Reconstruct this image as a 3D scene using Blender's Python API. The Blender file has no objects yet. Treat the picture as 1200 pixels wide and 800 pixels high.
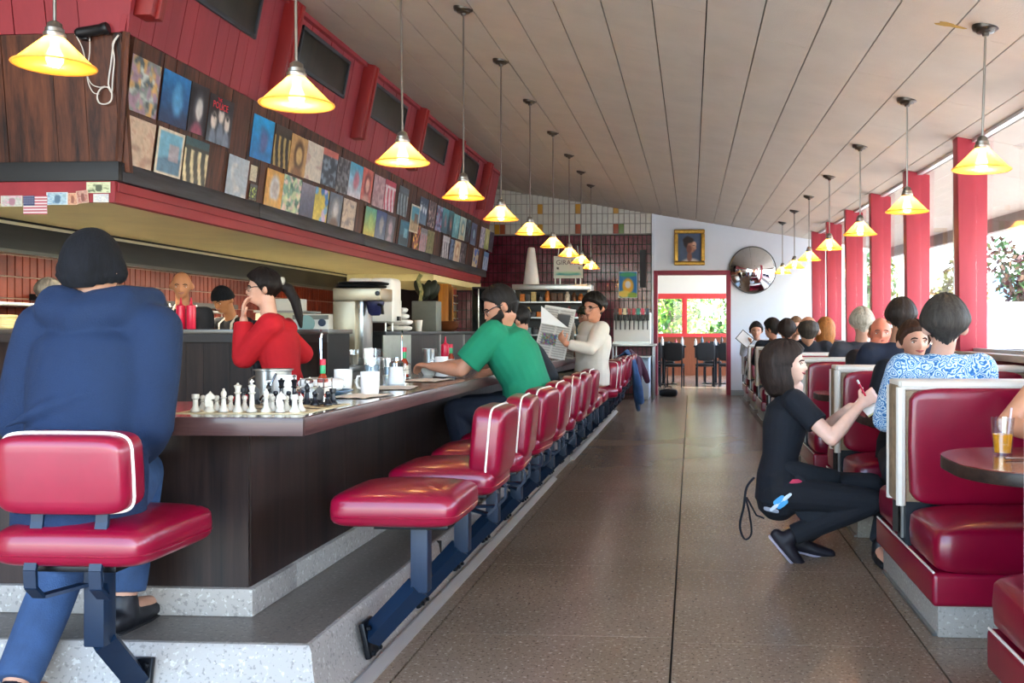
import bpy, bmesh, math, random
import numpy as np
from mathutils import Vector, Matrix, Euler

random.seed(7); RNG = np.random.default_rng(7)
SC = bpy.context.scene
COL = SC.collection

# ------------------------------------------------------------ camera, sky, sun, exposure
F_PX = 1120.0; CAM_H = 1.2; YAW = math.radians(3.5); PPX = 741.5; PPY = 388.0
cam_d = bpy.data.cameras.new('camera'); cam = bpy.data.objects.new('camera', cam_d); COL.objects.link(cam)
cam.location = (0, 0, CAM_H); cam.rotation_euler = (math.pi / 2, 0, YAW)
cam_d.sensor_width = 36.0; cam_d.lens = F_PX / 1200 * 36.0
cam_d.shift_x = (600 - PPX) / 1200; cam_d.shift_y = -(400 - PPY) / 1200
cam_d.clip_start = 0.05; cam_d.clip_end = 400
SC.camera = cam

world = bpy.data.worlds.new('sky'); SC.world = world; world.use_nodes = True
wn = world.node_tree.nodes; wl = world.node_tree.links
bgn = wn['Background']; bgn.inputs['Strength'].default_value = 0.85
sky = wn.new('ShaderNodeTexSky'); sky.sky_type = 'NISHITA'; sky.sun_disc = False
sky.sun_elevation = math.radians(48); sky.sun_rotation = math.radians(110); sky.air_density = 1.0; sky.dust_density = 1.0; sky.ozone_density = 1.4
wl.new(sky.outputs['Color'], bgn.inputs['Color'])
sun_d = bpy.data.lights.new('sun', 'SUN'); sun = bpy.data.objects.new('sun', sun_d); COL.objects.link(sun)
sun_d.energy = 9.0; sun_d.angle = math.radians(1.2); sun_d.color = (1, .95, .87)
sun.rotation_euler = (math.radians(38), 0, math.radians(25))   # high, behind and to the left: lights the car park, not the room
SC.view_settings.view_transform = 'Standard'; SC.view_settings.look = 'None'
SC.view_settings.gamma = 1.0; SC.view_settings.use_curve_mapping = False
SC.view_settings.exposure = 1.28

# ------------------------------------------------------------ helpers
def ray(px, py):
    a = (px - PPX) / F_PX; b = (PPY - py) / F_PX
    return Vector((a * math.cos(YAW) - math.sin(YAW), a * math.sin(YAW) + math.cos(YAW), b))
def at_y(px, py, Y):
    d = ray(px, py); k = Y / d.y; return Vector((d.x * k, Y, CAM_H + d.z * k))
def at_z(px, py, z):
    d = ray(px, py); k = (z - CAM_H) / d.z; return Vector((d.x * k, d.y * k, z))
def at_x(px, py, X):
    d = ray(px, py); k = X / d.x; return Vector((X, d.y * k, CAM_H + d.z * k))
def ceil_z(X, Y):
    return 3.105 + .014 * (Y - 5) - (.22 - .004 * (Y - 5)) * X

def lin(c):
    if isinstance(c, str):
        c = tuple(int(c[i:i + 2], 16) for i in (0, 2, 4))
    return tuple(((v / 255) / 12.92 if v / 255 <= .04045 else ((v / 255 + .055) / 1.055) ** 2.4) for v in c[:3])

class MB:
    def __init__(s): s.v = []; s.f = []
    def add(s, vs, fs):
        o = len(s.v); s.v += [tuple(p) for p in vs]; s.f += [tuple(i + o for i in f) for f in fs]; return s
    def bb(s, x0, x1, y0, y1, z0, z1):
        return s.add([(x0,y0,z0),(x1,y0,z0),(x1,y1,z0),(x0,y1,z0),(x0,y0,z1),(x1,y0,z1),(x1,y1,z1),(x0,y1,z1)],
                     [(0,3,2,1),(4,5,6,7),(0,1,5,4),(1,2,6,5),(2,3,7,6),(3,0,4,7)])
    def box(s, c, d, rot=None):
        m = MB().bb(-d[0]/2, d[0]/2, -d[1]/2, d[1]/2, -d[2]/2, d[2]/2)
        R = rot.to_matrix() if rot is not None else None
        return s.add([(R @ Vector(p) if R else Vector(p)) + Vector(c) for p in m.v], m.f)
    def hexa(s, b, t):   # two quads of 4 points (bottom, top), counter-clockwise from above
        return s.add(list(b) + list(t), [(3,2,1,0),(4,5,6,7),(0,1,5,4),(1,2,6,5),(2,3,7,6),(3,0,4,7)])
    def prism(s, poly, z0, z1, M=None):
        n = len(poly); vs = [Vector((x, y, z0)) for x, y in poly] + [Vector((x, y, z1)) for x, y in poly]
        if M is not None: vs = [M @ p for p in vs]
        return s.add(vs, [tuple(range(n - 1, -1, -1)), tuple(range(n, 2 * n))] + [(i, (i + 1) % n, n + (i + 1) % n, n + i) for i in range(n)])
    def lathe(s, prof, n=16, c=(0, 0, 0), M=None, sx=1, sy=1):
        vs = []; fs = []; k = len(prof)
        for r, z in prof:
            for j in range(n):
                a = 2 * math.pi * j / n; vs.append(Vector((r * math.cos(a) * sx, r * math.sin(a) * sy, z)))
        for i in range(k - 1):
            for j in range(n):
                fs.append((i*n+j, i*n+(j+1) % n, (i+1)*n+(j+1) % n, (i+1)*n+j))
        if prof[0][0] > 1e-6: fs.append(tuple(range(n - 1, -1, -1)))
        if prof[-1][0] > 1e-6: fs.append(tuple((k-1)*n + j for j in range(n)))
        if M is not None: vs = [M @ p for p in vs]
        return s.add([p + Vector(c) for p in vs], fs)
    def tube(s, path, r, n=8, closed=False, flat=None):
        P = [Vector(p) for p in path]; k = len(P)
        rr = r if isinstance(r, (list, tuple)) else [r] * k
        vs = []; fs = []; prev = None
        for i in range(k):
            a = P[(i - 1) % k] if closed or i > 0 else P[i]; b = P[(i + 1) % k] if closed or i < k - 1 else P[i]
            t = (b - a); t = t.normalized() if t.length > 1e-9 else Vector((0, 0, 1))
            if prev is None:
                u = t.cross(Vector((0, 0, 1))); u = u if u.length > .05 else t.cross(Vector((0, 1, 0)))
            else: u = prev - t * prev.dot(t)
            u.normalize(); prev = u; w = t.cross(u)
            for j in range(n):
                A = 2 * math.pi * j / n
                vs.append(P[i] + (u * math.cos(A) * (flat[0] if flat else 1) + w * math.sin(A) * (flat[1] if flat else 1)) * rr[i])
        for i in range(k if closed else k - 1):
            for j in range(n):
                i2 = (i + 1) % k
                fs.append((i*n+j, i*n+(j+1) % n, i2*n+(j+1) % n, i2*n+j))
        if not closed:
            fs.append(tuple(range(n - 1, -1, -1))); fs.append(tuple((k-1)*n + j for j in range(n)))
        return s.add(vs, fs)
    def sph(s, c, r, n=12, m=8, M=None):
        r = r if isinstance(r, (tuple, list)) else (r, r, r)
        vs = []; fs = []
        for i in range(m + 1):
            ph = -math.pi / 2 + math.pi * i / m
            for j in range(n):
                a = 2 * math.pi * j / n
                p = Vector((r[0]*math.cos(ph)*math.cos(a), r[1]*math.cos(ph)*math.sin(a), r[2]*math.sin(ph)))
                vs.append((M @ p if M is not None else p) + Vector(c))
        for i in range(m):
            for j in range(n): fs.append((i*n+j, i*n+(j+1) % n, (i+1)*n+(j+1) % n, (i+1)*n+j))
        return s.add(vs, fs)
    def sq(s, c, r, e1=.35, e2=.3, n=28, m=14, M=None, fn=None):   # superellipsoid cushion
        pw = lambda v, e: math.copysign(abs(v) ** e, v)
        vs = []; fs = []
        for i in range(m + 1):
            ph = -math.pi / 2 + math.pi * i / m
            for j in range(n):
                a = 2 * math.pi * j / n
                p = Vector((r[0]*pw(math.cos(ph), e1)*pw(math.cos(a), e2), r[1]*pw(math.cos(ph), e1)*pw(math.sin(a), e2), r[2]*pw(math.sin(ph), e1)))
                if fn: p = fn(p)
                vs.append((M @ p if M is not None else p) + Vector(c))
        for i in range(m):
            for j in range(n): fs.append((i*n+j, i*n+(j+1) % n, (i+1)*n+(j+1) % n, (i+1)*n+j))
        return s.add(vs, fs)
    def mesh(s, name, bevel=0, seg=2, smooth=40):
        bm = bmesh.new()
        bv = [bm.verts.new(p) for p in s.v]
        for f in s.f:
            q = []
            for i in f:
                if not q or bv[i] is not q[-1]: q.append(bv[i])
            try: bm.faces.new(q)
            except ValueError: pass
        bmesh.ops.remove_doubles(bm, verts=bm.verts, dist=1e-6)
        bmesh.ops.recalc_face_normals(bm, faces=bm.faces)
        if bevel:
            es = [e for e in bm.edges if len(e.link_faces) == 2 and e.calc_face_angle(0) > math.radians(35)]
            bmesh.ops.bevel(bm, geom=es, offset=bevel, segments=seg, affect='EDGES', profile=.6, clamp_overlap=True)
        me = bpy.data.meshes.new(name); bm.to_mesh(me); bm.free()
        if smooth:
            me.shade_smooth(); me.set_sharp_from_angle(angle=math.radians(smooth))
        return me
    def build(s, name, mat, parent=None, bevel=0, seg=2, smooth=40, loc=None, rotz=0):
        return link(name, s.mesh(name, bevel, seg, smooth), mat, parent, loc, rotz)

def link(name, me, mat, parent=None, loc=None, rotz=0):
    o = bpy.data.objects.new(name, me); COL.objects.link(o)
    if mat is not None and len(me.materials) == 0: me.materials.append(mat)
    if parent is not None: o.parent = parent
    if loc is not None: o.location = loc
    if rotz: o.rotation_euler = (0, 0, rotz)
    return o
def tag(o, label, cat, group=None):
    o['label'] = label; o['category'] = cat
    if group: o['group'] = group
    return o
def thing(name, label, cat, loc=(0, 0, 0), rotz=0, group=None):
    o = bpy.data.objects.new(name, None); COL.objects.link(o); o.empty_display_size = .1
    o.location = loc; o.rotation_euler = (0, 0, rotz)
    return tag(o, label, cat, group)
def struct(o): o['kind'] = 'structure'; return o
def structE(name, loc=(0, 0, 0)):
    o = bpy.data.objects.new(name, None); COL.objects.link(o); o.location = loc; return struct(o)
def dup(root, loc, rotz=None, label=None):
    r = root.copy(); COL.objects.link(r); r.location = loc
    if rotz is not None: r.rotation_euler = (0, 0, rotz)
    if label: r['label'] = label
    for ch in list(root.children):
        c = ch.copy(); COL.objects.link(c); c.parent = r
        for g in list(ch.children):
            d = g.copy(); COL.objects.link(d); d.parent = c
    return r
def text_mesh(txt, size, depth=.001, font_align='CENTER', shear=0):
    cu = bpy.data.curves.new('t', 'FONT'); cu.body = txt; cu.size = size; cu.extrude = depth; cu.align_x = font_align; cu.align_y = 'CENTER'; cu.shear = shear
    cu.resolution_u = 2
    o = bpy.data.objects.new('t', cu); COL.objects.link(o)
    dg = bpy.context.evaluated_depsgraph_get(); me = bpy.data.meshes.new_from_object(o.evaluated_get(dg))
    bpy.data.objects.remove(o); return me

# ------------------------------------------------------------ materials
MATS = {}
def mat(name, col, rough=.5, metal=0., var=0., vscale=6., bump=0., bscale=60., coat=0., spec=.5, stretch=(1, 1, 1), col2=None, emit=0., alpha=1., trans=0., ior=1.45, sheen=0., detail=4.):
    if name in MATS: return MATS[name]
    m = bpy.data.materials.new(name); m.use_nodes = True; nt = m.node_tree; N = nt.nodes; L = nt.links
    b = N['Principled BSDF']; c = lin(col)
    b.inputs['Base Color'].default_value = (*c, 1); b.inputs['Roughness'].default_value = rough; b.inputs['Metallic'].default_value = metal
    b.inputs['Coat Weight'].default_value = coat; b.inputs['Coat Roughness'].default_value = .08; b.inputs['Specular IOR Level'].default_value = spec
    b.inputs['Transmission Weight'].default_value = trans; b.inputs['IOR'].default_value = ior; b.inputs['Alpha'].default_value = alpha
    if sheen: b.inputs['Sheen Weight'].default_value = sheen
    if emit: b.inputs['Emission Color'].default_value = (*c, 1); b.inputs['Emission Strength'].default_value = emit
    if var or bump or col2:
        tc = N.new('ShaderNodeTexCoord'); mp = N.new('ShaderNodeMapping'); mp.inputs['Scale'].default_value = stretch
        L.new(tc.outputs['Object'], mp.inputs['Vector'])
        if var or col2:
            n = N.new('ShaderNodeTexNoise'); n.inputs['Scale'].default_value = vscale; n.inputs['Detail'].default_value = detail; n.inputs['Roughness'].default_value = .65
            L.new(mp.outputs['Vector'], n.inputs['Vector'])
            rmp = N.new('ShaderNodeValToRGB'); L.new(n.outputs['Fac'], rmp.inputs['Fac'])
            e = rmp.color_ramp.elements; e[0].position = .34; e[1].position = .66
            d = lin(col2) if col2 else tuple(min(1, v * (1 + var)) for v in c)
            e[0].color = (*(c if col2 else tuple(v * (1 - var) for v in c)), 1); e[1].color = (*d, 1)
            L.new(rmp.outputs['Color'], b.inputs['Base Color'])
        if bump:
            n2 = N.new('ShaderNodeTexNoise'); n2.inputs['Scale'].default_value = bscale; n2.inputs['Detail'].default_value = 3
            L.new(mp.outputs['Vector'], n2.inputs['Vector'])
            bp = N.new('ShaderNodeBump'); bp.inputs['Strength'].default_value = bump; bp.inputs['Distance'].default_value = .01
            L.new(n2.outputs['Fac'], bp.inputs['Height']); L.new(bp.outputs['Normal'], b.inputs['Normal'])
    MATS[name] = m; return m

def terrazzo(name, base, speck_d, speck_l, rough, coat=0., stain=None):
    m = bpy.data.materials.new(name); m.use_nodes = True; nt = m.node_tree; N = nt.nodes; L = nt.links; b = N['Principled BSDF']
    tc = N.new('ShaderNodeTexCoord')
    def nz(scale, det, lo, hi, c0, c1):
        n = N.new('ShaderNodeTexNoise'); n.inputs['Scale'].default_value = scale; n.inputs['Detail'].default_value = det
        L.new(tc.outputs['Object'], n.inputs['Vector']); r = N.new('ShaderNodeValToRGB'); r.color_ramp.elements[0].position = lo; r.color_ramp.elements[1].position = hi
        r.color_ramp.elements[0].color = (*c0, 1); r.color_ramp.elements[1].color = (*c1, 1); L.new(n.outputs['Fac'], r.inputs['Fac']); return r
    A = nz(.9, 2, .25, .75, lin(stain or base), lin(base))
    S = nz(75, 2, .34, .42, (1, 1, 1), (0, 0, 0)); S2 = nz(60, 2, .6, .68, (0, 0, 0), (1, 1, 1))
    m1 = N.new('ShaderNodeMix'); m1.data_type = 'RGBA'; L.new(S.outputs['Color'], m1.inputs['Factor']); L.new(A.outputs['Color'], m1.inputs['A']); m1.inputs['B'].default_value = (*lin(speck_d), 1)
    m2 = N.new('ShaderNodeMix'); m2.data_type = 'RGBA'; L.new(S2.outputs['Color'], m2.inputs['Factor']); L.new(m1.outputs['Result'], m2.inputs['A']); m2.inputs['B'].default_value = (*lin(speck_l), 1)
    L.new(m2.outputs['Result'], b.inputs['Base Color'])
    R = nz(1.2, 2, .3, .7, (rough * .92,) * 3, (rough * 1.08,) * 3); L.new(R.outputs['Color'], b.inputs['Roughness'])
    b.inputs['Coat Weight'].default_value = coat; b.inputs['Coat Roughness'].default_value = .22
    MATS[name] = m; return m

def wood(name, dark, light, axis='z', scale=1., rough=.35, coat=.0, contrast=(.35, .68)):
    m = bpy.data.materials.new(name); m.use_nodes = True; nt = m.node_tree; N = nt.nodes; L = nt.links; b = N['Principled BSDF']
    tc = N.new('ShaderNodeTexCoord'); mp = N.new('ShaderNodeMapping')
    s = [9., 9., 9.]; s['xyz'.index(axis)] = .5; mp.inputs['Scale'].default_value = [v * scale for v in s]
    oi = N.new('ShaderNodeObjectInfo'); ml = N.new('ShaderNodeMath'); ml.operation = 'MULTIPLY'; ml.inputs[1].default_value = 37.
    L.new(oi.outputs['Random'], ml.inputs[0]); cb = N.new('ShaderNodeCombineXYZ')
    for i in range(3): L.new(ml.outputs[0], cb.inputs[i])
    L.new(cb.outputs[0], mp.inputs['Location']); L.new(tc.outputs['Object'], mp.inputs['Vector'])
    n = N.new('ShaderNodeTexNoise'); n.inputs['Scale'].default_value = 1.6; n.inputs['Detail'].default_value = 8; n.inputs['Roughness'].default_value = .7; n.inputs['Distortion'].default_value = .35
    L.new(mp.outputs['Vector'], n.inputs['Vector'])
    r = N.new('ShaderNodeValToRGB'); r.color_ramp.elements[0].position = contrast[0]; r.color_ramp.elements[1].position = contrast[1]
    r.color_ramp.elements[0].color = (*lin(dark), 1); r.color_ramp.elements[1].color = (*lin(light), 1)
    L.new(n.outputs['Fac'], r.inputs['Fac']); L.new(r.outputs['Color'], b.inputs['Base Color'])
    b.inputs['Roughness'].default_value = rough; b.inputs['Specular IOR Level'].default_value = .35; b.inputs['Coat Weight'].default_value = coat; b.inputs['Coat Roughness'].default_value = .12
    bp = N.new('ShaderNodeBump'); bp.inputs['Strength'].default_value = .12; bp.inputs['Distance'].default_value = .004
    L.new(n.outputs['Fac'], bp.inputs['Height']); L.new(bp.outputs['Normal'], b.inputs['Normal'])
    MATS[name] = m; return m

def thin_glass(name, tint=(1, 1, 1), gloss=.12):
    m = bpy.data.materials.new(name); m.use_nodes = True; nt = m.node_tree; N = nt.nodes; L = nt.links
    N.remove(N['Principled BSDF']); out = N['Material Output']
    t = N.new('ShaderNodeBsdfTransparent'); t.inputs['Color'].default_value = (*tint, 1)
    g = N.new('ShaderNodeBsdfGlossy'); g.inputs['Roughness'].default_value = .02
    fr = N.new('ShaderNodeLayerWeight'); fr.inputs['Blend'].default_value = .5
    pw = N.new('ShaderNodeMath'); pw.operation = 'POWER'; pw.inputs[1].default_value = 4.; L.new(fr.outputs['Facing'], pw.inputs[0])
    ml = N.new('ShaderNodeMath'); ml.operation = 'MULTIPLY_ADD'; ml.inputs[1].default_value = .55; ml.inputs[2].default_value = gloss * .25
    L.new(pw.outputs[0], ml.inputs[0])
    mx = N.new('ShaderNodeMixShader'); L.new(ml.outputs[0], mx.inputs[0]); L.new(t.outputs[0], mx.inputs[1]); L.new(g.outputs[0], mx.inputs[2])
    L.new(mx.outputs[0], out.inputs['Surface']); MATS[name] = m; return m

def print_mat(name, rough=.35):
    m = bpy.data.materials.new(name); m.use_nodes = True; nt = m.node_tree; N = nt.nodes; L = nt.links; b = N['Principled BSDF']
    a = N.new('ShaderNodeVertexColor'); a.layer_name = 'print'
    L.new(a.outputs['Color'], b.inputs['Base Color']); b.inputs['Roughness'].default_value = rough; MATS[name] = m; return m

RED = mat('red_vinyl', '800428', .3, var=.12, vscale=3, bump=.06, bscale=14, coat=.35)
REDP = mat('red_paint', '8C2E36', .55, var=.13, vscale=4, bump=.08, bscale=30, stretch=(1, 1, .25))
COLR = mat('column_paint', 'A63442', .42, var=.1, vscale=5, stretch=(1, 1, .2))
BEAM = mat('beam_paint', '8E2A30', .55, var=.12, vscale=5, stretch=(1, .2, 1))
NAVY = mat('navy_steel', '0E2238', .42, metal=.1, var=.12, vscale=8)
BLACKM = mat('black_metal', '14161A', .35, metal=.5)
WHITEV = mat('white_piping', 'E8E2D6', .4, var=.06)
CREAMV = mat('cream_trim', 'DAD5CA', .45, var=.05, vscale=9)
TAN = mat('worn_tan_edge', '9A8468', .6, var=.3, vscale=14)
STEEL = mat('steel', 'A9ABAA', .28, metal=.9, var=.1, vscale=8, stretch=(1, 1, .15))
STEELW = mat('steel_warm', '9A8F78', .33, metal=.75, var=.1, vscale=3)
NICKEL = mat('brushed_nickel', '8E8880', .3, metal=.9)
CHROME = mat('chrome', 'D8DADC', .08, metal=1.)
MIRROR = mat('mirror', 'F4F6F8', .01, metal=1.)
CREAM = mat('cream_board', 'E8DCA4', .55, var=.06, vscale=2.5)
WHITEP = mat('white_wall', 'DCE4EC', .6, var=.02, vscale=2)
WHITEC = mat('white_china', 'ECEBE6', .18, coat=.3)
WHITEPL = mat('white_plastic', 'E4E4DF', .35)
PAPER = mat('paper', 'E2D9C9', .7, var=.05, vscale=7)
PAPERW = mat('paper_white', 'EDEDEB', .7, var=.04, vscale=9, bump=.2, bscale=40)
BLACKP = mat('black_plastic', '101114', .35)
BLACKT = mat('black_tolex', '0B0C0F', .6, var=.3, vscale=30)
REDPL = mat('red_plastic', 'D2183C', .3)
GREENPL = mat('green_plastic', '2E9A62', .35)
HOTSAUCE = mat('hot_sauce', '8A2C12', .15, coat=.4)
JUICE = mat('orange_juice', 'F2A60C', .3)
GOLD = mat('gilt', 'B08A3C', .35, metal=.7, var=.25, vscale=20, bump=.2, bscale=50)
CEILM = mat('ceiling_panel_paint', 'B9B2A6', .7, var=.05, vscale=2.2, bump=.3, bscale=130)
CEILJ = mat('ceiling_joint', '2A2724', .8)
FLOORM = terrazzo('terrazzo_floor', '968370', '615344', 'AEA08E', .25, coat=0., stain='7E6D5A')
STEPM = terrazzo('terrazzo_step', 'A09A92', '7E7973', 'B4AFA7', .5, stain='8E8880')
STEPTOP = terrazzo('terrazzo_step_top', '6E655C', '4C4640', '827A71', .4, coat=.1, stain='5E564E')
JOINT = mat('joint_filler', '221D19', .8)
WOODD = wood('dark_panel_wood', '100B0B', '35251F', 'z', 1.2, .48)
WOODB = wood('brown_board_wood', '150C0C', '6A3C26', 'z', .9, .45)
WOODC = wood('counter_edge_wood', '26181A', '553A36', 'x', 1.2, .3, coat=.3)
WOODCY = wood('counter_edge_wood_long', '301D1D', '6A4844', 'y', 1.2, .3, coat=.3)
WOODTOP = wood('counter_top_wood', '1B1314', '3C2A28', 'y', 1.2, .13, coat=.6)
WOODTBL = wood('table_top_wood', '55251F', '8C4A3E', 'x', 1.0, .2, coat=.5)
WOODTE = wood('table_edge_wood', '181210', '45332A', 'x', 1.2, .35)
WOODO = wood('orange_post_wood', '8A5416', 'C98A34', 'z', 1.0, .4, coat=.2)
WOODTRIM = wood('charcoal_trim_wood', '121215', '44464C', 'y', 1.8, .45, contrast=(.3, .75))
GLASS = thin_glass('window_glass')
GLASSW = thin_glass('drinking_glass', (.975, .985, .99), .5)
PRINT = print_mat('printed_card', .3)
PRINTM = print_mat('printed_matte', .65)
# ============================================================ THE ROOM
END_Y = 18.0; WIN_X = 2.12; KIT_X = -6.2
# ---- floor: terrazzo slabs with dark joints
floor = structE('floor')
MB().bb(KIT_X, 2.4, -2, END_Y, -.08, -.012).build('joint_bed', JOINT, floor)
lanes = [(KIT_X, -1.026, 1.9), (-1.026, -.073, .37), (-.073, .887, .31), (.887, 2.4, .31)]
for li, (x0, x1, off) in enumerate(lanes):
    ys = [-2.0]; y = off
    while y < END_Y - .4: ys.append(y); y += 1.126
    ys.append(END_Y)
    for a, b in zip(ys[:-1], ys[1:]):
        MB().bb(x0 + .004, x1 - .004, a + .0025, b - .0025, -.05, 0).build('slab', FLOORM, floor, smooth=0)

# ---- ceiling: long panels running down the room, then the eave outside
ceiling = structE('ceiling')
def ceil_quad(x0, x1, y0, y1, dz0, dz1):
    q = [(x0, y0), (x1, y0), (x1, y1), (x0, y1)]
    return MB().hexa([(x, y, ceil_z(x, y) + dz0) for x, y in q], [(x, y, ceil_z(x, y) + dz1) for x, y in q])
for y0, y1 in [(-1.2, 3), (3, 8), (8, 13), (13, END_Y + .1)]:
  for xa, xb in ((-6.4, -3.9), (-3.9, -1.4), (-1.4, 1.1), (1.1, 3.55)):
    ceil_quad(xa, xb, y0, y1, .045, .12).build('joint_backing', CEILJ, ceiling, smooth=0)
xs = [-6.4, -3.3] + [.09 + .3245 * k for k in range(-10, 7)] + [WIN_X + .12]
for i, (a, b) in enumerate(zip(xs[:-1], xs[1:])):
    ys = [-1.2] + [y for y in [(.4 + (i * 1.37) % 2.44) + 2.44 * k for k in range(8)] if y < END_Y - .5] + [END_Y + .05]
    for c, d in zip(ys[:-1], ys[1:]):
        ceil_quad(a + .004, b - .004, c + .0015, d - .0015, 0, .03).build('ceiling_panel', CEILM, ceiling, smooth=0)
y = -1.0
while y < END_Y:
    ceil_quad(WIN_X + .13, 3.5, y + .006, min(y + 1.21, END_Y) - .006, -.002, .03).build('eave_panel', CEILM, ceiling, smooth=0); y += 1.21
for y0 in range(-1, 18, 6):
    q = [(3.5, y0), (3.56, y0), (3.56, min(y0 + 6, END_Y)), (3.5, min(y0 + 6, END_Y))]
    MB().hexa([(x, yy, ceil_z(x, yy) - .16) for x, yy in q], [(x, yy, ceil_z(x, yy) + .1) for x, yy in q]).build('fascia', mat('fascia_paint', '8A8078', .6), ceiling, smooth=0)
# water-stain chip on the ceiling
cp = at_z(1112, 33, ceil_z(1.45, 5.3)); 
chip = MB(); poly = []
for k in range(14):
    a = 2 * math.pi * k / 14; r = .055 + .02 * math.sin(3 * a + 1)
    poly.append((cp.x + r * math.cos(a) * 1.3, cp.y + r * .5 * math.sin(a)))
chip.add([(x, yy, ceil_z(x, yy) - .003) for x, yy in poly] + [(x, yy, ceil_z(x, yy) + .002) for x, yy in poly], [tuple(range(13, -1, -1)), tuple(range(14, 28))] + [(i, (i + 1) % 14, 14 + (i + 1) % 14, 14 + i) for i in range(14)])
chip.build('stain_patch', mat('bare_board', 'A5863F', .8), ceiling)

# ---- window wall: dado, sill, leaning-free red columns, panes
wall_right = structE('wall_right')
MB().bb(WIN_X + .02, 2.34, -1, END_Y, 0, 1.0).build('dado', REDP, wall_right)
for a in range(-1, 18, 3): MB().bb(WIN_X - .06, 2.36, a, min(a + 3, END_Y), 1.0, 1.045).build('sill', mat('sill_paint', 'B4A898', .4, var=.1), wall_right, bevel=.006)
COLY = [7.62 + 1.79 * k for k in range(-4, 6)]
for y in COLY:
    MB().hexa([(2.08, y - .07, 1.045), (2.29, y - .07, 1.045), (2.29, y + .07, 1.045), (2.08, y + .07, 1.045)],
              [(2.06, y - .07, ceil_z(2.06, y)), (2.29, y - .07, ceil_z(2.29, y)), (2.29, y + .07, ceil_z(2.29, y)), (2.06, y + .07, ceil_z(2.06, y))]).build('column', COLR, wall_right, bevel=.008)
for i, (a, b) in enumerate(zip(COLY[:-1], COLY[1:])):
    w = structE('window_%d' % (i + 1)); y0, y1 = a + .07, b - .07; ym = y0 + .42
    zt = ceil_z(2.2, y0)
    for p, q in ((y0 + .02, ym - .012), (ym + .012, y1 - .02)):
        MB().hexa([(2.195, p, 1.07), (2.201, p, 1.07), (2.201, q, 1.07), (2.195, q, 1.07)], [(2.195, p, ceil_z(2.195, p) - .03), (2.201, p, ceil_z(2.2, p) - .03), (2.201, q, ceil_z(2.2, q) - .03), (2.195, q, ceil_z(2.195, q) - .03)]).build('pane', GLASS, w, smooth=0)
    MB().bb(2.18, 2.216, ym - .012, ym + .012, 1.045, zt).build('mullion', mat('pale_alu', 'C9CACC', .35, metal=.4), w)
    MB().bb(2.18, 2.22, y0, y1, 1.045, 1.07).build('bottom_rail', MATS['pale_alu'], w)
    MB().hexa([(2.17, y0, ceil_z(2.2, y0) - .018), (2.22, y0, ceil_z(2.2, y0) - .018), (2.22, y1, ceil_z(2.2, y1) - .018), (2.17, y1, ceil_z(2.2, y1) - .018)],
              [(2.17, y0, ceil_z(2.17, y0)), (2.22, y0, ceil_z(2.22, y0)), (2.22, y1, ceil_z(2.22, y1)), (2.17, y1, ceil_z(2.17, y1))]).build('head_rail', MATS['pale_alu'], w)

# ---- end wall with the doorway to the back room
wall_end = structE('wall_end')
DX0, DX1, DZ = -.66, .69, 2.32; TX = -.73
def wall_piece(x0, x1, z0, z1, nm, m, y0=END_Y, y1=END_Y + .16):
    top = lambda x: (z1 if z1 is not None else ceil_z(x, END_Y) + .03)
    MB().hexa([(x0, y0, z0), (x1, y0, z0), (x1, y1, z0), (x0, y1, z0)], [(x0, y0, top(x0)), (x1, y0, top(x1)), (x1, y1, top(x1)), (x0, y1, top(x0))]).build(nm, m, wall_end, smooth=0)
wall_piece(TX, DX0, 0, None, 'plaster_pier', WHITEP); wall_piece(DX1, 2.4, 0, None, 'plaster_field', WHITEP); wall_piece(DX0, DX1, DZ, None, 'plaster_head', WHITEP)
GROUT = mat('grout', '1E1216', .8); GROUTW = mat('grout_pale', '8E8A84', .8)
TILEM = 3.02
wall_piece(-6.4, TX, 0, TILEM, 'tile_bed', GROUT); wall_piece(-6.4, TX, TILEM, None, 'tile_bed_upper', GROUTW)
MB().bb(TX - .01, TX + .03, END_Y - .05, END_Y, 0, 3.44).build('corner_bead', WHITEP, wall_end)
MB().bb(DX1, 2.1, END_Y - .02, END_Y, 0, .1).build('baseboard', mat('base_paint', '9AA4AC', .6), wall_end)
def tile_field(x0, x1, z0, z1, tw, th, gap, y, dep, skip=None, ztop=None):
    m = MB(); nx = int((x1 - x0) / tw); 
    for i in range(nx):
        z = z0; j = 0
        xa = x1 - (i + 1) * tw
        while z < (z1 if z1 else ztop(xa)) - .03:
            hi = min(z + th, (z1 if z1 else ztop(xa)))
            if not (skip and skip(i, j)):
                d = dep * (1 + .35 * random.random()); p = .004
                m.add([(xa + gap, y, z + gap), (xa + tw - gap, y, z + gap), (xa + tw - gap, y, hi - gap), (xa + gap, y, hi - gap),
                       (xa + gap + p, y - d, z + gap + p), (xa + tw - gap - p, y - d, z + gap + p), (xa + tw - gap - p, y - d, hi - gap - p), (xa + gap + p, y - d, hi - gap - p)],
                      [(4, 7, 6, 5), (0, 4, 5, 1), (1, 5, 6, 2), (2, 6, 7, 3), (3, 7, 4, 0)])
            z += th; j += 1
    return m
TM = mat('maroon_tile', '4E1A24', .22, col2='6E3040', vscale=5, coat=.3)
o = tile_field(-4.6, TX - .02, .02, TILEM, .086, .176, .004, END_Y, .012).build('maroon_tiles', TM, wall_end, smooth=0); o['kind'] = 'stuff'
ACC = {}
def acc(px, py):
    p = at_y(px, py, END_Y); i = int((TX - .02 - p.x) / .103); j = int((p.z - TILEM - .02) / .19); return i, j
for (px, py, c) in [(632, 240, 'o'), (630, 249, 'o'), (676, 240, 'r'), (677, 247, 'o'), (676, 270, 'r'), (722, 246, 'o'), (720, 268, 'r'), (725, 270, 'g'), (589, 276, 'r'), (632, 276, 'o'), (585, 276, 'o')]:
    ACC[acc(px, py)] = c
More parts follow.
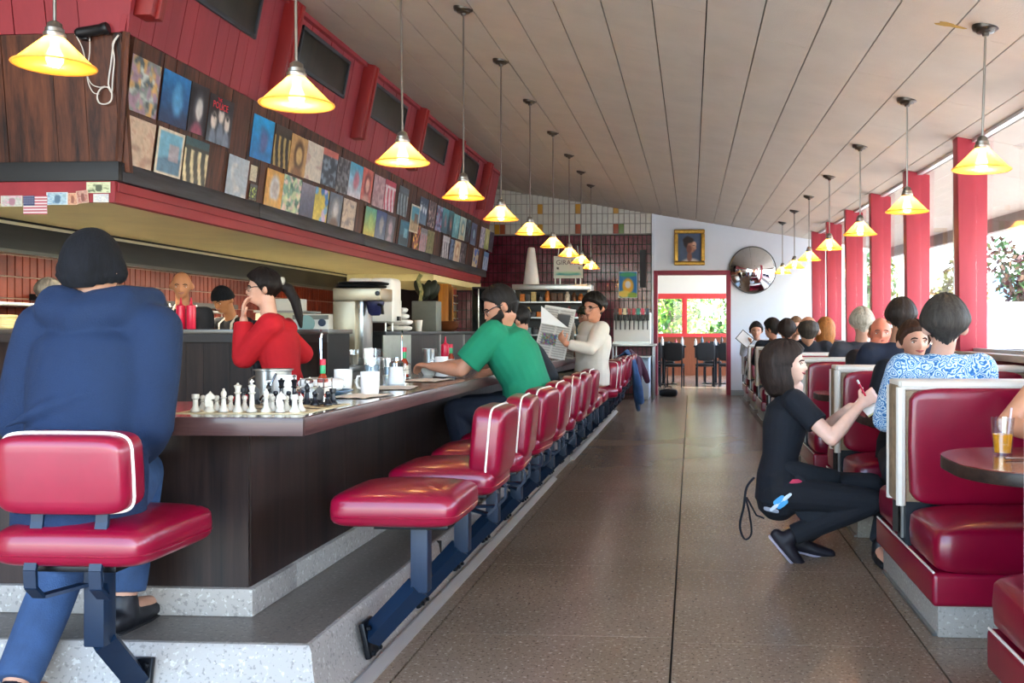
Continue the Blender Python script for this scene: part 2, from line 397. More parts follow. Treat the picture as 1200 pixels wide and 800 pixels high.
ctop = lambda x: ceil_z(x, END_Y) - .005
o = tile_field(-4.6, TX - .02, TILEM + .02, None, .103, .19, .004, END_Y, .012, skip=lambda i, j: (i, j) in ACC, ztop=ctop).build('white_tiles', mat('white_tile', 'C6C6BC', .25, var=.06, vscale=6, coat=.2), wall_end, smooth=0); o['kind'] = 'stuff'
AM = {'o': mat('ochre_tile', 'B98A2E', .3), 'r': mat('rust_tile', '9A4A2A', .3), 'g': mat('green_tile', '6E8A4E', .3)}
for (i, j), c in ACC.items():
    xa = TX - .02 - (i + 1) * .103; z = TILEM + .02 + j * .19
    MB().bb(xa + .004, xa + .099, END_Y - .015, END_Y, z + .004, z + .186).build('accent_tile', AM[c], wall_end, bevel=.003)
door = structE('door_1')
DRF = mat('door_frame_paint', '8E2C40', .45, var=.08)
MB().bb(DX0 - .05, DX0 + .03, END_Y - .05, END_Y + .2, 0, DZ + .02).build('jamb', DRF, door, bevel=.005)
MB().bb(DX1 - .03, DX1 + .05, END_Y - .05, END_Y + .2, 0, DZ + .02).build('jamb', DRF, door, bevel=.005)
MB().bb(DX0 + .03, DX1 - .03, END_Y - .05, END_Y + .2, DZ - .06, DZ + .02).build('head', DRF, door, bevel=.005)

# ---- kitchen back wall (glazed red tile) and side
wall_left = structE('wall_left')
MB().bb(KIT_X - .2, KIT_X, -1.2, END_Y + .1, 0, 4.7).build('wall_core', mat('kitchen_wall', '6E6458', .7), wall_left)
KT = mat('kitchen_red_tile', '420E05', .5, col2='6A240C', vscale=2.2, spec=.25)
m = MB(); y = 5.0
while y < 17.6:
    z = .9
    while z < 2.25:
        d = .01 + .004 * random.random()
        m.add([(KIT_X, y + .004, z + .004), (KIT_X, y + .096, z + .004), (KIT_X, y + .096, z + .196), (KIT_X, y + .004, z + .196), (KIT_X + d, y + .008, z + .008), (KIT_X + d, y + .092, z + .008), (KIT_X + d, y + .092, z + .192), (KIT_X + d, y + .008, z + .192)],
              [(4, 5, 6, 7), (0, 1, 5, 4), (1, 2, 6, 5), (2, 3, 7, 6), (3, 0, 4, 7)]); z += .2
    y += .1
o = m.build('red_tiles', KT, wall_left, smooth=0); o['kind'] = 'stuff'

# ---- the soffit over the kitchen: red boarding, brown boards with trim, beam
soffit = structE('wall_soffit')
ZB, ZM = 2.11, 2.955; YF = 15.6
def sX(z): return -3.43 + (z - ZB) * .13 if z <= ZM else -3.32 + (z - ZM) * .2
def sY(z): return 5.52 - (z - ZB) * .107 if z <= ZM else 5.43 - (z - ZM) * .155
CZ = lambda y: ceil_z(-3.15, y)
core = [(sX(ZB) - .03, sY(ZB) + .03), (sX(ZM) - .03, sY(ZM) + .03), (sX(3.8) - .03, sY(3.8) + .03)]
for (xa, ya), (xb, yb), za, zb in ((core[0], core[1], 1.99, ZM), (core[1], core[2], ZM, None)):
    t0 = zb if zb else CZ(5.4) + .02; t1 = zb if zb else CZ(YF) + .02
    MB().hexa([(-6.0, ya, za), (xa, ya, za), (xa, YF - .02, za), (-6.0, YF - .02, za)], [(-6.0, yb, t0 + (0 if zb else .6)), (xb, yb, t0), (xb, YF - .02, t1), (-6.0, YF - .02, t1 + (0 if zb else .6))]).build('soffit_core', mat('soffit_dark', '2A1012', .8), soffit, smooth=0)
def side_plank(y0, y1, z0, z1a, z1b, out, nm, m):
    za, zb_ = z1a, z1b
    b = [(sX(z0 + 1e-6) - .032, y0, z0), (sX(z0 + 1e-6) + out, y0, z0), (sX(z0 + 1e-6) + out, y1, z0), (sX(z0 + 1e-6) - .032, y1, z0)]
    t = [(sX(za) - .032, y0, za), (sX(za) + out, y0, za), (sX(zb_) + out, y1, zb_), (sX(zb_) - .032, y1, zb_)]
    MB().hexa(b, t).build(nm, m, soffit, smooth=0)
y = sY(ZM); k = 0
while y < YF - .01:
    w = random.choice((.11, .14, .17, .2)); y1 = min(y + w, YF); ya = max(y, sY(2.19) if k == 0 else y)
    side_plank(ya + .0015, y1 - .0015, ZB + .04, ZM, ZM, random.uniform(0, .006), 'board', WOODB); y = y1; k += 1
y = sY(ZM) - .02; k = 0
while y < YF - .01:
    y1 = min(y + .142, YF); side_plank(y + .0025, y1 - .0025, ZM + .004, CZ(y) - .003, CZ(y1) - .003, random.uniform(-.002, .003), 'red_board', REDP); y = y1
def front_plank(x0, x1, z0, z1, out, nm, m):
    MB().hexa([(x0, sY(z0) - out, z0), (x1, sY(z0) - out, z0), (x1, sY(z0) + .032, z0), (x0, sY(z0) + .032, z0)],
              [(x0, sY(z1) - out, z1), (x1, sY(z1) - out, z1), (x1, sY(z1) + .032, z1), (x0, sY(z1) + .032, z1)]).build(nm, m, soffit, smooth=0)
x = -6.0
while x < -3.36:
    w = random.choice((.12, .15, .19)); x1 = min(x + w, -3.345); front_plank(x + .0015, x1 - .0015, ZB + .04, ZM - .0001, random.uniform(0, .006), 'board', WOODB); x = x1
x = -6.0
while x < -3.2:
    x1 = min(x + .2, -3.2); last = x1 > -3.4
    if last:
        zt = 3.8; za = ZM + .004; e = .012
        MB().hexa([(x + .003, sY(za + .01), za), (sX(za + .01) + e, sY(za + .01), za), (sX(za + .01) + e, sY(za + .01) + .032, za), (x + .003, sY(za + .01) + .032, za)], [(x + .003, sY(zt), zt), (sX(zt) + e, sY(zt), zt), (sX(zt) + e, sY(zt) + .032, zt), (x + .003, sY(zt) + .032, zt)]).build('red_board', REDP, soffit, smooth=0); break
    front_plank(x + .003, x1 - .003, ZM + .004, 3.85, random.uniform(-.002, .003), 'red_board', REDP); x = x1
MB().tube([(sX(2.15) + .012, sY(2.15) - .012, 2.15), (sX(ZM) + .012, sY(ZM) - .012, ZM)], .022, 6).build('corner_strip', WOODB, soffit)
# pilasters, vents
PILD = mat('pilaster_paint', '84201E', .5, var=.12, vscale=4, stretch=(1, 1, .3))
PILY = [5.46 + 1.8 * k for k in range(6)]
for i, y in enumerate(PILY):
    z0 = 3.07; zt = ceil_z(-3.1, y) - .004
    b = [(sX(z0) - .0, y, z0), (sX(z0) + .11, y, z0), (sX(z0) + .11, y + .14, z0), (sX(z0), y + .14, z0)]
    t = [(sX(zt), y, zt), (sX(zt) + .11, y, zt - .02), (sX(zt) + .11, y + .14, zt - .02), (sX(zt), y + .14, zt)]
    MB().hexa(b, t).build('pilaster', PILD, soffit, bevel=.006)
    q0, q1 = z0 + .0, zt - .03
    MB().hexa([(sX(q0) + .105, y + .05, q0 - .01), (sX(q0) + .13, y + .05, q0 - .01), (sX(q0) + .13, y + .09, q0 - .01), (sX(q0) + .105, y + .09, q0 - .01)],
              [(sX(q1) + .105, y + .05, q1), (sX(q1) + .13, y + .05, q1), (sX(q1) + .13, y + .09, q1), (sX(q1) + .105, y + .09, q1)]).build('pilaster_fillet', PILD, soffit, bevel=.004)
    if y + 1.5 < YF:
        v = bpy.data.objects.new('vent', None); COL.objects.link(v); v.parent = soffit
        a0, a1, z0v, z1v = y + .36, y + 1.44, 3.36, 3.70
        def panel(a, b_, p, q, o0, o1, nm, mm):
            MB().hexa([(sX(p) + o0, a, p), (sX(p) + o1, a, p), (sX(p) + o1, b_, p), (sX(p) + o0, b_, p)], [(sX(q) + o0, a, q), (sX(q) + o1, a, q), (sX(q) + o1, b_, q), (sX(q) + o0, b_, q)]).build(nm, mm, v, bevel=.003)
        VF = mat('vent_frame', '2B3034', .5); VD = mat('vent_dark', '15150F', .4, col2='262418', vscale=3, stretch=(1, 4, .3))
        panel(a0, a1, z0v, z1v, .002, .008, 'screen', VD)
        for a, b_, p, q in ((a0, a1, z0v, z0v + .03), (a0, a1, z1v - .03, z1v), (a0, a0 + .03, z0v, z1v), (a1 - .03, a1, z0v, z1v)): panel(a, b_, p, q, .004, .022, 'frame', VF)
# crown strip under ceiling
MB().hexa([(-3.17, 5.3, CZ(5.3) - .05), (-3.12, 5.3, CZ(5.3) - .05), (-3.12, YF, CZ(YF) - .05), (-3.17, YF, CZ(YF) - .05)], [(-3.17, 5.3, CZ(5.3)), (-3.12, 5.3, CZ(5.3) - .01), (-3.12, YF, CZ(YF) - .01), (-3.17, YF, CZ(YF))]).build('crown_strip', REDP, soffit)
# charcoal trim ledge, red beam, cream underside
for a in (5.49, 7.3, 9.7, 12.2):
    b_ = {5.49: 7.3, 7.3: 9.7, 9.7: 12.2, 12.2: YF}[a]
    MB().bb(-3.47, -3.375, a, b_ - .004, 2.09, 2.205).build('ledge_trim', WOODTRIM, soffit, bevel=.006)
MB().bb(-6.0, -3.375, 5.445, 5.488, 2.09, 2.205).build('ledge_trim', mat('black_trim', '14120F', .5, var=.2), soffit, bevel=.005)
MB().bb(-3.47, -3.41, 5.49, YF - .3, 1.965, 2.09).build('beam', BEAM, soffit, bevel=.006)
MB().bb(-3.408, -3.398, 5.49, YF - .3, 2.03, 2.085).build('beam_strip', BEAM, soffit)
MB().bb(-6.0, -3.41, 5.465, 5.49, 1.965, 2.09).build('beam', BEAM, soffit)
MB().bb(-4.66, -3.47, 5.49, 9.0, 1.972, 1.99).build('soffit_panel', CREAM, soffit); MB().bb(-4.66, -3.47, 9.006, 12.7, 1.972, 1.99).build('soffit_panel', CREAM, soffit)
MB().bb(-4.66, -3.47, 12.7, YF, 1.88, 1.99).build('soffit_panel', CREAM, soffit)
MB().bb(-3.62, -3.47, 13.5, 13.7, 0, 1.88).build('post', WOODO, soffit, bevel=.008)
# ============================================================ STEP AND COUNTER
CX0, CY0 = -1.215, 2.975; STEP_END = 14.2; LX = -4.7
step = structE('floor_step')
prof = [(0, .2), (.012, .185), (.022, .12), (.04, .06), (.07, .022), (.1, .008), (.1, 0)]
def step_sweep(side):
    m = MB(); n = len(prof); pts0 = []; pts1 = []
    for o, z in prof:
        if side: pts0.append((CX0 + o, CY0 - o, z)); pts1.append((CX0 + o, STEP_END, z))
        else: pts0.append((LX, CY0 - o, z)); pts1.append((CX0 + o, CY0 - o, z))
    inner = [(CX0 - .3, CY0 + .3), (CX0 - .3, STEP_END)] if side else [(LX, CY0 + .3), (CX0 - .3, CY0 + .3)]
    pts0 += [(*inner[0], 0), (*inner[0], .2)]; pts1 += [(*inner[1], 0), (*inner[1], .2)]
    k = len(pts0)
    m.add(pts0 + pts1, [tuple(range(k)), tuple(range(2 * k - 1, k - 1, -1))] + [(i, (i + 1) % k, k + (i + 1) % k, k + i) for i in range(k)])
    return m
step_sweep(True).build('riser', STEPM, step, smooth=50); step_sweep(False).build('riser', STEPM, step, smooth=50)
MB().bb(CX0 - .46, CX0 - .012, CY0 + .012, STEP_END, .19, .2015).build('tread', STEPTOP, step, smooth=0)
MB().bb(LX, CX0 - .46, CY0 + .012, CY0 + .46, .19, .2015).build('tread', STEPTOP, step, smooth=0)
MB().bb(-6.15, -1.9, 3.66, 15.0, .0, .02).build('kitchen_floor', mat('pale_bounce_floor', 'C4BCA8', .6, var=.06), step, smooth=0)  # pale tone picked so the floor bounces light up to the soffit
for a, b_ in ((2.9, 7.7), (8.85, 14.2)):
    MB().add([(-1.125, a, .0), (-1.085, a, 0), (-1.085, a, .006), (-1.118, a, .03), (-1.125, a, .03), (-1.125, b_, .0), (-1.085, b_, 0), (-1.085, b_, .006), (-1.118, b_, .03), (-1.125, b_, .03)],
             [(4, 3, 2, 1, 0), (5, 6, 7, 8, 9), (0, 1, 6, 5), (1, 2, 7, 6), (2, 3, 8, 7), (3, 4, 9, 8), (4, 0, 5, 9)]).build('edge_strip', mat('zinc_strip', 'B8B8B6', .35, metal=.6), step, smooth=0)
for y in (4.5, 6.4, 8.3, 10.2): MB().bb(CX0 - .0005, CX0 + .024, y, y + .005, .06, .2).build('riser_joint', JOINT, step, smooth=0)

BX, BY = -1.55, 3.27; CEND = 13.9
cb = thing('lunch_counter', 'dark streaky wood lunch counter body on a pale terrazzo kerb behind the red stools', 'counter', (BX, BY, .2))
def loc(x0, x1, y0, y1, z0, z1): return MB().bb(x0 - BX, x1 - BX, y0 - BY, y1 - BY, z0 - .2, z1 - .2)
loc(LX, BX + .022, BY - .022, BY + .36, .2015, .3).build('kerb', STEPM, cb, bevel=.008)
loc(BX - .32, BX + .022, BY + .36, CEND, .2015, .3).build('kerb', STEPM, cb, bevel=.008)
loc(LX, BX - .012, BY + .012, BY + .35, .3, .864).build('carcass', BLACKT, cb, smooth=0); loc(BX - .32, BX - .012, BY + .35, CEND, .3, .864).build('carcass', BLACKT, cb, smooth=0)
x = BX
while x > LX + .1:
    loc(max(LX, x - .62), x - .003, BY, BY + .012, .3, .864).build('wood_panel', WOODD, cb, smooth=0); x -= .62
y = BY + .012
while y < CEND - .1:
    loc(BX - .012, BX, y + .002, min(CEND, y + .915), .3, .864).build('wood_panel', WOODD, cb, smooth=0); y += .915
loc(BX - .332, BX - .32, BY + .36, CEND, .0, .864).build('back_panel', WOODD, cb, smooth=0)
loc(LX, BX - .32, BY + .35, BY + .362, .0, .864).build('back_panel', WOODD, cb, smooth=0)

TXE, TYE = -1.245, 3.0; TZ = .92
ct = thing('countertop', 'glossy dark brown L-shaped countertop with plates and chess set on it', 'countertop', (TXE, TYE, .865))
def lt(x0, x1, y0, y1, z0, z1): return MB().bb(x0 - TXE, x1 - TXE, y0 - TYE, y1 - TYE, z0 - .865, z1 - .865)
lt(LX, TXE - .02, TYE + .02, TYE + .7, .865, TZ).build('top_slab', WOODTOP, ct, smooth=0)
lt(TXE - .72, TXE - .02, TYE + .7, CEND + .1, .865, TZ).build('top_slab', WOODTOP, ct, smooth=0)
lt(LX, TXE, TYE, TYE + .02, .862, TZ + .001).build('edge_band', WOODC, ct, bevel=.003)
lt(TXE - .02, TXE, TYE + .02, CEND + .1, .862, TZ + .001).build('edge_band', WOODCY, ct, bevel=.003)

# ============================================================ STOOLS
# local frame: person on the stool faces -x; origin on the floor under the post
def make_stool(name, label, loc_, rotz, back=True, bz=(.60, .89), group='red counter stools', seat_w=.42):
    t = thing(name, label, 'stool', loc_, rotz, group)
    # plate and strut reach to the step, at local -x
    MB().tube([(-.185, 0, .10), (-.012, 0, .285)], .045, 4, flat=(1, 1)).build('strut', NAVY, t)
    MB().box((-.19, 0, .10), (.02, .1, .13), Euler((0, math.radians(-12), 0))).build('wall_plate', BLACKM, t, bevel=.006)
    for yy in (-.035, .035):
        for zz in (.055, .145): b = MB().lathe([(.009, 0), (.009, .012), (.0, .016)], 6, (-.176 + (zz - .1) * -.2, yy, zz), Matrix.Rotation(math.pi / 2, 4, 'Y').to_3x3()); b.build('bolt', BLACKM, t)
    MB().box((0, 0, .40), (.062, .062, .26)).build('post', NAVY, t, bevel=.005)
    MB().box((0, 0, .525), (.26, .26, .018)).build('seat_plate', BLACKM, t, bevel=.004)
    h = seat_w / 2
    st = MB().sq((-.05, 0, .588), (.225, h, .062), .45, .26, 36, 14, fn=lambda p: Vector((p.x, p.y, p.z + (.018 * max(0, 1 - (p.x / .225) ** 2) * max(0, 1 - (p.y / h) ** 2) if p.z > 0 else 0)))).build('seat', RED, t, smooth=60)
    MB().tube([(-.05 + .222 * math.copysign(abs(math.cos(a)) ** .28, math.cos(a)), h * 1.0 * math.copysign(abs(math.sin(a)) ** .28, math.sin(a)), .57) for a in [2 * math.pi * k / 40 for k in range(40)]], .004, 5, closed=True).build('seat_piping', RED, st)
    if back:
        zc = (bz[0] + bz[1]) / 2; zh = (bz[1] - bz[0]) / 2; tl = Matrix.Rotation(math.radians(5), 3, 'Y')
        bk = MB().sq((.135, 0, zc), (.07, .19, zh), .32, .32, 36, 16, M=tl).build('backrest', RED, t, smooth=60)
        pts = []
        for k in range(36):
            a = 2 * math.pi * k / 36
            pts.append(Vector((.135, 0, zc)) + tl @ Vector((.012, .192 * math.copysign(abs(math.cos(a)) ** .3, math.cos(a)), (zh + .002) * math.copysign(abs(math.sin(a)) ** .3, math.sin(a)))))
        MB().tube(pts, .0045, 6, closed=True).build('piping', WHITEV, bk)
        for s in (-1, 1):
            yy = s * .095; path = []
            P = [(.13, bz[0] + .05), (.137, bz[0] - .03), (.168, .53), (.165, .48), (.13, .445), (.03, .455)]
            m = MB()
            for i in range(len(P) - 1):
                (x0, z0), (x1, z1) = P[i], P[i + 1]; d = Vector((x1 - x0, 0, z1 - z0)); nrm = Vector((-d.z, 0, d.x)).normalized() * .005
                y0 = yy * (1 if i < 4 else .6); 
                ya = yy if i < 4 else yy; yb = yy if i < 4 else s * .025
                q = lambda x, z, yv, sg: [(x + nrm.x * sg, yv - .018, z + nrm.z * sg), (x + nrm.x * sg, yv + .018, z + nrm.z * sg)]
                A = q(x0, z0, ya, -1) + q(x0, z0, ya, 1)[::-1]; B = q(x1, z1, yb, -1) + q(x1, z1, yb, 1)[::-1]
                m.hexa(A, B)
            m.build('strap', NAVY, t, smooth=60)
    return t
SX = -.965; SY = [3.37 + .624 * k for k in range(17)]
stool0 = make_stool('counter_stool', 'backless red vinyl counter stool at the counter corner', (SX, SY[0], 0), 0, back=False)
st1 = make_stool('counter_stool', 'red vinyl counter stool beside the backless stool', (SX, SY[1], 0), 0)
STLAB = {2: 'second backed red counter stool from the counter corner', 3: 'third backed red counter stool from the counter corner', 4: 'red counter stool under the man in the green shirt', 5: 'red counter stool next after the man in the green shirt', 6: 'second red counter stool past the green shirted man', 10: 'red counter stool under the newspaper reader in the white shirt', 15: 'red counter stool with a blue denim jacket over its back', 16: 'last red counter stool with a plum coat over its back', 14: 'red counter stool just before the denim jacket'}
MID = 'empty red counter stool in the middle of the row, between the two seated men'
FARL = 'red counter stool between the newspaper reader and the denim jacket'
STLAB.update({7: 'backed red counter stool just before the two backless stools', 8: 'backless red counter stool two places before the newspaper reader', 9: 'backless red counter stool next before the newspaper reader', 11: 'red counter stool next beyond the newspaper reader, turned aside'})
for k in range(2, 17):
    o_ = dup(stool0 if k in (8, 9) else st1, (SX, SY[k], 0), 0, STLAB.get(k, FARL))
    tw = {2: 3, 3: -4, 5: 6, 10: 32, 11: 28, 13: 10}.get(k, 0)
    for ch in o_.children:
        if ch.name.split('.')[0] in ('seat', 'backrest', 'strap', 'seat_plate'): ch.rotation_euler = (0, 0, math.radians(tw))
make_stool('counter_stool', 'red vinyl counter stool under the man in the blue hoodie', (-1.755, 2.74, 0), math.pi / 2 * -1, bz=(.69, .915), seat_w=.46)

# ============================================================ BOOTHS
SEATSH = None
def cushion(w, d, h):  # seat with a puffed top; origin at the centre bottom
    return MB().sq((0, 0, h / 2), (w / 2, d / 2, h / 2), .34, .16, 44, 14, fn=lambda p: Vector((p.x, p.y, p.z + (.03 * max(0, 1 - (2 * p.x / w) ** 4) * max(0, 1 - (2 * p.y / d) ** 2) if p.z > 0 else 0))))
def make_booth(label, Y, near=True, far=True):
    t = thing('booth_bench', label, 'booth', (1.5, Y, 0), 0, 'red booth benches along the windows')
    W = 1.13   # x from .935 to 2.08 -> centre 1.5
    MB().bb(-.535, .58, -.52, .55, 0, .13).build('plinth', STEPM, t, bevel=.006)
    MB().bb(-.55, -.535, -.5, .5, 0.0, .012).build('plinth_strip', STEEL, t)
    MB().bb(-.565, .58, -.56, .585, .13, .26).build('seat_box', RED, t, bevel=.02, seg=3)
    if near: 
        o = cushion(1.12, .5, .2).build('seat', RED, t, smooth=60); o.location = (.0, -.325, .245)
        MB().tube([(-.56, -.55, .262), (-.56, .57, .262)], .005, 6).build('seat_welt', WHITEV, o).location = (0, .325, -.245)
    if far:
        o = cushion(1.12, .46, .2).build('seat', RED, t, smooth=60); o.location = (.0, .365, .245)
    MB().bb(-.56, .58, -.07, .10, .24, .5).build('back_core', mat('dark_blue_panel', '141A22', .5), t)
    bk = MB().bb(-.60, .58, -.075, .105, .45, .965).build('back_panel', TAN, t, bevel=.012)
    for s, y0 in ((-1, -.075), (1, .105)):
        MB().sq((0, y0 + s * .004, .70), (.553, .05, .255), .2, .14, 44, 10, M=None).build('back_cushion', RED, bk, smooth=60)
        # cream piping border: side and top
        for (p, q, r) in (((-.585, y0 + s * .012, .44), (-.585, y0 + s * .012, .955), .021), ((-.585, y0 + s * .012, .962), (.575, y0 + s * .012, .962), .021)):
            MB().tube([p, q], r, 8).build('piping', CREAMV, bk)
    MB().bb(-.595, .575, -.085, .115, .955, .985).build('top_cap', CREAMV, bk, bevel=.012, seg=3)
    MB().tube([(-.565, -.02, .285), (-.565, -.02, .45)], .008, 6).build('side_rod', STEEL, t)
    MB().tube([(-.572, .05, .3), (-.572, .05, .44)], .02, 4).build('side_post', mat('dark_bracket', '2A2622', .5), t)
    return t
BOOTH = 4.33; BM = 1.815
BL = ['red booth bench nearest the open end of the room, seat end showing', 'red booth bench between the orange juice table and the man in the paisley shirt', 'red booth bench behind the woman facing the paisley man', 'red booth bench behind the man resting his chin on his hand', 'red booth bench behind the man in the black jacket',
      'fifth red booth bench from the orange juice table', 'sixth red booth bench from the orange juice table', 'last red booth bench by the white end wall']
BL.append(BL[7]); BL[7] = 'red booth bench second from the white end wall'; BL[5] = 'red booth bench beyond the black jacketed man, fourth from the end wall'; BL[6] = 'red booth bench third from the white end wall'
booths = []
b1 = make_booth(BL[1], BOOTH); booths.append(b1)
dup(b1, (1.5, BOOTH - BM, 0), label=BL[0])
for k in range(1, 8): dup(b1, (1.5, BOOTH + BM * k, 0), label=BL[k + 1])

def rounded_table(x0, x1, w, r, n=10):
    pts = []
    for k in range(n + 1):
        a = math.pi / 2 + (math.pi / 2) * k / n; pts.append((x0 + r + r * math.cos(a), w / 2 - r + r * math.sin(a)))
    for k in range(n + 1):
        a = math.pi + (math.pi / 2) * k / n; pts.append((x0 + r + r * math.cos(a), -w / 2 + r + r * math.sin(a)))
    pts += [(x1, -w / 2), (x1, w / 2)]
    return pts
def make_table(label, Y):
    t = thing('booth_table', label, 'table', (1.5, Y, 0), 0, 'booth tables')
    top = MB().prism(rounded_table(-.60, .58, .74, .30), .705, .748).build('table_edge', WOODTE, t, bevel=.004)
    MB().prism(rounded_table(-.597, .578, .734, .297), .748, .7515).build('table_top', WOODTBL, top, smooth=0)
    MB().lathe([(.035, .0), (.035, .70)], 12, (.05, 0, 0.02)).build('pedestal', BLACKM, t)
    MB().lathe([(.17, 0), (.17, .012), (.05, .04), (.035, .06)], 20, (.05, 0, 0)).build('foot', BLACKM, t)
    MB().box((.05, 0, .695), (.5, .3, .02)).build('bracket', BLACKM, t)
    return t
TB = 3.415
t0 = make_table('dark booth table with the glass of orange juice on it', TB)
TL = ['booth table between the crouching waitress and the paisley man', 'booth table in front of the man resting his chin on his hand', 'booth table beyond the man in the black jacket', 'booth table third from the white end wall', 'booth table second from the white end wall', 'booth table by the white end wall', 'booth table under the tilted white menu']
for k in range(7): dup(t0, (1.5, TB + BM * (k + 1), 0), label=TL[k])

# ============================================================ PENDANT LAMPS
def shade_mat():
    m = bpy.data.materials.new('amber_glass'); m.use_nodes = True; nt = m.node_tree; N = nt.nodes; L = nt.links
    N.remove(N['Principled BSDF']); out = N['Material Output']
    tr = N.new('ShaderNodeBsdfTranslucent'); tr.inputs['Color'].default_value = (1, .74, .30, 1)
    df = N.new('ShaderNodeBsdfDiffuse'); df.inputs['Color'].default_value = (*(.9, .6, .16), 1)
    gl = N.new('ShaderNodeBsdfGlossy'); gl.inputs['Roughness'].default_value = .12
    tp = N.new('ShaderNodeBsdfTransparent'); tp.inputs['Color'].default_value = (1, .9, .62, 1)
    a = N.new('ShaderNodeMixShader'); a.inputs[0].default_value = .4; L.new(tr.outputs[0], a.inputs[1]); L.new(df.outputs[0], a.inputs[2])
    b = N.new('ShaderNodeMixShader'); b.inputs[0].default_value = .06; L.new(a.outputs[0], b.inputs[1]); L.new(gl.outputs[0], b.inputs[2])
    c = N.new('ShaderNodeMixShader'); c.inputs[0].default_value = .24; L.new(b.outputs[0], c.inputs[1]); L.new(tp.outputs[0], c.inputs[2])
    L.new(c.outputs[0], out.inputs['Surface']); return m
SHADE = shade_mat()
BULB = mat('lamp_bulb', 'FFE9C0', .3, emit=70.0)
def pendant(label, X, Y, zr, tilt=0, group='amber pendant lamps'):
    t = thing('pendant_lamp', label, 'lamp', (X, Y, zr), 0, group)
    t.rotation_euler = (0, tilt, 0)
    zc = ceil_z(X, Y) - zr
    R = .145
    MB().lathe([(R, 0), (R - .004, .006), (.085, .062), (.036, .112), (.033, .112), (.08, .060), (R - .010, .004), (R - .006, 0)], 40).build('glass_shade', SHADE, t, smooth=50)
    MB().tube([(R * math.cos(a), R * math.sin(a), .002) for a in [2 * math.pi * k / 40 for k in range(40)]], .0045, 6, closed=True).build('shade_rim', SHADE, t, smooth=80)
    MB().lathe([(.037, .108), (.04, .116), (.04, .128), (.034, .132), (.034, .146), (.028, .150), (.026, .166), (.012, .176), (.0, .178)], 20).build('fitter_cap', NICKEL, t, smooth=50)
    MB().lathe([(.0, -.004), (.018, .0), (.029, .018), (.031, .036), (.024, .058), (.014, .075), (.013, .1), (0, .1)], 16).build('bulb', BULB, t, smooth=80)
    MB().tube([(0, 0, .17), (0, 0, zc - .03)], .0065, 8).build('stem', NICKEL, t)
    cn = MB().lathe([(.0, zc - .05), (.016, zc - .048), (.02, zc - .036), (.045, zc - .03), (.05, zc - .02), (.066, zc - .016), (.07, zc - .002), (.07, zc + .02), (0, zc + .02)], 24, M=None)
    cn.build('ceiling_canopy', mat('bronze', '4A4640', .3, metal=.8), t, smooth=50)
    return t
LPX = -1.6
LN = ['first', 'second', 'third', 'fourth', 'fifth', 'sixth', 'seventh', 'eighth', 'ninth']
pendant('amber glass pendant lamp in front of the brown boards with coiled white cable', -2.483, 3.59, 2.235)
for k, (Y, z) in enumerate([(3.795, 2.12), (5.224, 2.135), (6.64, 2.137), (7.97, 2.14), (9.42, 2.165), (11.0, 2.175), (12.48, 2.186), (13.85, 2.194), (15.2, 2.2)]):
    pendant('amber pendant lamp over the counter, %s in the row from the counter corner' % LN[k], LPX, Y, z, -.012 if k < 2 else 0)
for k, (Y, z) in enumerate([(5.05, 2.035), (6.757, 2.03), (8.61, 2.058), (10.5, 2.09), (12.3, 2.104), (14.03, 2.12), (15.85, 2.15)]):
    pendant('amber pendant lamp over the booths, %s in the row from the juice table' % LN[k], 1.5, Y, z, .03 if k == 0 else 0)
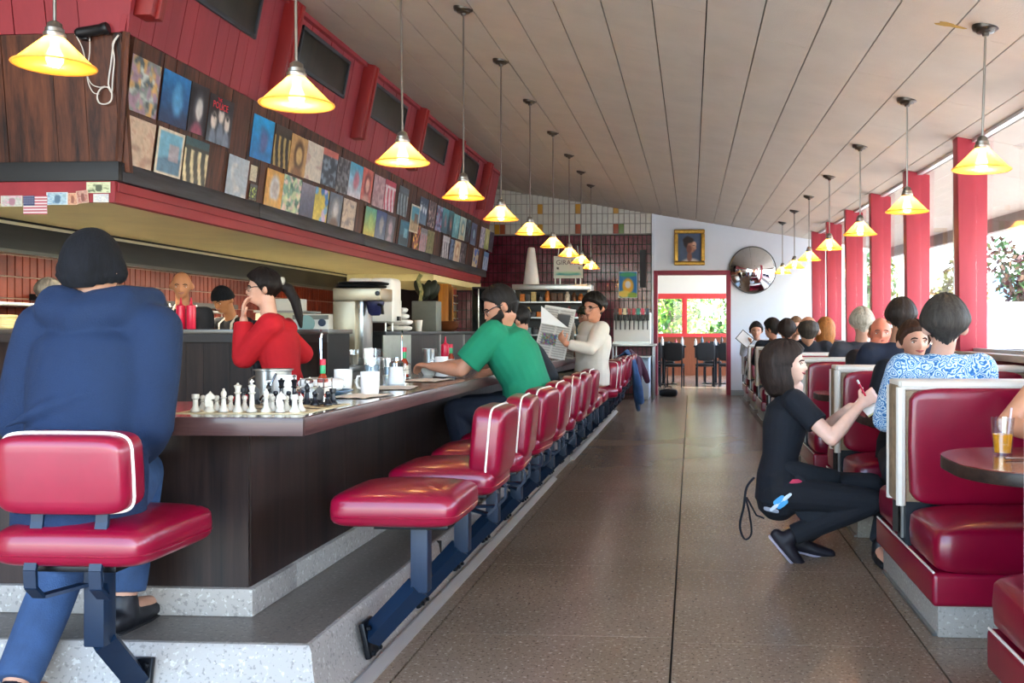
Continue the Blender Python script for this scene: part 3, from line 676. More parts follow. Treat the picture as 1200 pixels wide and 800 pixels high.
# ============================================================ PRINTED THINGS
def hx(c): return np.array([int(c[i:i + 2], 16) / 255 for i in (0, 2, 4)])
def smooth_noise(h, w, k, rg):
    g = rg.random((k + 2, k + 2)); yy = np.linspace(0, k, h); xx = np.linspace(0, k, w)
    y0 = yy.astype(int); x0 = xx.astype(int); fy = (yy - y0)[:, None]; fx = (xx - x0)[None, :]
    a = g[y0][:, x0]; b = g[y0][:, x0 + 1]; c = g[y0 + 1][:, x0]; d = g[y0 + 1][:, x0 + 1]
    return a * (1 - fy) * (1 - fx) + b * (1 - fy) * fx + c * fy * (1 - fx) + d * fy * fx
def art(kind, pal, seed, W=22, H=26):
    rg = np.random.default_rng(seed); P = [hx(c) for c in pal]
    yy, xx = np.mgrid[0:H, 0:W]; yy = yy / (H - 1); xx = xx / (W - 1)
    im = np.tile(P[0], (H, W, 1)).astype(float); bg = P[0]
    mixin = lambda m, c: im * (1 - m[..., None]) + c * m[..., None]
    n = smooth_noise(H, W, 5, rg); n2 = smooth_noise(H, W, 11, rg)
    if kind == 'busy':
        for i, c in enumerate(P[1:]):
            im = mixin(np.clip((smooth_noise(H, W, 9, rg) - .5) * 6, 0, 1), c)
    elif kind == 'grad':
        im = P[0] * (1 - yy[..., None]) + P[1] * yy[..., None]
        if len(P) > 2:
            d = ((xx - .55) / .22) ** 2 + ((yy - .5) / .33) ** 2; im = mixin(np.clip(1.3 - d + (n - .5), 0, 1) * .8, P[2])
    elif kind == 'figs':
        im = mixin(np.clip(yy * 1.2 - .3, 0, 1) * .5, P[2] if len(P) > 2 else P[0])
        for i in range(3):
            cx = .2 + .3 * i + rg.uniform(-.04, .04); cy = .45 + rg.uniform(-.08, .1)
            im = mixin(np.clip(2 - ((xx - cx) / .09) ** 2 - ((yy - cy) / .15) ** 2, 0, 1), P[1])
            im = mixin(np.clip(2 - ((xx - cx) / .11) ** 2 - ((yy - cy - .4) / .2) ** 2, 0, 1) * .7, P[-1])
            im = mixin(np.clip(1.4 - ((xx - cx) / .09) ** 2 * 2 - ((yy - cy + .11) / .05) ** 2, 0, 1), P[0] * .5)
    elif kind == 'photo':
        im = P[0] * (1 - yy[..., None] * .5) + P[1] * yy[..., None] * .5
        im = mixin(np.clip((yy - .55 + .1 * (n - .5)) * 12, 0, 1), P[1])
        b = (xx > .45) & (xx < .85) & (yy > .3) & (yy < .68); im = mixin(b.astype(float) * .8, P[3] if len(P) > 3 else P[1] * .6)
        e = (xx < .07) | (xx > .93) | (yy < .06) | (yy > .94); im = mixin(e.astype(float), P[2])
    elif kind == 'face':
        im = mixin(np.clip(1.6 - ((xx - .52) / .28) ** 2 - ((yy - .5) / .36) ** 2, 0, 1), P[2])
        im = mixin(np.clip(1.8 - ((xx - .54) / .17) ** 2 - ((yy - .5) / .2) ** 2, 0, 1), P[1])
        im = mixin(np.clip(1.5 - ((xx - .5) / .34) ** 2 - ((yy - 1.02) / .24) ** 2, 0, 1), P[-1])
    elif kind == 'stripe':
        s = np.clip(np.sin((xx * 3.2 + .25 * np.sin(yy * 4)) * 2 * np.pi) * 2, 0, 1); im = mixin(s * (yy > .25), P[1])
        im = mixin((yy < .2).astype(float), P[2]); 
    elif kind == 'dots':
        for i in range(9):
            cx, cy = rg.random(), rg.random(); im = mixin(np.clip(2 - ((xx - cx) ** 2 + (yy - cy) ** 2) / .012, 0, 1), P[1 + i % (len(P) - 1)])
    elif kind == 'sketch':
        im = mixin(np.clip((n2 - .62) * 8, 0, 1) * .6, P[1]); im = mixin(np.clip((n - .66) * 7, 0, 1) * .6, P[-1])
    elif kind == 'band':
        im = mixin(np.clip((n2 - .5) * 5, 0, 1), P[1]); im = mixin((yy < .2).astype(float), P[2])
    im = im * (1 + .22 * (n2[..., None] - .5)) + .05 * (rg.random((H, W, 1)) - .5)
    return np.clip(im, 0, 1)
def print_panel(name, w, h, img, m, thick=.003, parent=None):
    H, W = img.shape[:2]; v = []; f = []
    for i in range(H):
        for j in range(W): v.append((-w / 2 + w * j / (W - 1), -thick / 2, h - h * i / (H - 1)))
    for i in range(H - 1):
        for j in range(W - 1): a = i * W + j; f.append((a, a + W, a + W + 1, a + 1))
    n = len(v); v += [(-w / 2, thick / 2, h), (w / 2, thick / 2, h), (w / 2, thick / 2, 0), (-w / 2, thick / 2, 0)]
    tl, tr, br, bl = 0, W - 1, H * W - 1, (H - 1) * W
    f += [(n, n + 1, n + 2, n + 3), (tl, tr, n + 1, n), (tr, br, n + 2, n + 1), (br, bl, n + 3, n + 2), (bl, tl, n, n + 3)]
    me = bpy.data.meshes.new(name); me.from_pydata(v, [], f)
    c = np.concatenate([img.reshape(-1, 3), np.repeat(img.mean((0, 1))[None], 4, 0)]); c = np.where(c <= .04045, c / 12.92, ((c + .055) / 1.055) ** 2.4)
    at = me.color_attributes.new('print', 'FLOAT_COLOR', 'POINT'); at.data.foreach_set('color', np.concatenate([c, np.ones((len(c), 1))], 1).astype(np.float32).ravel())
    return link(name, me, m, parent)

RT = [(152, 186, 'busy', '7E8C86 B9C4BC 4A5A5C C8A060 9A8090', 'teal and grey crowd scene record cover at the top corner of the boards'),
 (189, 221, 'grad', '1E78B4 0E2C50 5AA8D8', 'blue moonlit record cover beside the crowd scene cover'),
 (222, 243, 'face', '17171C C8C6BE 4A4A50 9A4A60', 'black record cover with a pale oval above a red patterned floor'),
 (244, 272, 'figs', '15171C D8CDBE 8898A8', 'black record cover with three pale faces and red lettering'),
 (295, 320, 'grad', '1E9AD0 1578B8 6A5C8C', 'bright blue record cover with a standing figure'),
 (321, 340, 'stripe', '22201C B09858 2A2826', 'black record cover with gold columns'),
 (340, 359, 'face', 'BC935A D0AE70 4C3020 8A5E38', 'golden brown record cover with a long-haired portrait'),
 (358, 378, 'sketch', 'D8CFBC A8A498 B08A84', 'cream record cover with a faint sketch'),
 (377, 395, 'band', '3A4652 7C8E9C C86A5C', 'grey blue record cover under a red and white banner'),
 (395, 409, 'busy', '33363C 6A6E74 8A8C90', 'charcoal smoky record cover'),
 (409, 424, 'grad', '3A9CBC E0D4D8 C86070', 'pale blue and red record cover'),
 (424, 436, 'face', 'CC6A60 E0B4A0 7C2E30 D0A090', 'salmon red record cover with a small figure'),
 (437, 450, 'busy', 'A88A90 9A7880 C0A4A8', 'mauve grey record cover beside the salmon one'),
 (450, 463, 'stripe', 'E0D4D4 C83858 C04058', 'white and crimson record cover'),
 (464, 480, 'stripe', '46545C 96A8AC 4E6068', 'slate record cover with pale streaks'),
 (481, 491, 'photo', '3C9AB8 B8A078 D8CCB0 8A5C48', 'sea blue and sand record cover hung lower than its neighbours'),
 (491, 501, 'figs', '2E4A66 D8E0E4 7A9AB4', 'navy and white record cover with a group of figures'),
 (502, 510, 'busy', '2C2C34 C8B4A8 7A5C60', 'black and cream speckled record cover'),
 (511, 518, 'busy', '2A3A66 B04858 8898B8', 'dark blue and red record cover'),
 (518, 525, 'grad', '3EA0A8 3A5868 B87880', 'teal record cover with a pink figure'),
 (525, 531, 'grad', '2A7078 20323C C87868', 'deep teal record cover'),
 (531, 538, 'grad', '7ABCC0 5C9AA0 A8D0CC', 'light turquoise record cover'),
 (538, 546, 'face', 'B8C8B8 D8CCA8 60909A C8BC98', 'pale green record cover with a cream figure'),
 (546, 551, 'busy', '263C40 5C8890 14181C', 'blackish teal narrow record cover'),
 (551, 559, 'face', '4A5878 8CB0C0 38405C 5C7890', 'steel blue record cover'),
 (563, 568, 'busy', 'A8A4C0 7A7C98 D0C8D0', 'lilac record cover beside the yellow green one'),
 (568, 573, 'grad', 'C8C070 98A058 E0D8B0', 'yellow green record cover'),
 (573, 578, 'busy', '3A3848 6A5C70 24242C', 'dark violet record cover at the far end of the boards')]
RB = [(147, 180, 'sketch', 'C9B296 A07C68 8E6E5C', 'sepia record cover with an old street, lower row corner'),
 (183, 214, 'photo', '6EB4CC 4A7890 D8CCB0 B09898', 'seaside record cover with a cream border'),
 (215, 243, 'stripe', '2A2E20 D8CC9C 1C4A50', 'record cover with three pale standing figures on black'),
 (266, 290, 'sketch', 'A8B8C0 8AA0A8 D8D4C8', 'pale grey blue record cover beside the small cards'),
 (311, 331, 'face', 'D8A044 B8B0A8 C8CCD0 D8A850', 'orange record cover with a grey triangle'),
 (331, 352, 'busy', '7CAA90 3A6A5C C8D8A8 E0C8B8', 'green floral record cover'),
 (352, 368, 'grad', '8C8A98 2A3A58', 'grey to navy record cover'),
 (368, 384, 'dots', 'C8B848 2A74B8 5CA0C8 B8A8D0', 'yellow record cover with blue spots'),
 (385, 400, 'face', '5A6A7C B8BCC0 8A9098 5A4448', 'grey blue record cover with a pale figure'),
 (401, 416, 'sketch', 'CBBBA4 7A6C64 5C5C64', 'cream record cover with dark scribbles'),
 (427, 440, 'grad', '4AA898 C8B848 A8C870', 'green to yellow glowing record cover'),
 (440, 452, 'grad', '2A4C88 6A7C90 B0A8A0', 'royal blue record cover in the lower row'),
 (452, 462, 'face', '50545C C0A8B0 8C8088 A89098', 'greyish pink record cover'),
 (462, 484, 'photo', '2E7890 1C3C48 2A5868 8ABCC8', 'wide dark teal record cover'),
 (484, 492, 'busy', '8A3438 D8B048 3A2428', 'red and yellow patterned record cover'),
 (492, 500, 'stripe', '98989C C88898 7A7C80', 'grey and pink striped record cover'),
 (500, 508, 'sketch', '8C8A5C 2C3028 C0BC98', 'olive record cover in the lower row'),
 (517, 527, 'stripe', 'D4D0D0 384048 C8C4C4', 'white record cover with dark shapes'),
 (527, 532, 'busy', '6A7C9C 98A8C0 3A4860', 'blue grey narrow record cover'),
 (532, 539, 'face', 'D0C0A0 E0D4BC B07C58 C8A888', 'beige record cover with a small portrait'),
 (539, 546, 'busy', '4A4448 A09498 2A2A30', 'black and grey record cover'),
 (551, 563, 'dots', 'C8B898 1E5CB4 1E6CC8', 'cream record cover with a bright blue figure'),
 (565, 573, 'stripe', '2E6CA8 D8DCE0 4A7CA8', 'blue and white record cover at the far end of the lower row')]
from math import radians
def place_cover(px0, px1, z0, z1, kind, pal, label, seed, out=.012, tilt=0., group='record covers pinned along the brown boards'):
    zc = (z0 + z1) / 2; X = sX(zc) + out
    a = at_x(px0, 200, X).y; b = at_x(px1, 200, X).y
    w = min(b - a - .006, .36)
    o = print_panel('record_cover', w, z1 - z0, art(kind, pal.split(), seed), PRINT)
    lean = math.atan(.13)
    M = Matrix(((0, -math.cos(lean), math.sin(lean)), (1, 0, 0), (0, math.sin(lean), math.cos(lean)))).to_4x4()
    o.matrix_world = Matrix.Translation((sX(z0) + out, (a + b) / 2, z0)) @ M @ Matrix.Rotation(tilt, 4, 'Y')
    return tag(o, label, 'record cover', group)
covers = []
for i, (a, b, k, p, l) in enumerate(RT):
    dz = -.13 if 'hung lower' in l else 0
    covers.append(place_cover(a, b, 2.53 + dz + .006 * ((i * 7) % 3), 2.86 + dz + .006 * ((i * 7) % 3), k, p, l, 100 + i, .012 + (.006 if dz else 0), random.uniform(-.02, .02)))
for i, (a, b, k, p, l) in enumerate(RB):
    place_cover(a, b, 2.207, 2.50 + .005 * (i % 3), k, p, l, 200 + i, .014, 0)
place_cover(293, 301, 2.36, 2.48, 'sketch', 'D0C8A8 8A8878 B0A888', 'small cream card beside the pale grey blue cover', 300, group=None)['category'] = 'card'
place_cover(292, 301, 2.22, 2.34, 'band', '26302A 9AB04A 3A3C44', 'small dark card with a green stripe beside the pale grey blue cover', 301, group=None)['category'] = 'card'
REDTXT = mat('red_lettering', 'E03848', .5)
pc = covers[3]
for txt, zz, sz in (('THE', .305, .035), ('POLICE', .262, .066)):
    l = link('lettering', text_mesh(txt, sz, .0006), REDTXT, pc); l.rotation_euler = (math.pi / 2, 0, 0); l.location = (-.04 if txt == 'THE' else -.02, -.003, zz)

# ---- small things taped to the red beam by the corner: banknotes, flag, card
def on_beam(px0, px1, py0, py1, img, label, name, cat, out, group=None, m=PRINTM, tilt=0):
    a = at_y(px0, py1, 5.46 - out); b = at_y(px1, py0, 5.46 - out)
    o = print_panel(name, b.x - a.x, b.z - a.z, img, m, .0016); o.location = ((a.x + b.x) / 2, 5.463 - out, a.z); o.rotation_euler = (0, tilt, 0); return tag(o, label, cat, group)
def note(c0, c1, c2, seed):
    im = art('busy', [c0, c1, c0], seed, 26, 12); H, W = im.shape[:2]
    im[:, :2] = hx(c2); im[:, -2:] = hx(c2); im[0] = hx(c2); im[-1] = hx(c2); yy, xx = np.mgrid[0:H, 0:W]
    d = ((xx - W * .5) / 4) ** 2 + ((yy - H * .5) / 4) ** 2; im[d < 1] = hx(c1) * .75; return im
G = 'banknotes taped to the red beam'
on_beam(0.5, 26, 229, 242, note('A8AAA0', 'C890A0', 'B8B4A4', 1), 'grey and pink banknote beside the small flag', 'banknote', 'banknote', .004, G)
fl = np.zeros((26, 40, 3))
for i in range(26): fl[i] = hx('A03848') if (i // 2) % 2 == 0 else hx('D0C4C0')
fl[:14, :19] = hx('2C3458')
for i in range(1, 13, 3):
    for j in range(1, 18, 3): fl[i, j] = hx('C8C8D4')
on_beam(27, 55, 229, 251, fl, 'small United States flag hanging from the red beam', 'small_flag', 'flag', .006)
on_beam(54, 79, 225, 240, note('9AB0B8', '6A8CA8', 'C0C8C8', 2), 'blue grey banknote between the flag and the orange banknote', 'banknote', 'banknote', .004, G)
on_beam(78, 91, 226, 240, note('C09070', 'B0705C', 'C8A888', 3), 'orange brown banknote partly under a pink one', 'banknote', 'banknote', .003, G)
on_beam(90, 104, 223, 238, note('B08878', 'A06458', 'C0A088', 4), 'pink brown banknote below the pale green note', 'banknote', 'banknote', .0045, G, tilt=-.1)
on_beam(101, 129, 213, 226, note('C0C49C', '6A7458', 'C8CCA8', 5), 'pale green banknote at the beam corner', 'banknote', 'banknote', .004, G)
on_beam(109, 127, 227, 237, art('sketch', ['D0CCC4', '8A90A0', 'B0A8A8'], 6, 20, 12), 'small white card under the pale green banknote', 'taped_card', 'card', .004)

# ---- camera-like gadget, cables on the front boards
gy = sY(2.9) - .05
g = at_y(109, 36, gy)
gd = thing('wall_speaker', 'small black clamp gadget mounted above the brown front boards', 'gadget', (g.x, gy, g.z - .03))
MB().lathe([(.0, -.09), (.028, -.088), (.032, -.07), (.03, .05), (.036, .06), (.036, .085), (.03, .09), (0, .09)], 14, (0, 0, .03), Euler((0, math.radians(78), .15)).to_matrix()).build('barrel', BLACKP, gd)
MB().box((-.06, .02, .01), (.05, .05, .06)).build('clamp', BLACKP, gd, bevel=.01)
MB().tube([(0, 0, .03), (0, .06, .03)], .012, 8).build('arm', BLACKP, gd)
MB().tube([(-.12, .02, .035), (-.1, 0, .02), (-.095, 0, -.0)], .01, 6).build('cable_plug', BLACKP, gd)
def wire(label, pix, r=.004):
    pts = [at_y(x, y, sY(CAM_H + (388 - y) / 1120 * 5.6) - .025 - dy) for x, y, dy in pix]
    c = []
    for i in range(len(pts) - 1):
        p0 = pts[max(0, i - 1)]; p1 = pts[i]; p2 = pts[i + 1]; p3 = pts[min(len(pts) - 1, i + 2)]
        for t in (0, .25, .5, .75):
            c.append(.5 * ((2 * p1) + (p2 - p0) * t + (2 * p0 - 5 * p1 + 4 * p2 - p3) * t * t + (3 * p1 - p0 - 3 * p2 + p3) * t ** 3))
    c.append(pts[-1]); o = pts[0]
    return tag(MB().tube([p - o for p in c], r, 6).build('cable', mat('white_cable', 'D0CCC4', .5), None, loc=o), label, 'cable')
wire('white cable looped in a coil on the front boards', [(139, 41, 0), (133, 52, 0), (130, 75, .0), (127, 98, .004), (131, 108, .01), (130, 118, .012), (123, 122, .012), (116, 120, .01), (114, 112, .008), (118, 104, .006), (126, 102, .004), (131, 108, .0), (132, 92, .0), (134, 70, -.004), (132, 52, -.004), (138, 42, 0)], .0045)
wire('thin white cable dropping from the black gadget to the coil', [(105, 42, 0), (105, 62, .003), (102, 85, .003), (107, 98, .003), (116, 102, .004), (123, 101, .015)], .003)
wire('thin white cable with an orange plug under the gadget', [(88, 40, 0), (96, 55, .01), (100, 72, .01), (103, 95, .01), (109, 108, .01), (116, 110, .016)], .003)

# ============================================================ KITCHEN
FILL_EMIT = 66.0  # strength of the added tubes that brighten the cream soffit from below
hood = thing('exhaust_hood', 'long black and steel exhaust hood under the cream soffit', 'hood', (-5.3, 5.6, 1.74))
HB = lambda x0, x1, y0, y1, z0, z1: MB().bb(x0 + 5.3, x1 + 5.3, y0 - 5.6, y1 - 5.6, z0 - 1.74, z1 - 1.74)
HB(-6.0, -4.70, 5.6, 14.4, 1.90, 1.97).build('hood_body', BLACKP, hood)
HB(-4.70, -4.67, 5.6, 14.4, 1.76, 1.97).build('front_skirt', mat('hood_skirt', '1A1B1A', .35, metal=.5, var=.5, vscale=2, stretch=(1, .4, 4)), hood)
HB(-4.72, -4.655, 5.6, 14.4, 1.74, 1.765).build('drip_lip', mat('hood_lip', '4A4C48', .3, metal=.7), hood)
HB(-4.69, -4.66, 5.6, 14.4, 1.935, 1.955).build('top_strip', mat('strip_steel', 'B8B498', .4, metal=.3), hood)
for k in range(5):  # unseen fill tubes and trays, added inside the hood to light the kitchen
    yy = .5 + 1.75 * k
    lamp = MB().bb(.34, .46, yy, yy + 1.25, .125, .155).build('fill_tray', WHITEPL, hood)
    for xx in (.37, .43): MB().tube([(xx, yy + .04, .11), (xx, yy + 1.21, .11)], .013, 10).build('fill_tube', mat('fill_glow', 'FFF0D8', .4, emit=FILL_EMIT), lamp)
# shelf on kitchen wall with plates below and utensil rail
sh = thing('wall_shelf', 'long steel shelf on the red kitchen tiles', 'shelf', (-6.0, 8.6, 1.42))
MB().bb(-.19, .15, -1.2, 3.2, 0, .03).build('shelf_board', STEEL, sh, bevel=.004)
for yy in (-.9, 1, 2.9): MB().prism([(-.18, -.16), (-.18, 0), (.12, 0)], -.01, .01, Matrix(((1, 0, 0), (0, 0, 1), (0, 1, 0))).to_3x3().to_4x4() ).build('shelf_bracket', STEEL, sh).location = (0, yy, 0)
# pass ledge partition in front of the cooks
PY = 6.8
ps = thing('pass_partition', 'dark brown board partition with a steel ledge in front of the cooks', 'partition', (-4.3, PY, 0))
x = -6.0
while x < -2.66:
    w = random.choice((.13, .16, .2)); x1 = min(x + w, -2.64)
    MB().bb(x + 4.3 + .001, x1 + 4.3 - .001, 0, .02, .02, 1.18).build('board', WOODD, ps, smooth=0); x = x1
MB().bb(-1.7, 1.66, .02, .45, .02, 1.18).build('partition_core', BLACKT, ps)
MB().bb(-1.7, 1.68, -.03, .47, 1.18, 1.215).build('ledge', mat('ledge_steel', '6A6660', .3, metal=.7), ps, bevel=.006)
MB().bb(-1.7, 1.67, -.035, -.005, 1.12, 1.18).build('ledge_band', mat('ledge_band', '2E2A2A', .4), ps)
# low back counter with brewer, and the second partition
bc = thing('back_counter', 'low steel topped back counter under the coffee brewer', 'counter', (-3.0, 7.75, 0))
MB().bb(-.42, .3, -.43, .55, .02, .88).build('cabinet', mat('cab_grey', '6A6660', .5), bc)
MB().bb(-.45, .33, -.45, .56, .88, .92).build('top', STEEL, bc, bevel=.005)
p2 = thing('service_partition', 'waist high dark service partition with white dispenser and towels on top', 'partition', (-2.75, 8.4, 0))
MB().bb(-.5, -.01, 0, 4.2, .02, 1.165).build('partition_core', BLACKT, p2)
MB().bb(-.01, 0, 0, .85, .02, 1.165).build('steel_panel', mat('pale_steel', 'A8B4AC', .3, metal=.6, var=.1), p2)
for a, b_ in ((.853, 1.9), (1.903, 3.0), (3.003, 4.2)): MB().bb(-.01, 0, a, b_, .02, 1.165).build('wood_panel', WOODD, p2, smooth=0)
MB().bb(-.52, .03, -.02, 4.22, 1.165, 1.2).build('ledge', BLACKP, p2, bevel=.005)
for yy in (1.9, 3.0): MB().bb(.0, .014, yy - .02, yy + .02, .3, 1.2).build('metal_strip', STEEL, p2)

def plate_mesh(r): return MB().lathe([(0, 0), (r * .6, 0), (r * .65, .004), (r, .014), (r * .99, .017), (r * .6, .008), (0, .007)], 24).mesh('plate', smooth=50)
def stack(n, x, y, z, r, label, group, m=WHITEC):
    me = plate_mesh(r); me.materials.append(m)
    for k in range(n): tag(link('side_plate', me, None, None, (x + random.uniform(-.003, .003), y + random.uniform(-.003, .003), z + .0115 * k)), label, 'plate', group)
q = at_y(181, 380, 6.98); stack(14, q.x, 6.98, 1.216, .075, 'white side plate in the taller stack on the steel ledge', 'white plates stacked on the steel ledge')
q = at_y(199, 380, 6.95); stack(9, q.x, 6.95, 1.216, .075, 'white side plate in the shorter stack beside the red squeeze bottles', 'white plates stacked on the steel ledge')
for k, (px, n) in enumerate(((7, 9), (36, 8))):
    q = at_y(px, 370, 7.0); stack(n, q.x, 7.0, 1.216, .08, 'cream plate in the %s stack behind the hooded man' % ('left-hand wall' if 0 else ('wider' if k == 0 else 'lower')), 'cream plates stacked on the ledge', mat('cream_china', 'D8CC9C', .25))
def squeeze(x, y, z, label, h=.19, group=None):
    t = thing('squeeze_bottle', label, 'bottle', (x, y, z), 0, group)
    MB().lathe([(0, 0), (.03, 0), (.033, .006), (.033, h * .62), (.031, h * .68), (0, h * .68)], 18).build('body', REDPL, t)
    MB().lathe([(.0335, h * .66), (.0335, h * .74), (.012, h * .78), (.009, h * .82), (.003, h), (0, h)], 16).build('nozzle_cap', REDPL, t)
for k, (px, l) in enumerate(((212, 'red squeeze bottle on the ledge beside the plate stack'), (224, 'red squeeze bottle on the ledge, nearer the capped cook'))):
    q = at_y(px, 380, 6.9); squeeze(q.x, 6.9, 1.216, l, .235)
for k, (px, l) in enumerate(((153, 'red squeeze bottle on the ledge just past the hooded head'), (163, 'red squeeze bottle on the ledge behind the taller plate stack'))):
    q = at_y(px, 380, 7.15); squeeze(q.x, 7.15, 1.216, l, .23)
# cooking range under hood behind cooks, with pans on a rail
rg = thing('cooking_range', 'steel cooking range along the red tiled kitchen wall', 'range', (-5.66, 10.9, 0))
MB().bb(-.44, .35, -2.4, 2.6, .1, .9).build('body', STEEL, rg, bevel=.01); MB().bb(-.44, .38, -2.42, 2.62, .9, .94).build('griddle', BLACKM, rg, bevel=.005)
for s in (-2.2, 2.4):
    for xx in (-.3, .25): MB().lathe([(.025, 0), (.025, .1)], 10, (xx, s, 0)).build('leg', STEEL, rg)
rl = thing('utensil_rail', 'dark rail with hanging steel ladles over the range', 'rail', (-6.05, 10.2, 1.52))
MB().bb(-.15, .02, -1.6, 2.2, -.03, .03).build('rail_bar', BLACKM, rl)
for k in range(6):
    yy = -1.3 + .6 * k
    MB().tube([(.03, yy, 0), (.04, yy, -.05), (.04, yy + .03, -.24)], .008, 6).build('ladle', STEEL, rl)
    MB().sph((.04, yy + .03, -.26), (.035, .035, .03), 10, 6).build('ladle_bowl', STEEL, rl)
# appliances behind the partition
ap = thing('toaster_cabinet', 'cream kitchen appliance with a small box on top behind the partition', 'appliance', (-3.98, 9.3, 0))
MB().bb(-.25, .25, -.3, .3, .0, .9).build('stand', STEEL, ap); MB().bb(-.24, .18, -.28, .25, .9, 1.38).build('housing', mat('cream_enamel', 'C8C4A8', .35), ap, bevel=.02)
MB().bb(-.25, .2, -.29, .26, 1.38, 1.40).build('top_grille', STEEL, ap); MB().bb(-.12, .12, -.12, .1, 1.40, 1.52).build('small_box', WHITEPL, ap, bevel=.008)
MB().lathe([(.025, 0), (.025, .012), (0, .014)], 14, (.1, -.281, 1.3), Matrix.Rotation(math.pi / 2, 3, 'X')).build('dial', BLACKP, ap)
ap2 = thing('glass_washer', 'white appliance with a round blue dial behind the partition', 'appliance', (-3.52, 8.9, 0))
MB().bb(-.2, .17, -.2, .25, 0, .9).build('stand', STEEL, ap2); MB().bb(-.19, .15, -.19, .22, .9, 1.36).build('housing', WHITEPL, ap2, bevel=.015)
MB().lathe([(.035, 0), (.035, .015), (0, .018)], 16, (.09, -.19, 1.28), Matrix.Rotation(math.pi / 2, 3, 'X')).build('dial', mat('dial_blue', '2A3C58', .3), ap2)
MB().lathe([(.08, 0), (.08, .01), (0, .012)], 20, (-.06, -.19, 1.27), Matrix.Rotation(math.pi / 2, 3, 'X')).build('badge', mat('badge_teal', '8AB0B0', .4), ap2)
MB().bb(-.19, .15, -.2, -.19, 1.31, 1.35).build('label_strip', mat('strip_grey', '7C807C', .5), ap2)
# coffee brewer
q = at_y(411, 400, 7.85)
br = thing('coffee_brewer', 'tall warm steel coffee brewer with a dark blue basket', 'coffee brewer', (q.x, 7.85, .92))
MB().bb(-.09, .1, -.17, .17, 0, .53).build('column', STEELW, br, bevel=.012)
MB().bb(-.09, .31, -.17, .15, .53, .635).build('head', STEELW, br, bevel=.012)
MB().bb(.1, .14, -.1, .14, .0, .53).build('side_panel', STEEL, br, bevel=.004)
MB().bb(.1, .3, -.17, .17, 0, .06).build('warmer_base', STEEL, br, bevel=.006)
MB().lathe([(.035, .41), (.055, .43), (.075, .515), (.075, .53), (0, .53)], 20, (.215, -.02, 0)).build('brew_basket', mat('basket_blue', '1B1F48', .4), br)
MB().tube([(.27, -.1, .5), (.31, -.13, .49), (.32, -.14, .42)], .012, 8).build('basket_handle', BLACKP, br)
for zz, xx in ((.64, .1), (.665, .12)): MB().sq((xx, -.02, zz + .014), (.19, .15, .013), .4, .4, 24, 8).build('lid', BLACKP, br)
MB().lathe([(.02, 0), (.02, .02), (0, .024)], 12, (.29, -.17, .59), Matrix.Rotation(math.pi / 2, 3, 'X')).build('knob', BLACKP, br)
# white dispenser on the service partition
q = at_y(456, 380, 8.95)
dsn = thing('drink_dispenser', 'white two-tank drink dispenser on the service partition', 'dispenser', (-3.0, 8.9, 1.2))
for xx in (-.1, .11): 
    MB().sq((xx, 0, .29), (.115, .15, .21), .2, .35, 28, 10).build('tank', WHITEPL, dsn, smooth=60)
MB().bb(-.2, .22, -.15, .15, .09, .3).build('housing', WHITEPL, dsn, bevel=.015)
for xx in (-.14, .14): MB().tube([(xx, -.1, 0), (xx, -.1, .1)], .01, 8).build('leg', STEEL, dsn); MB().tube([(xx, .1, 0), (xx, .1, .1)], .01, 8).build('leg', STEEL, dsn)
MB().bb(.23, .25, -.04, .02, .1, .14).build('tap', BLACKP, dsn)
# ---- on the service partition
def lump(name, c, r, m, label, cat, seed, amp=.18, group=None, parent=None):
    rg = np.random.default_rng(seed); ks = rg.normal(0, 1, (10, 3)) * 9; ph = rg.random(10) * 6.28
    def fn(p):
        u = p.normalized(); d = sum(math.sin(ks[i][0] * u.x * .5 + ks[i][1] * u.y * .5 + ks[i][2] * u.z * .5 + ph[i]) for i in range(10)) / 10
        s = 1 + amp * d * 2.2; return Vector((p.x * s, p.y * s, max(-r[2], p.z * s)))
    o = MB().sq((0, 0, r[2]), r, .7, .7, 32, 18, fn=fn).build(name, m, parent, smooth=35, loc=c)
    return tag(o, label, cat, group) if label else o
q = at_y(482, 380, 9.6)
for k, (dz, w) in enumerate(((0, .12), (.062, .115), (.124, .1), (.186, .075))):
    lump('folded_towel', (-2.98, 9.62 + .015 * (k % 2), 1.2 + dz), (w, w, .028), PAPERW, ['lowest white towel in the pile on the service partition', 'second white towel from the bottom of the pile', 'third white towel from the bottom of the pile', 'topmost crumpled white towel of the pile'][k], 'towel', 40 + k, .12, 'white towels piled on the service partition')
cu = MB().lathe([(0, 0), (.03, 0), (.042, .12), (.04, .12), (.029, .006), (0, .006)], 20).build('paper_cup', WHITEPL, None, loc=(-2.92, 10.1, 1.2)); tag(cu, 'white paper cup between the towels and the brown bowl', 'cup')
bw = MB().lathe([(0, 0), (.11, 0), (.17, .05), (.19, .12), (.18, .12), (.155, .05), (.1, .012), (0, .012)], 28).build('wooden_bowl', mat('bowl_brown', '5A3018', .3, var=.3, vscale=8), None, loc=(-2.98, 11.35, 1.2)); tag(bw, 'wide brown wooden bowl on the service partition', 'bowl')
gb = thing('grey_bin', 'grey metal bin standing on the service partition before the orange post', 'bin', (-3.0, 10.7, 1.2))
MB().bb(-.14, .14, -.12, .12, 0, .34).build('bin_body', mat('bin_grey', '6E7068', .5, metal=.3, var=.1), gb, bevel=.01)
pt = thing('dried_bouquet', 'dark dried leaf bouquet with a pale strap in the grey bin', 'plant', (-3.0, 10.7, 1.541))
for k in range(9):
    a = k * .7; m_ = MB().sph((.09 * math.cos(a), .05 * math.sin(a), .11 + .02 * (k % 3)), (.05, .03, .1), 10, 8, Euler((.3 * math.sin(a), .5 * math.cos(a), 0)).to_matrix()); m_.build('leaf', mat('dark_leaf', '1C2214', .6), pt)
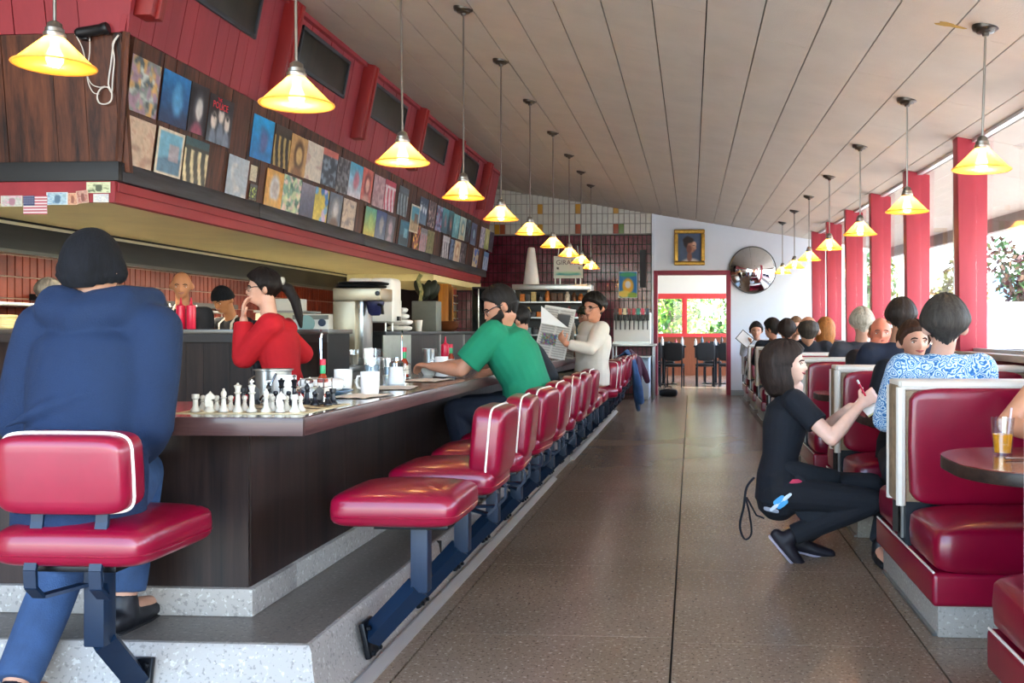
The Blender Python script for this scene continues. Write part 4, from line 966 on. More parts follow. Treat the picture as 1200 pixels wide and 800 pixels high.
MB().tube([(-.05, -.08, 0.0), (-.03, -.1, .1), (-.07, -.1, .24), (-.05, -.06, .3)], .025, 6, flat=(1, .3)).build('strap', mat('strap_cloth', '9A8A5A', .7, col2='4A5A2C', vscale=30), pt)
rk = thing('card_rack', 'narrow wire rack of small photo cards on the orange post', 'rack', (-3.40, 13.6, 1.15))
for s in (-1, 1): MB().bb(-.02, .0, s * .09 - .008, s * .09 + .008, -.0, .68).build('rail', WOODO, rk)
for k in range(6):
    MB().bb(-.01, .02, -.09, .09, .01 + .11 * k, .02 + .11 * k).build('shelf_bar', WHITEPL, rk)
    c_ = ['A83C38', '30506A', 'C8A05C', 'B0B4B8', '5C2C44', 'C85048'][k]
    MB().bb(.0, .006, -.075, .06, .022 + .11 * k, .10 + .11 * k).build('photo_card', mat('card_%d' % k, c_, .4, var=.5, vscale=30), rk)

# ============================================================ COUNTER THINGS
TZC = TZ + .0005
def mug(x, y, label, h=.095, r=.04, rot=0, cup=True):
    t = thing('coffee_mug', label, 'mug', (x, y, TZC), rot, 'white mugs on the counter')
    MB().lathe([(0, 0), (r * .82, 0), (r * .92, .006), (r, h * .5), (r, h), (r - .004, h), (r - .005, .01), (0, .008)], 24).build('cup_body', WHITEC, t)
    MB().tube([(-r + .004, 0, h * .8), (-r - .022, 0, h * .78), (-r - .028, 0, h * .5), (-r - .02, 0, h * .28), (-r + .004, 0, h * .22)], .006, 8).build('handle', WHITEC, t)
    return t
mug(-1.425, 4.17, 'white coffee mug in front of the crumpled napkin', .1, .042, math.radians(-15)); mug(-1.64, 4.42, 'white coffee mug behind the crumpled napkin', .1, .042, 2)
mug(-1.72, 6.5, 'white coffee mug at the hands of the green shirted man', .105, .047, .3); mug(-1.60, 3.68, 'white mug with a spoon beside the black chessmen', .105, .044, .4)
def tube_thing(name, label, cat, pts, r, m, loc_): return tag(MB().tube(pts, r, 8).build(name, m, None, loc=loc_), label, cat)
tube_thing('teaspoon', 'steel teaspoon leaning against the white mug by the chess set', 'spoon', [(0, 0, .004), (.03, .02, .05), (.055, .035, .115)], [.009, .004, .005], CHROME, (-1.67, 3.60, TZC))
def tumbler(x, y, z, label, h=.17, r=.05, water=.6, liquid=None, group=None, emblem=False):
    t = thing('water_glass', label, 'glass', (x, y, z), 0, group)
    MB().lathe([(0, 0), (r * .78, 0), (r, h), (r - .003, h), (r * .78 - .003, .008), (0, .008)], 28).build('glass_wall', GLASSW, t)
    if water: MB().lathe([(0, .009), (r * .78 - .004, .009), (r * (.78 + .22 * water) - .004, h * water), (0, h * water)], 28).build('liquid', liquid or mat('water', '9FB6C6', .05, alpha=.45), t)
    if emblem:
        e = MB().lathe([(.0, .0), (.018, .0), (.018, .0015), (0, .0015)], 16, (0.012, -r * .93, h * .6), Matrix.Rotation(math.pi / 2, 3, 'X')); e.build('emblem', WHITEPL, t)
        MB().box((.012, -r * .95, h * .72), (.03, .002, .008)).build('emblem', WHITEPL, t)
    return t
tumbler(-1.66, 4.89, TZC, 'tall frosted water glass with a white emblem on the counter', .19, .048, .55, emblem=True)
tumbler(-1.9, 5.9, TZC, 'small water glass behind the sugar pourer', .11, .035, .5)
sg = thing('sugar_pourer', 'glass sugar pourer with a steel lid on the counter', 'sugar pourer', (-1.56, 4.98, TZC))
MB().lathe([(0, 0), (.042, 0), (.045, .01), (.034, .09), (.034, .095), (0, .095)], 20).build('jar', mat('sugar', 'D8DCDC', .3), sg)
MB().lathe([(.036, .092), (.037, .112), (.03, .12), (.012, .125), (.01, .14), (0, .14)], 20).build('lid', CHROME, sg)
def hot_sauce(x, y, z, label, s=1.0):
    t = thing('hot_sauce_bottle', label, 'bottle', (x, y, z))
    MB().lathe([(0, 0), (.022 * s, 0), (.023 * s, .004), (.023 * s, .075 * s), (.011 * s, .098 * s), (.0095 * s, .105 * s), (0, .105 * s)], 18).build('glass_body', HOTSAUCE, t)
    MB().lathe([(.0235 * s, .015 * s), (.0238 * s, .016 * s), (.0238 * s, .062 * s), (.0235 * s, .063 * s)], 18).build('paper_label', PAPER, t)
    MB().lathe([(.0105 * s, .10 * s), (.0115 * s, .105 * s), (.0115 * s, .136 * s), (.0105 * s, .138 * s), (0, .138 * s)], 14).build('neck_sleeve', GREENPL, t)
    MB().lathe([(.0125 * s, .136 * s), (.0125 * s, .16 * s), (0, .162 * s)], 14).build('cap', REDPL, t)
def caddy(x, y, label, rot=0):
    t = thing('condiment_caddy', label, 'caddy', (x, y, TZC), rot)
    W, D = .048, .045
    for zz in (.006, .05, .085): MB().tube([(-W, -D, zz), (W, -D, zz), (W, D, zz), (-W, D, zz)], .0025, 6, closed=True).build('wire_loop', CHROME, t)
    for a in (-W, W):
        for b_ in (-D, D): MB().tube([(a, b_, 0), (a, b_, .088)], .0028, 6).build('post', CHROME, t)
    MB().bb(-W, W, -D, D, .003, .006).build('tray', CHROME, t)
    MB().tube([(0, D, .006), (0, D, .25), (0, D + .01, .27), (0, D, .285)], .0045, 6).build('handle', CHROME, t)
def shaker(x, y, label):
    t = thing('salt_shaker', label, 'shaker', (x, y, TZC + .0065), 0, 'shakers in the condiment caddies')
    MB().lathe([(0, 0), (.019, 0), (.021, .01), (.017, .06), (0, .06)], 8).build('jar', mat('salt_glass', 'C8CCCC', .15), t); MB().lathe([(.018, .058), (.018, .07), (.008, .08), (0, .081)], 14).build('cap', CHROME, t)
caddy(-1.545, 3.86, 'chrome wire caddy with hot sauce next to the chess board'); hot_sauce(-1.522, 3.87, TZC + .0065, 'hot sauce bottle with green neck in the caddy by the chess board', .98)
shaker(-1.572, 3.85, 'glass shaker in the caddy by the chess board')
caddy(-1.74, 5.62, 'chrome wire caddy with shakers past the sugar pourer'); hot_sauce(-1.718, 5.64, TZC + .0065, 'hot sauce bottle with green neck in the caddy past the sugar pourer', 1.1); shaker(-1.77, 5.63, 'glass shaker in the caddy past the sugar pourer'); shaker(-1.735, 5.59, 'glass shaker between the hot sauce and the caddy corner')
hot_sauce(-1.78, 7.0, TZC, 'hot sauce bottle standing by the hands of the green shirted man', 1.15)
squeeze(-1.9, 7.3, TZC, 'red ketchup squeeze bottle on the counter before the bearded man', .24)
pot = thing('steel_pot', 'small steel pot with a white rim next to the black chessmen', 'pot', (-1.70, 3.80, TZC))
MB().lathe([(0, 0), (.06, 0), (.066, .006), (.07, .118), (.078, .122), (.078, .126), (.066, .12), (.062, .012), (0, .01)], 28).build('pot_body', STEEL, pot)
MB().tube([(-.07, 0, .1), (-.1, 0, .08), (-.1, 0, .04), (-.068, 0, .03)], .005, 6).build('handle', CHROME, pot)
cupm = MB().lathe([(0, 0), (.04, 0), (.052, .15), (.05, .152), (.038, .01), (0, .01)], 24).build('steel_tumbler', STEEL, None, loc=(-1.9, 6.85, TZC)); tag(cupm, 'tall stainless steel tumbler beyond the caddy', 'tumbler')
bwl = thing('white_bowl', 'white china bowl heaped with paper packets', 'bowl', (-1.66, 5.98, TZC)); MB().lathe([(0, 0), (.035, 0), (.06, .045), (.057, .045), (.033, .008), (0, .008)], 24).build('bowl_body', WHITEC, bwl)
for k in range(6): MB().box((.02 * math.cos(k * 1.1), .02 * math.sin(k * 1.1), .045 + .003 * k), (.055, .03, .003), Euler((.2, .15, k * .9))).build('paper_packet', PAPER, bwl)
pl = thing('dinner_plate', 'white dinner plate under the crumpled napkin', 'plate', (-1.60, 4.10, TZC)); MB().lathe([(0, 0), (.07, 0), (.09, .004), (.12, .02), (.118, .023), (.085, .009), (0, .008)], 30).build('plate_body', mat('blue_china', '5A7894', .2), pl)
lump('crumpled_napkin', (-1.61, 4.10, TZC + .0095), (.085, .07, .032), PAPERW, 'crumpled white napkin lying on the blue plate', 'napkin', 5, .2)
def sheet(x, y, w, d, rot, label, group=None, dz=.0015, m=PAPER):
    n = 6; v = []; f = []
    for i in range(n + 1):
        for j in range(n + 1): v.append((-w / 2 + w * i / n, -d / 2 + d * j / n, .002 + .0015 * math.sin(3 * i + 2 * j)))
    for i in range(n):
        for j in range(n): a = i * (n + 1) + j; f.append((a, a + n + 1, a + n + 2, a + 1))
    mb = MB(); mb.add(v, f); mb.add([(p[0], p[1], p[2] - .0015) for p in v], f)
    return tag(mb.build('paper_sheet', m, None, loc=(x, y, TZC + dz), rotz=rot), label, 'paper', group)
sheet(-1.47, 4.62, .22, .30, .15, 'cream menu sheet lying past the coffee mug'); sheet(-1.42, 4.02, .2, .26, -.2, 'cream paper sheet between chess board and coffee mug'); sheet(-1.50, 5.35, .22, .32, -.1, 'cream menu sheet beside the sugar pourer'); sheet(-1.85, 4.62, .2, .28, .4, 'cream paper sheet under the second mug')
ph = thing('smartphone', 'black smartphone lying by the elbow of the green shirted man', 'phone', (-1.47, 5.62, TZC), math.radians(50)); MB().bb(-.035, .035, -.07, .07, 0, .01).build('phone_body', BLACKP, ph, bevel=.004); MB().bb(-.032, .032, -.066, .066, .0098, .0106).build('screen', mat('screen_glass', '12202E', .05, coat=.5), ph)
pit = thing('lemon_pitcher', 'glass water pitcher with lemon slices on the back counter', 'pitcher', (-2.90, 7.44, .9205))
MB().lathe([(0, 0), (.06, 0), (.065, .01), (.068, .2), (.064, .2), (.06, .012), (0, .01)], 24).build('jug', GLASSW, pit); MB().lathe([(0, .012), (.058, .012), (.061, .15), (0, .15)], 24).build('water', MATS['water'], pit)
MB().tube([(.066, 0, .18), (.11, 0, .17), (.115, 0, .1), (.068, 0, .05)], .008, 8).build('handle', GLASSW, pit)
for k in range(3): MB().lathe([(0, 0), (.03, 0), (.03, .006), (0, .006)], 16, (-.02 + .02 * k, -.03, .05 + .04 * k), Euler((1.2, .3 * k, 0)).to_matrix()).build('lemon_slice', mat('lemon', 'E8C83A', .4), pit)
for k, (x, y, c, l) in enumerate(((-2.72, 7.58, 'B8B0A0', 'clear glass of lemon wedges beside the pitcher'), (-3.06, 7.38, 'C8C4B4', 'glass jar at the partition end'))):
    tumbler(x, y, .9205, l, .13, .042, .7, mat('jar_fill_%d' % k, c, .3))
lm = thing('lemon_bowl', 'small white bowl with a lemon half on the back counter', 'bowl', (-2.74, 7.38, .9205)); MB().lathe([(0, 0), (.035, 0), (.055, .04), (.05, .04), (.03, .006), (0, .006)], 20).build('bowl_body', WHITEC, lm); MB().sph((0, 0, .04), (.035, .035, .03), 14, 8).build('lemon_half', MATS['lemon'], lm)
bl = thing('blue_carton', 'blue and black carton behind the pitcher', 'carton', (-3.08, 7.95, .9205)); MB().bb(-.06, .06, -.05, .05, 0, .2).build('box_body', BLACKP, bl, bevel=.004); MB().bb(-.061, .061, -.051, .051, .16, .22).build('box_lid', mat('carton_blue', '1E58A8', .4), bl, bevel=.004)

# ---- chess set
bd = thing('chess_board', 'cream and brown roll-up chess board at the counter corner', 'chess board', (-1.53, 3.37, TZC))
S = .05; MB().bb(-.225, .225, -.225, .225, 0, .002).build('mat', mat('board_cream', 'D8C8A0', .5), bd)
BSQ = mat('board_brown', '4A3422', .5); WSQ = mat('board_light', 'DECDA2', .5)
sqm = MB().bb(-S / 2, S / 2, -S / 2, S / 2, .002, .0026)
sq_l = sqm.mesh('square'); sq_l.materials.append(WSQ); sq_d = sqm.mesh('square'); sq_d.materials.append(BSQ)
for i in range(8):
    for j in range(8): link('square', sq_d if (i + j) % 2 == 0 else sq_l, None, bd, ((i - 3.5) * S, (j - 3.5) * S, 0))
WP = mat('ivory_plastic', 'CFCABD', .3); BP = mat('ebony_plastic', '12141C', .3)
base = [(0, 0), (.0165, 0), (.0175, .004), (.016, .008), (.0125, .012), (.009, .02)]
PROF = {'pawn': base[:5] + [(.0075, .022), (.006, .03), (.009, .033), (.0055, .035), (.0085, .041), (.0095, .046), (.007, .052), (0, .054)],
 'rook': base + [(.0085, .042), (.0125, .046), (.0125, .06), (.0095, .06), (.0095, .055), (0, .055)],
 'bishop': base + [(.0065, .045), (.011, .048), (.007, .051), (.010, .06), (.0085, .068), (.004, .075), (.0045, .079), (0, .081)],
 'queen': base + [(.007, .06), (.0125, .066), (.008, .069), (.009, .08), (.0135, .09), (.010, .092), (.004, .094), (.0045, .098), (0, .1)],
 'king': base + [(.007, .06), (.013, .066), (.008, .07), (.009, .082), (.0125, .09), (.008, .094), (0, .095)]}
PM = {}
def piece(kind, col, i, j, label, group, rot=0):
    key = (kind, col)
    if key not in PM:
        if kind == 'knight':
            m = MB().lathe(base[:5] + [(.011, .018), (0, .02)], 18)
            m.prism([(-.012, .018), (.012, .018), (.010, .034), (.004, .042), (.017, .044), (.019, .053), (.007, .064), (.002, .071), (-.001, .065), (-.010, .058), (-.014, .040)], -.007, .007, Matrix(((1, 0, 0, 0), (0, 0, 1, 0), (0, 1, 0, 0), (0, 0, 0, 1))))
        else:
            m = MB().lathe(PROF[kind], 18)
            if kind == 'king': m.box((0, 0, .103), (.005, .004, .02)); m.box((0, 0, .105), (.014, .004, .005))
        me = m.mesh('chess_' + kind, smooth=35); me.materials.append(WP if col == 'w' else BP); PM[key] = me
    o = link('chess_' + kind, PM[key], None, None, (-1.53 + (i - 3.5) * S, 3.37 + (j - 3.5) * S, TZC + .0026), rot)
    tag(o, label, 'chess piece', group)
for i, k in enumerate(['rook', 'knight', 'bishop', 'queen', 'king', 'bishop', 'knight', 'rook']):
    for col, j, cn in (('w', 0, 'white'), ('b', 7, 'black')):
        sd = '' if k in ('king', 'queen') else (" on the queen's side" if i < 4 else " on the king's side")
        l = '%s chess %s in its back rank%s of the board' % (cn, k, sd)
        g = None if k in ('king', 'queen') else '%s chess pieces on the board' % cn
        piece(k, col, i, j, l, g, math.radians(20 if col == 'w' else -150))
PN = ["queen's rook", "queen's knight", "queen's bishop", 'queen', 'king', "king's bishop", "king's knight", "king's rook"]
wj = [1, 1, 1, 1, 3, 1, 1, 1]; bj = [6, 6, 4, 6, 6, 5, 6, 6]
for i in range(8):
    piece('pawn', 'w', i, wj[i], 'white pawn pushed ahead of the others' if i == 4 else 'white pawn in front of the white ' + PN[i], 'white chess pawns', 0)
    piece('pawn', 'b', i, bj[i], {2: 'black pawn pushed two squares forward', 5: 'black pawn pushed one square forward'}.get(i, 'black pawn in front of the black ' + PN[i]), 'black chess pawns', 0)

# ============================================================ END WALL THINGS
def on_end(px0, px1, py0, py1, out=0):
    a = at_y(px0, py1, END_Y - out); b = at_y(px1, py0, END_Y - out); return a.x, b.x, a.z, b.z
x0, x1, z0, z1 = on_end(790, 826, 269, 311)
pf = thing('portrait_painting', 'gilt framed painted portrait of a woman looking aside above the doorway', 'painting', ((x0 + x1) / 2, END_Y - .04, z0))
w, h = x1 - x0, z1 - z0
for a, b_, c_, d_ in ((-w / 2, w / 2, 0, .075), (-w / 2, w / 2, h - .075, h), (-w / 2, -w / 2 + .075, .075, h - .075), (w / 2 - .075, w / 2, .075, h - .075)):
    MB().bb(a, b_, -.03, .04, c_, d_).build('frame_rail', GOLD, pf, bevel=.02, seg=3)
H_, W_ = 40, 32; yy, xx = np.mgrid[0:H_, 0:W_]; yy = yy / (H_ - 1); xx = xx / (W_ - 1)
im = np.tile(hx('4A5A72'), (H_, W_, 1)) * (1 + .2 * (smooth_noise(H_, W_, 6, np.random.default_rng(3))[..., None] - .5))
def bl_(im, cx, cy, rx, ry, c, k=2.): mm = np.clip(k - k * ((xx - cx) / rx) ** 2 - k * ((yy - cy) / ry) ** 2, 0, 1)[..., None]; return im * (1 - mm) + hx(c) * mm
im = bl_(im, .55, 1.05, .45, .2, 'D8CCC0'); im = bl_(im, .5, .82, .12, .2, '8A5A48'); im = bl_(im, .42, .32, .2, .24, '2A1E1C'); im = bl_(im, .58, .48, .19, .24, 'B07C64'); im = bl_(im, .70, .40, .1, .12, 'D8AC90'); im = bl_(im, .74, .52, .05, .06, 'C8947C'); im = bl_(im, .48, .56, .12, .16, '7A4A3C'); im = bl_(im, .68, .44, .06, .02, '2A2024'); im = bl_(im, .70, .62, .05, .02, '8A4440'); im = bl_(im, .45, .25, .26, .12, '30221E')
o = print_panel('canvas', w - .13, h - .13, im, PRINTM, .004, pf); o.location = (0, .01, .065)
# convex mirror
mc = at_y(882, 316, END_Y - .1)
cm = thing('convex_mirror', 'round convex safety mirror on the white wall beside the doorway', 'mirror', (mc.x, END_Y - .002, mc.z))
R = .435; cap_h = .19; Rs = (R * R + cap_h * cap_h) / (2 * cap_h)
MB().lathe([(R * math.sin(t * math.pi / 2) if False else Rs * math.sin(a), Rs * math.cos(a) - (Rs - cap_h)) for t, a in [(k, math.asin(R / Rs) * (1 - k / 16)) for k in range(17)]], 40, (0, -.03, 0), Matrix.Rotation(math.pi / 2, 3, 'X')).build('mirror_dome', MIRROR, cm, smooth=80)
MB().lathe([(R - .01, 0), (R + .012, 0), (R + .012, .035), (R - .005, .04)], 40, (0, 0, 0), Matrix.Rotation(math.pi / 2, 3, 'X')).build('rim', mat('mirror_rim', '5A5E60', .4), cm)
# poster and dark strip on maroon tile
x0, x1, z0, z1 = on_end(725, 747, 318, 349)
im = np.tile(hx('2E78B8'), (36, 26, 1)); yy, xx = np.mgrid[0:36, 0:26]; yy = yy / 35; xx = xx / 25
im = bl_(im, .5, .12, .55, .1, '4AA87C'); im = bl_(im, .5, .55, .34, .34, 'E0A838'); im = bl_(im, .5, .5, .18, .16, 'DCE0E0'); im = bl_(im, .3, .85, .4, .15, 'E0C860'); im = bl_(im, .75, .9, .3, .12, '88A848')
im[:1] = hx('E8E4D8'); im[-1:] = hx('E8E4D8'); im[:, :1] = hx('E8E4D8'); im[:, -1:] = hx('E8E4D8')
o = print_panel('poster', x1 - x0, z1 - z0, im, PRINTM, .004); o.location = ((x0 + x1) / 2, END_Y - .0205, z0); tag(o, 'blue and yellow poster on the maroon tiles', 'poster')
x0, x1, z0, z1 = on_end(750, 757, 293, 337)
o = MB().bb(-(x1 - x0) / 2, (x1 - x0) / 2, -.02, .0, 0, z1 - z0).build('chalk_strip', mat('charcoal_strip', '26282C', .6), None, loc=((x0 + x1) / 2, END_Y - .018, z0)); tag(o, 'tall narrow charcoal strip on the maroon tiles by the corner', 'strip')
# soda fountain on a steel stand
y0 = 16.6; a = at_y(719, 397, y0); b = at_y(762, 366, y0)
sf = thing('soda_fountain', 'white soda fountain with eight taps under the poster', 'soda fountain', ((a.x + b.x) / 2, y0, .98))
w = b.x - a.x; h = b.z - .98
MB().bb(-w / 2, w / 2, 0, .5, 0, h).build('housing', WHITEPL, sf, bevel=.012)
MB().bb(-w / 2, w / 2, -.18, 0, 0, .04).build('drip_tray', STEEL, sf); 
for k, c_ in enumerate(['3A1818', 'C86030', 'D8C8A0', '8A1820', 'B02838', '2C8A78', 'C84868', '24304C']):
    xx_ = -w / 2 + w * (k + .6) / 8.2
    tp = MB().bb(xx_ - .03, xx_ + .03, -.1, 0, h - .14, h - .03).build('tap_head', BLACKP, sf, bevel=.006)
    MB().bb(xx_ - .028, xx_ + .028, -.108, -.1, h - .04, h + .07).build('flavour_badge', mat('badge_%d' % k, c_, .35), tp)
    MB().tube([(xx_, -.05, h - .14), (xx_, -.05, h - .3)], .011, 8).build('lever', BLACKP, tp)
ss = thing('steel_stand', 'steel serving stand carrying the soda fountain', 'stand', ((a.x + b.x) / 2, y0, 0))
MB().bb(-w / 2 - .05, w / 2 + .1, -.25, .55, .94, .98).build('top', STEEL, ss, bevel=.005)
for xx_ in (-w / 2, w / 2 + .05):
    for yy_ in (-.2, .5): MB().tube([(xx_, yy_, 0), (xx_, yy_, .94)], .02, 8).build('leg', STEEL, ss)
MB().bb(-w / 2, w / 2 + .05, -.2, .5, .75, .77).build('shelf', STEEL, ss)
cbn = thing('white_cabinet', 'pale blue white cabinet at the corner by the doorway', 'cabinet', (-.86, 17.1, 0)); MB().bb(-.12, .11, -.3, .6, .0, .72).build('cabinet_body', mat('pale_cab', 'B4C4D0', .45), cbn, bevel=.008); MB().bb(-.10, .09, -.312, -.3, .05, .68).build('cabinet_door', mat('pale_cab2', 'BCCAD6', .4), cbn, bevel=.004)
# display cooler with cone and sign on top
y0 = 14.6; a = at_y(600, 333, y0); b = at_y(692, 333, y0); zt = a.z; w = b.x - a.x
co = thing('display_cooler', 'steel framed display cooler full of packages under the white cone', 'cooler', ((a.x + b.x) / 2, y0, 0))
MB().bb(-w / 2, w / 2, .5, .55, .1, zt).build('back_wall', BLACKP, co); MB().bb(-w / 2, w / 2, 0, .55, .02, .62).build('lower_body', STEEL, co, bevel=.01)
for s in (-1, 1): MB().bb(min(s * w / 2, s * (w / 2 - .05)), max(s * w / 2, s * (w / 2 - .05)), 0, .5, .62, zt - .09).build('side_frame', STEEL, co, bevel=.005)
MB().bb(-w / 2, w / 2, 0, .55, zt - .09, zt).build('top_frame', STEEL, co, bevel=.008)
rgp = random.Random(5)
PKC = ['3A6A4A', 'C8B070', '8A2E2E', '2C4A7C', 'D8D0C0', '5A3A24', 'A04860', '4A4A50', 'C87838', '6A8A90']
for k, zz in enumerate((.85, 1.15, 1.42, 1.66)):
    MB().bb(-w / 2 + .05, w / 2 - .05, .05, .5, zz - .02, zz).build('shelf', STEEL, co)
PKN = ['lowest', 'second', 'third', 'top']
for k, zz in enumerate((.85, 1.15, 1.42, 1.66)):
    xx_ = -w / 2 + .1
    while xx_ < w / 2 - .15:
        c_ = rgp.randrange(10); pw = rgp.uniform(.06, .11); hh = rgp.uniform(.1, .19)
        if k >= 2 or rgp.random() < .5:
            o = MB().bb(-pw / 2 + .004, pw / 2 - .004, 0, .1, 0, hh * .8); 
            if rgp.random() < .5: o = MB().lathe([(0, 0), (pw * .42, 0), (pw * .45, .01), (pw * .45, hh * .6), (pw * .25, hh * .8), (pw * .2, hh * .95), (0, hh * .95)], 12, (0, .05, 0))
            cn = ['green', 'tan', 'dark red', 'blue', 'white', 'brown', 'pink', 'grey', 'orange', 'teal'][c_]
            tag(o.build('food_package', mat('pack_%d' % c_, PKC[c_], .4, var=.3, vscale=20), None, bevel=.004, loc=((a.x + b.x) / 2 + xx_ + pw / 2, y0 + .1, zz + .001)), '%s package on the %s shelf of the display cooler' % (cn, PKN[k]), 'package', 'packages in the display cooler')
        xx_ += pw + .01
cc = at_y(622, 331, y0 + .15)
o = MB().lathe([(0, 0), (.12, 0), (.125, .01), (.055, .56), (.045, .58), (0, .585)], 28).build('white_cone', mat('cone_white', 'D8D8D4', .5), None, loc=(cc.x, y0 + .2, zt + .001)); tag(o, 'tall white cone standing on the display cooler', 'cone')
a2 = at_y(649, 326, y0 + .2); b2 = at_y(683, 300, y0 + .2)
sg = thing('giraffe_sign', 'pale board lettered GIRAFFE on thin legs above the display cooler', 'sign', ((a2.x + b2.x) / 2, y0 + .2, zt + .001)); w2 = b2.x - a2.x; h2 = b2.z - a2.z; zl = a2.z - zt
im = np.tile(hx('C8CCC0'), (20, 26, 1)); yy, xx = np.mgrid[0:20, 0:26]; yy = yy / 19; xx = xx / 25
im = bl_(im, .5, .82, .5, .08, '4A9A98'); im = bl_(im, .5, .74, .5, .06, 'A8C8A8'); im = bl_(im, .14, .55, .04, .07, '3A3C34'); im = bl_(im, .88, .55, .04, .08, '2C3C2C'); im = bl_(im, .5, .05, .5, .06, 'A8ACA4')
o = print_panel('board', w2, h2, im, PRINTM, .02, sg); o.location = (0, 0, zl)
for xx_ in (-w2 * .45, -w2 * .28, w2 * .25, w2 * .42): MB().tube([(xx_, 0, 0), (xx_, 0, zl + .01)], .008, 6).build('leg', WHITEPL, sg)
for xx_ in (-w2 * .35, w2 * .35): MB().tube([(xx_, 0, zl + h2), (xx_ * .9, 0, zl + h2 + .16)], .006, 6).build('hanger', WHITEPL, sg)
l = link('lettering', text_mesh('GIRAFFE', .105, .001), mat('sign_brown', '4A3040', .6), sg); l.rotation_euler = (math.pi / 2, 0, 0); l.location = (0, -.012, zl + h2 * .7)
bk = thing('black_fridge', 'narrow black refrigerator with a steel edge beyond the orange post', 'refrigerator', (at_y(566, 380, 13.4).x, 13.4, 0)); MB().bb(-.16, .14, 0, .5, .05, 1.83).build('cabinet', BLACKP, bk, bevel=.01); MB().bb(-.145, .125, -.02, 0, .08, 1.8).build('door', mat('dark_glass', '0C1418', .08), bk, bevel=.006); MB().bb(-.06, -.045, -.045, -.02, .9, 1.8).build('handle', CHROME, bk)
for xx_ in (-.13, .1): MB().bb(xx_, xx_ + .03, .05, .45, 0, .05).build('foot', BLACKP, bk)
# juice glass, straw, cutlery on the near booth table
TBZ = .752
tumbler(1.13, 3.55, TBZ, 'clear tumbler of orange juice on the booth table', .135, .042, .55, JUICE)
MB_ = MB().tube([(0, 0, .012), (.02, .0, .17)], .004, 8); tag(MB_.build('drinking_straw', mat('straw', 'E0C8CC', .4), None, loc=(1.142, 3.55, TBZ)), 'pale striped straw in the orange juice', 'straw')
kn = thing('table_knife', 'steel knife in front of the orange juice', 'knife', (1.12, 3.40, TBZ), .05); MB().tube([(-.03, 0, .006), (.08, 0, .006)], .006, 8, flat=(1.2, .8)).build('handle', CHROME, kn); MB().bb(.08, .2, -.008, .008, .003, .006).build('blade', CHROME, kn, bevel=.001)
mugr = MB().lathe([(0, 0), (.035, 0), (.04, .09), (.037, .09), (.033, .008), (0, .008)], 20).build('china_cup', WHITEC, None, loc=(1.28, 3.42, TBZ)); tag(mugr, 'white china cup beside the orange juice', 'cup')
# ============================================================ PEOPLE
def V(*a): return Vector(a if len(a) > 1 else a[0])
def loft(mb, pts, ra, rb=None, side=None, n=14, flat0=False, flat1=False):
    """closed loft along pts, radii ra (along side) and rb (across); rounded caps unless flat"""
    P = [V(p) for p in pts]; rb = rb or ra; rings = []
    side = V(side).normalized() if side is not None else None
    L = []
    if not flat0:
        t = (P[0] - P[1]).normalized()
        for c, s in ((.55, .83), (.9, .43)): L.append((P[0] + t * min(ra[0], rb[0]) * c, ra[0] * s, rb[0] * s))
        L = L[::-1]
    L += [(P[i], ra[i], rb[i]) for i in range(len(P))]
    if not flat1:
        t = (P[-1] - P[-2]).normalized()
        for c, s in ((.55, .83), (.9, .43)): L.append((P[-1] + t * min(ra[-1], rb[-1]) * c, ra[-1] * s, rb[-1] * s))
    prev = None; vs = []; k = len(L)
    for i, (p, a, b) in enumerate(L):
        t = (L[min(k - 1, i + 1)][0] - L[max(0, i - 1)][0]); t = t.normalized() if t.length > 1e-7 else V(0, 0, 1)
        u = side if side is not None else prev
        if u is None: u = t.orthogonal()
        u = u - t * u.dot(t)
        if u.length < 1e-4: u = t.orthogonal()
        u.normalize(); prev = u; w = t.cross(u)
        for j in range(n):
            A = 2 * math.pi * j / n; vs.append(p + u * (a * math.cos(A)) + w * (b * math.sin(A)))
    fs = [tuple(range(n - 1, -1, -1)), tuple((k - 1) * n + j for j in range(n))]
    for i in range(k - 1):
        for j in range(n): fs.append((i * n + j, i * n + (j + 1) % n, (i + 1) * n + (j + 1) % n, (i + 1) * n + j))
    mb.add(vs, fs); return mb
def remesh(mb, vox, smooth=2, fold=0., fk=18., seed=0, name='m', planes=None):
    me = bpy.data.meshes.new(name); me.from_pydata([tuple(p) for p in mb.v], [], mb.f); me.update()
    bm = bmesh.new(); bm.from_mesh(me); bmesh.ops.recalc_face_normals(bm, faces=bm.faces); bm.to_mesh(me); bm.free()
    o = bpy.data.objects.new('tmp', me); COL.objects.link(o)
    md = o.modifiers.new('r', 'REMESH'); md.mode = 'VOXEL'; md.voxel_size = vox; md.use_smooth_shade = True
    if smooth: sm = o.modifiers.new('s', 'SMOOTH'); sm.factor = .5; sm.iterations = smooth
    dg = bpy.context.evaluated_depsgraph_get(); out = bpy.data.meshes.new_from_object(o.evaluated_get(dg))
    bpy.data.objects.remove(o); bpy.data.meshes.remove(me)
    if fold:
        n = len(out.vertices); co = np.empty(n * 3, np.float32); no = np.empty(n * 3, np.float32)
        out.vertices.foreach_get('co', co); out.vertices.foreach_get('normal', no); co = co.reshape(-1, 3); no = no.reshape(-1, 3)
        rg = np.random.default_rng(seed); d = np.zeros(n)
        for i in range(9):
            k = rg.normal(0, 1, 3); k = k / np.linalg.norm(k) * fk * rg.uniform(.5, 1.6); k2 = rg.normal(0, 1, 3) * fk * .35
            d += np.sin(co @ k + 1.6 * np.sin(co @ k2) + rg.random() * 6.28)
        d = np.sign(d) * np.abs(d / 9) ** .8
        co += no * (d * fold)[:, None]; out.vertices.foreach_set('co', co.ravel()); out.update()
    out.shade_smooth(); return out
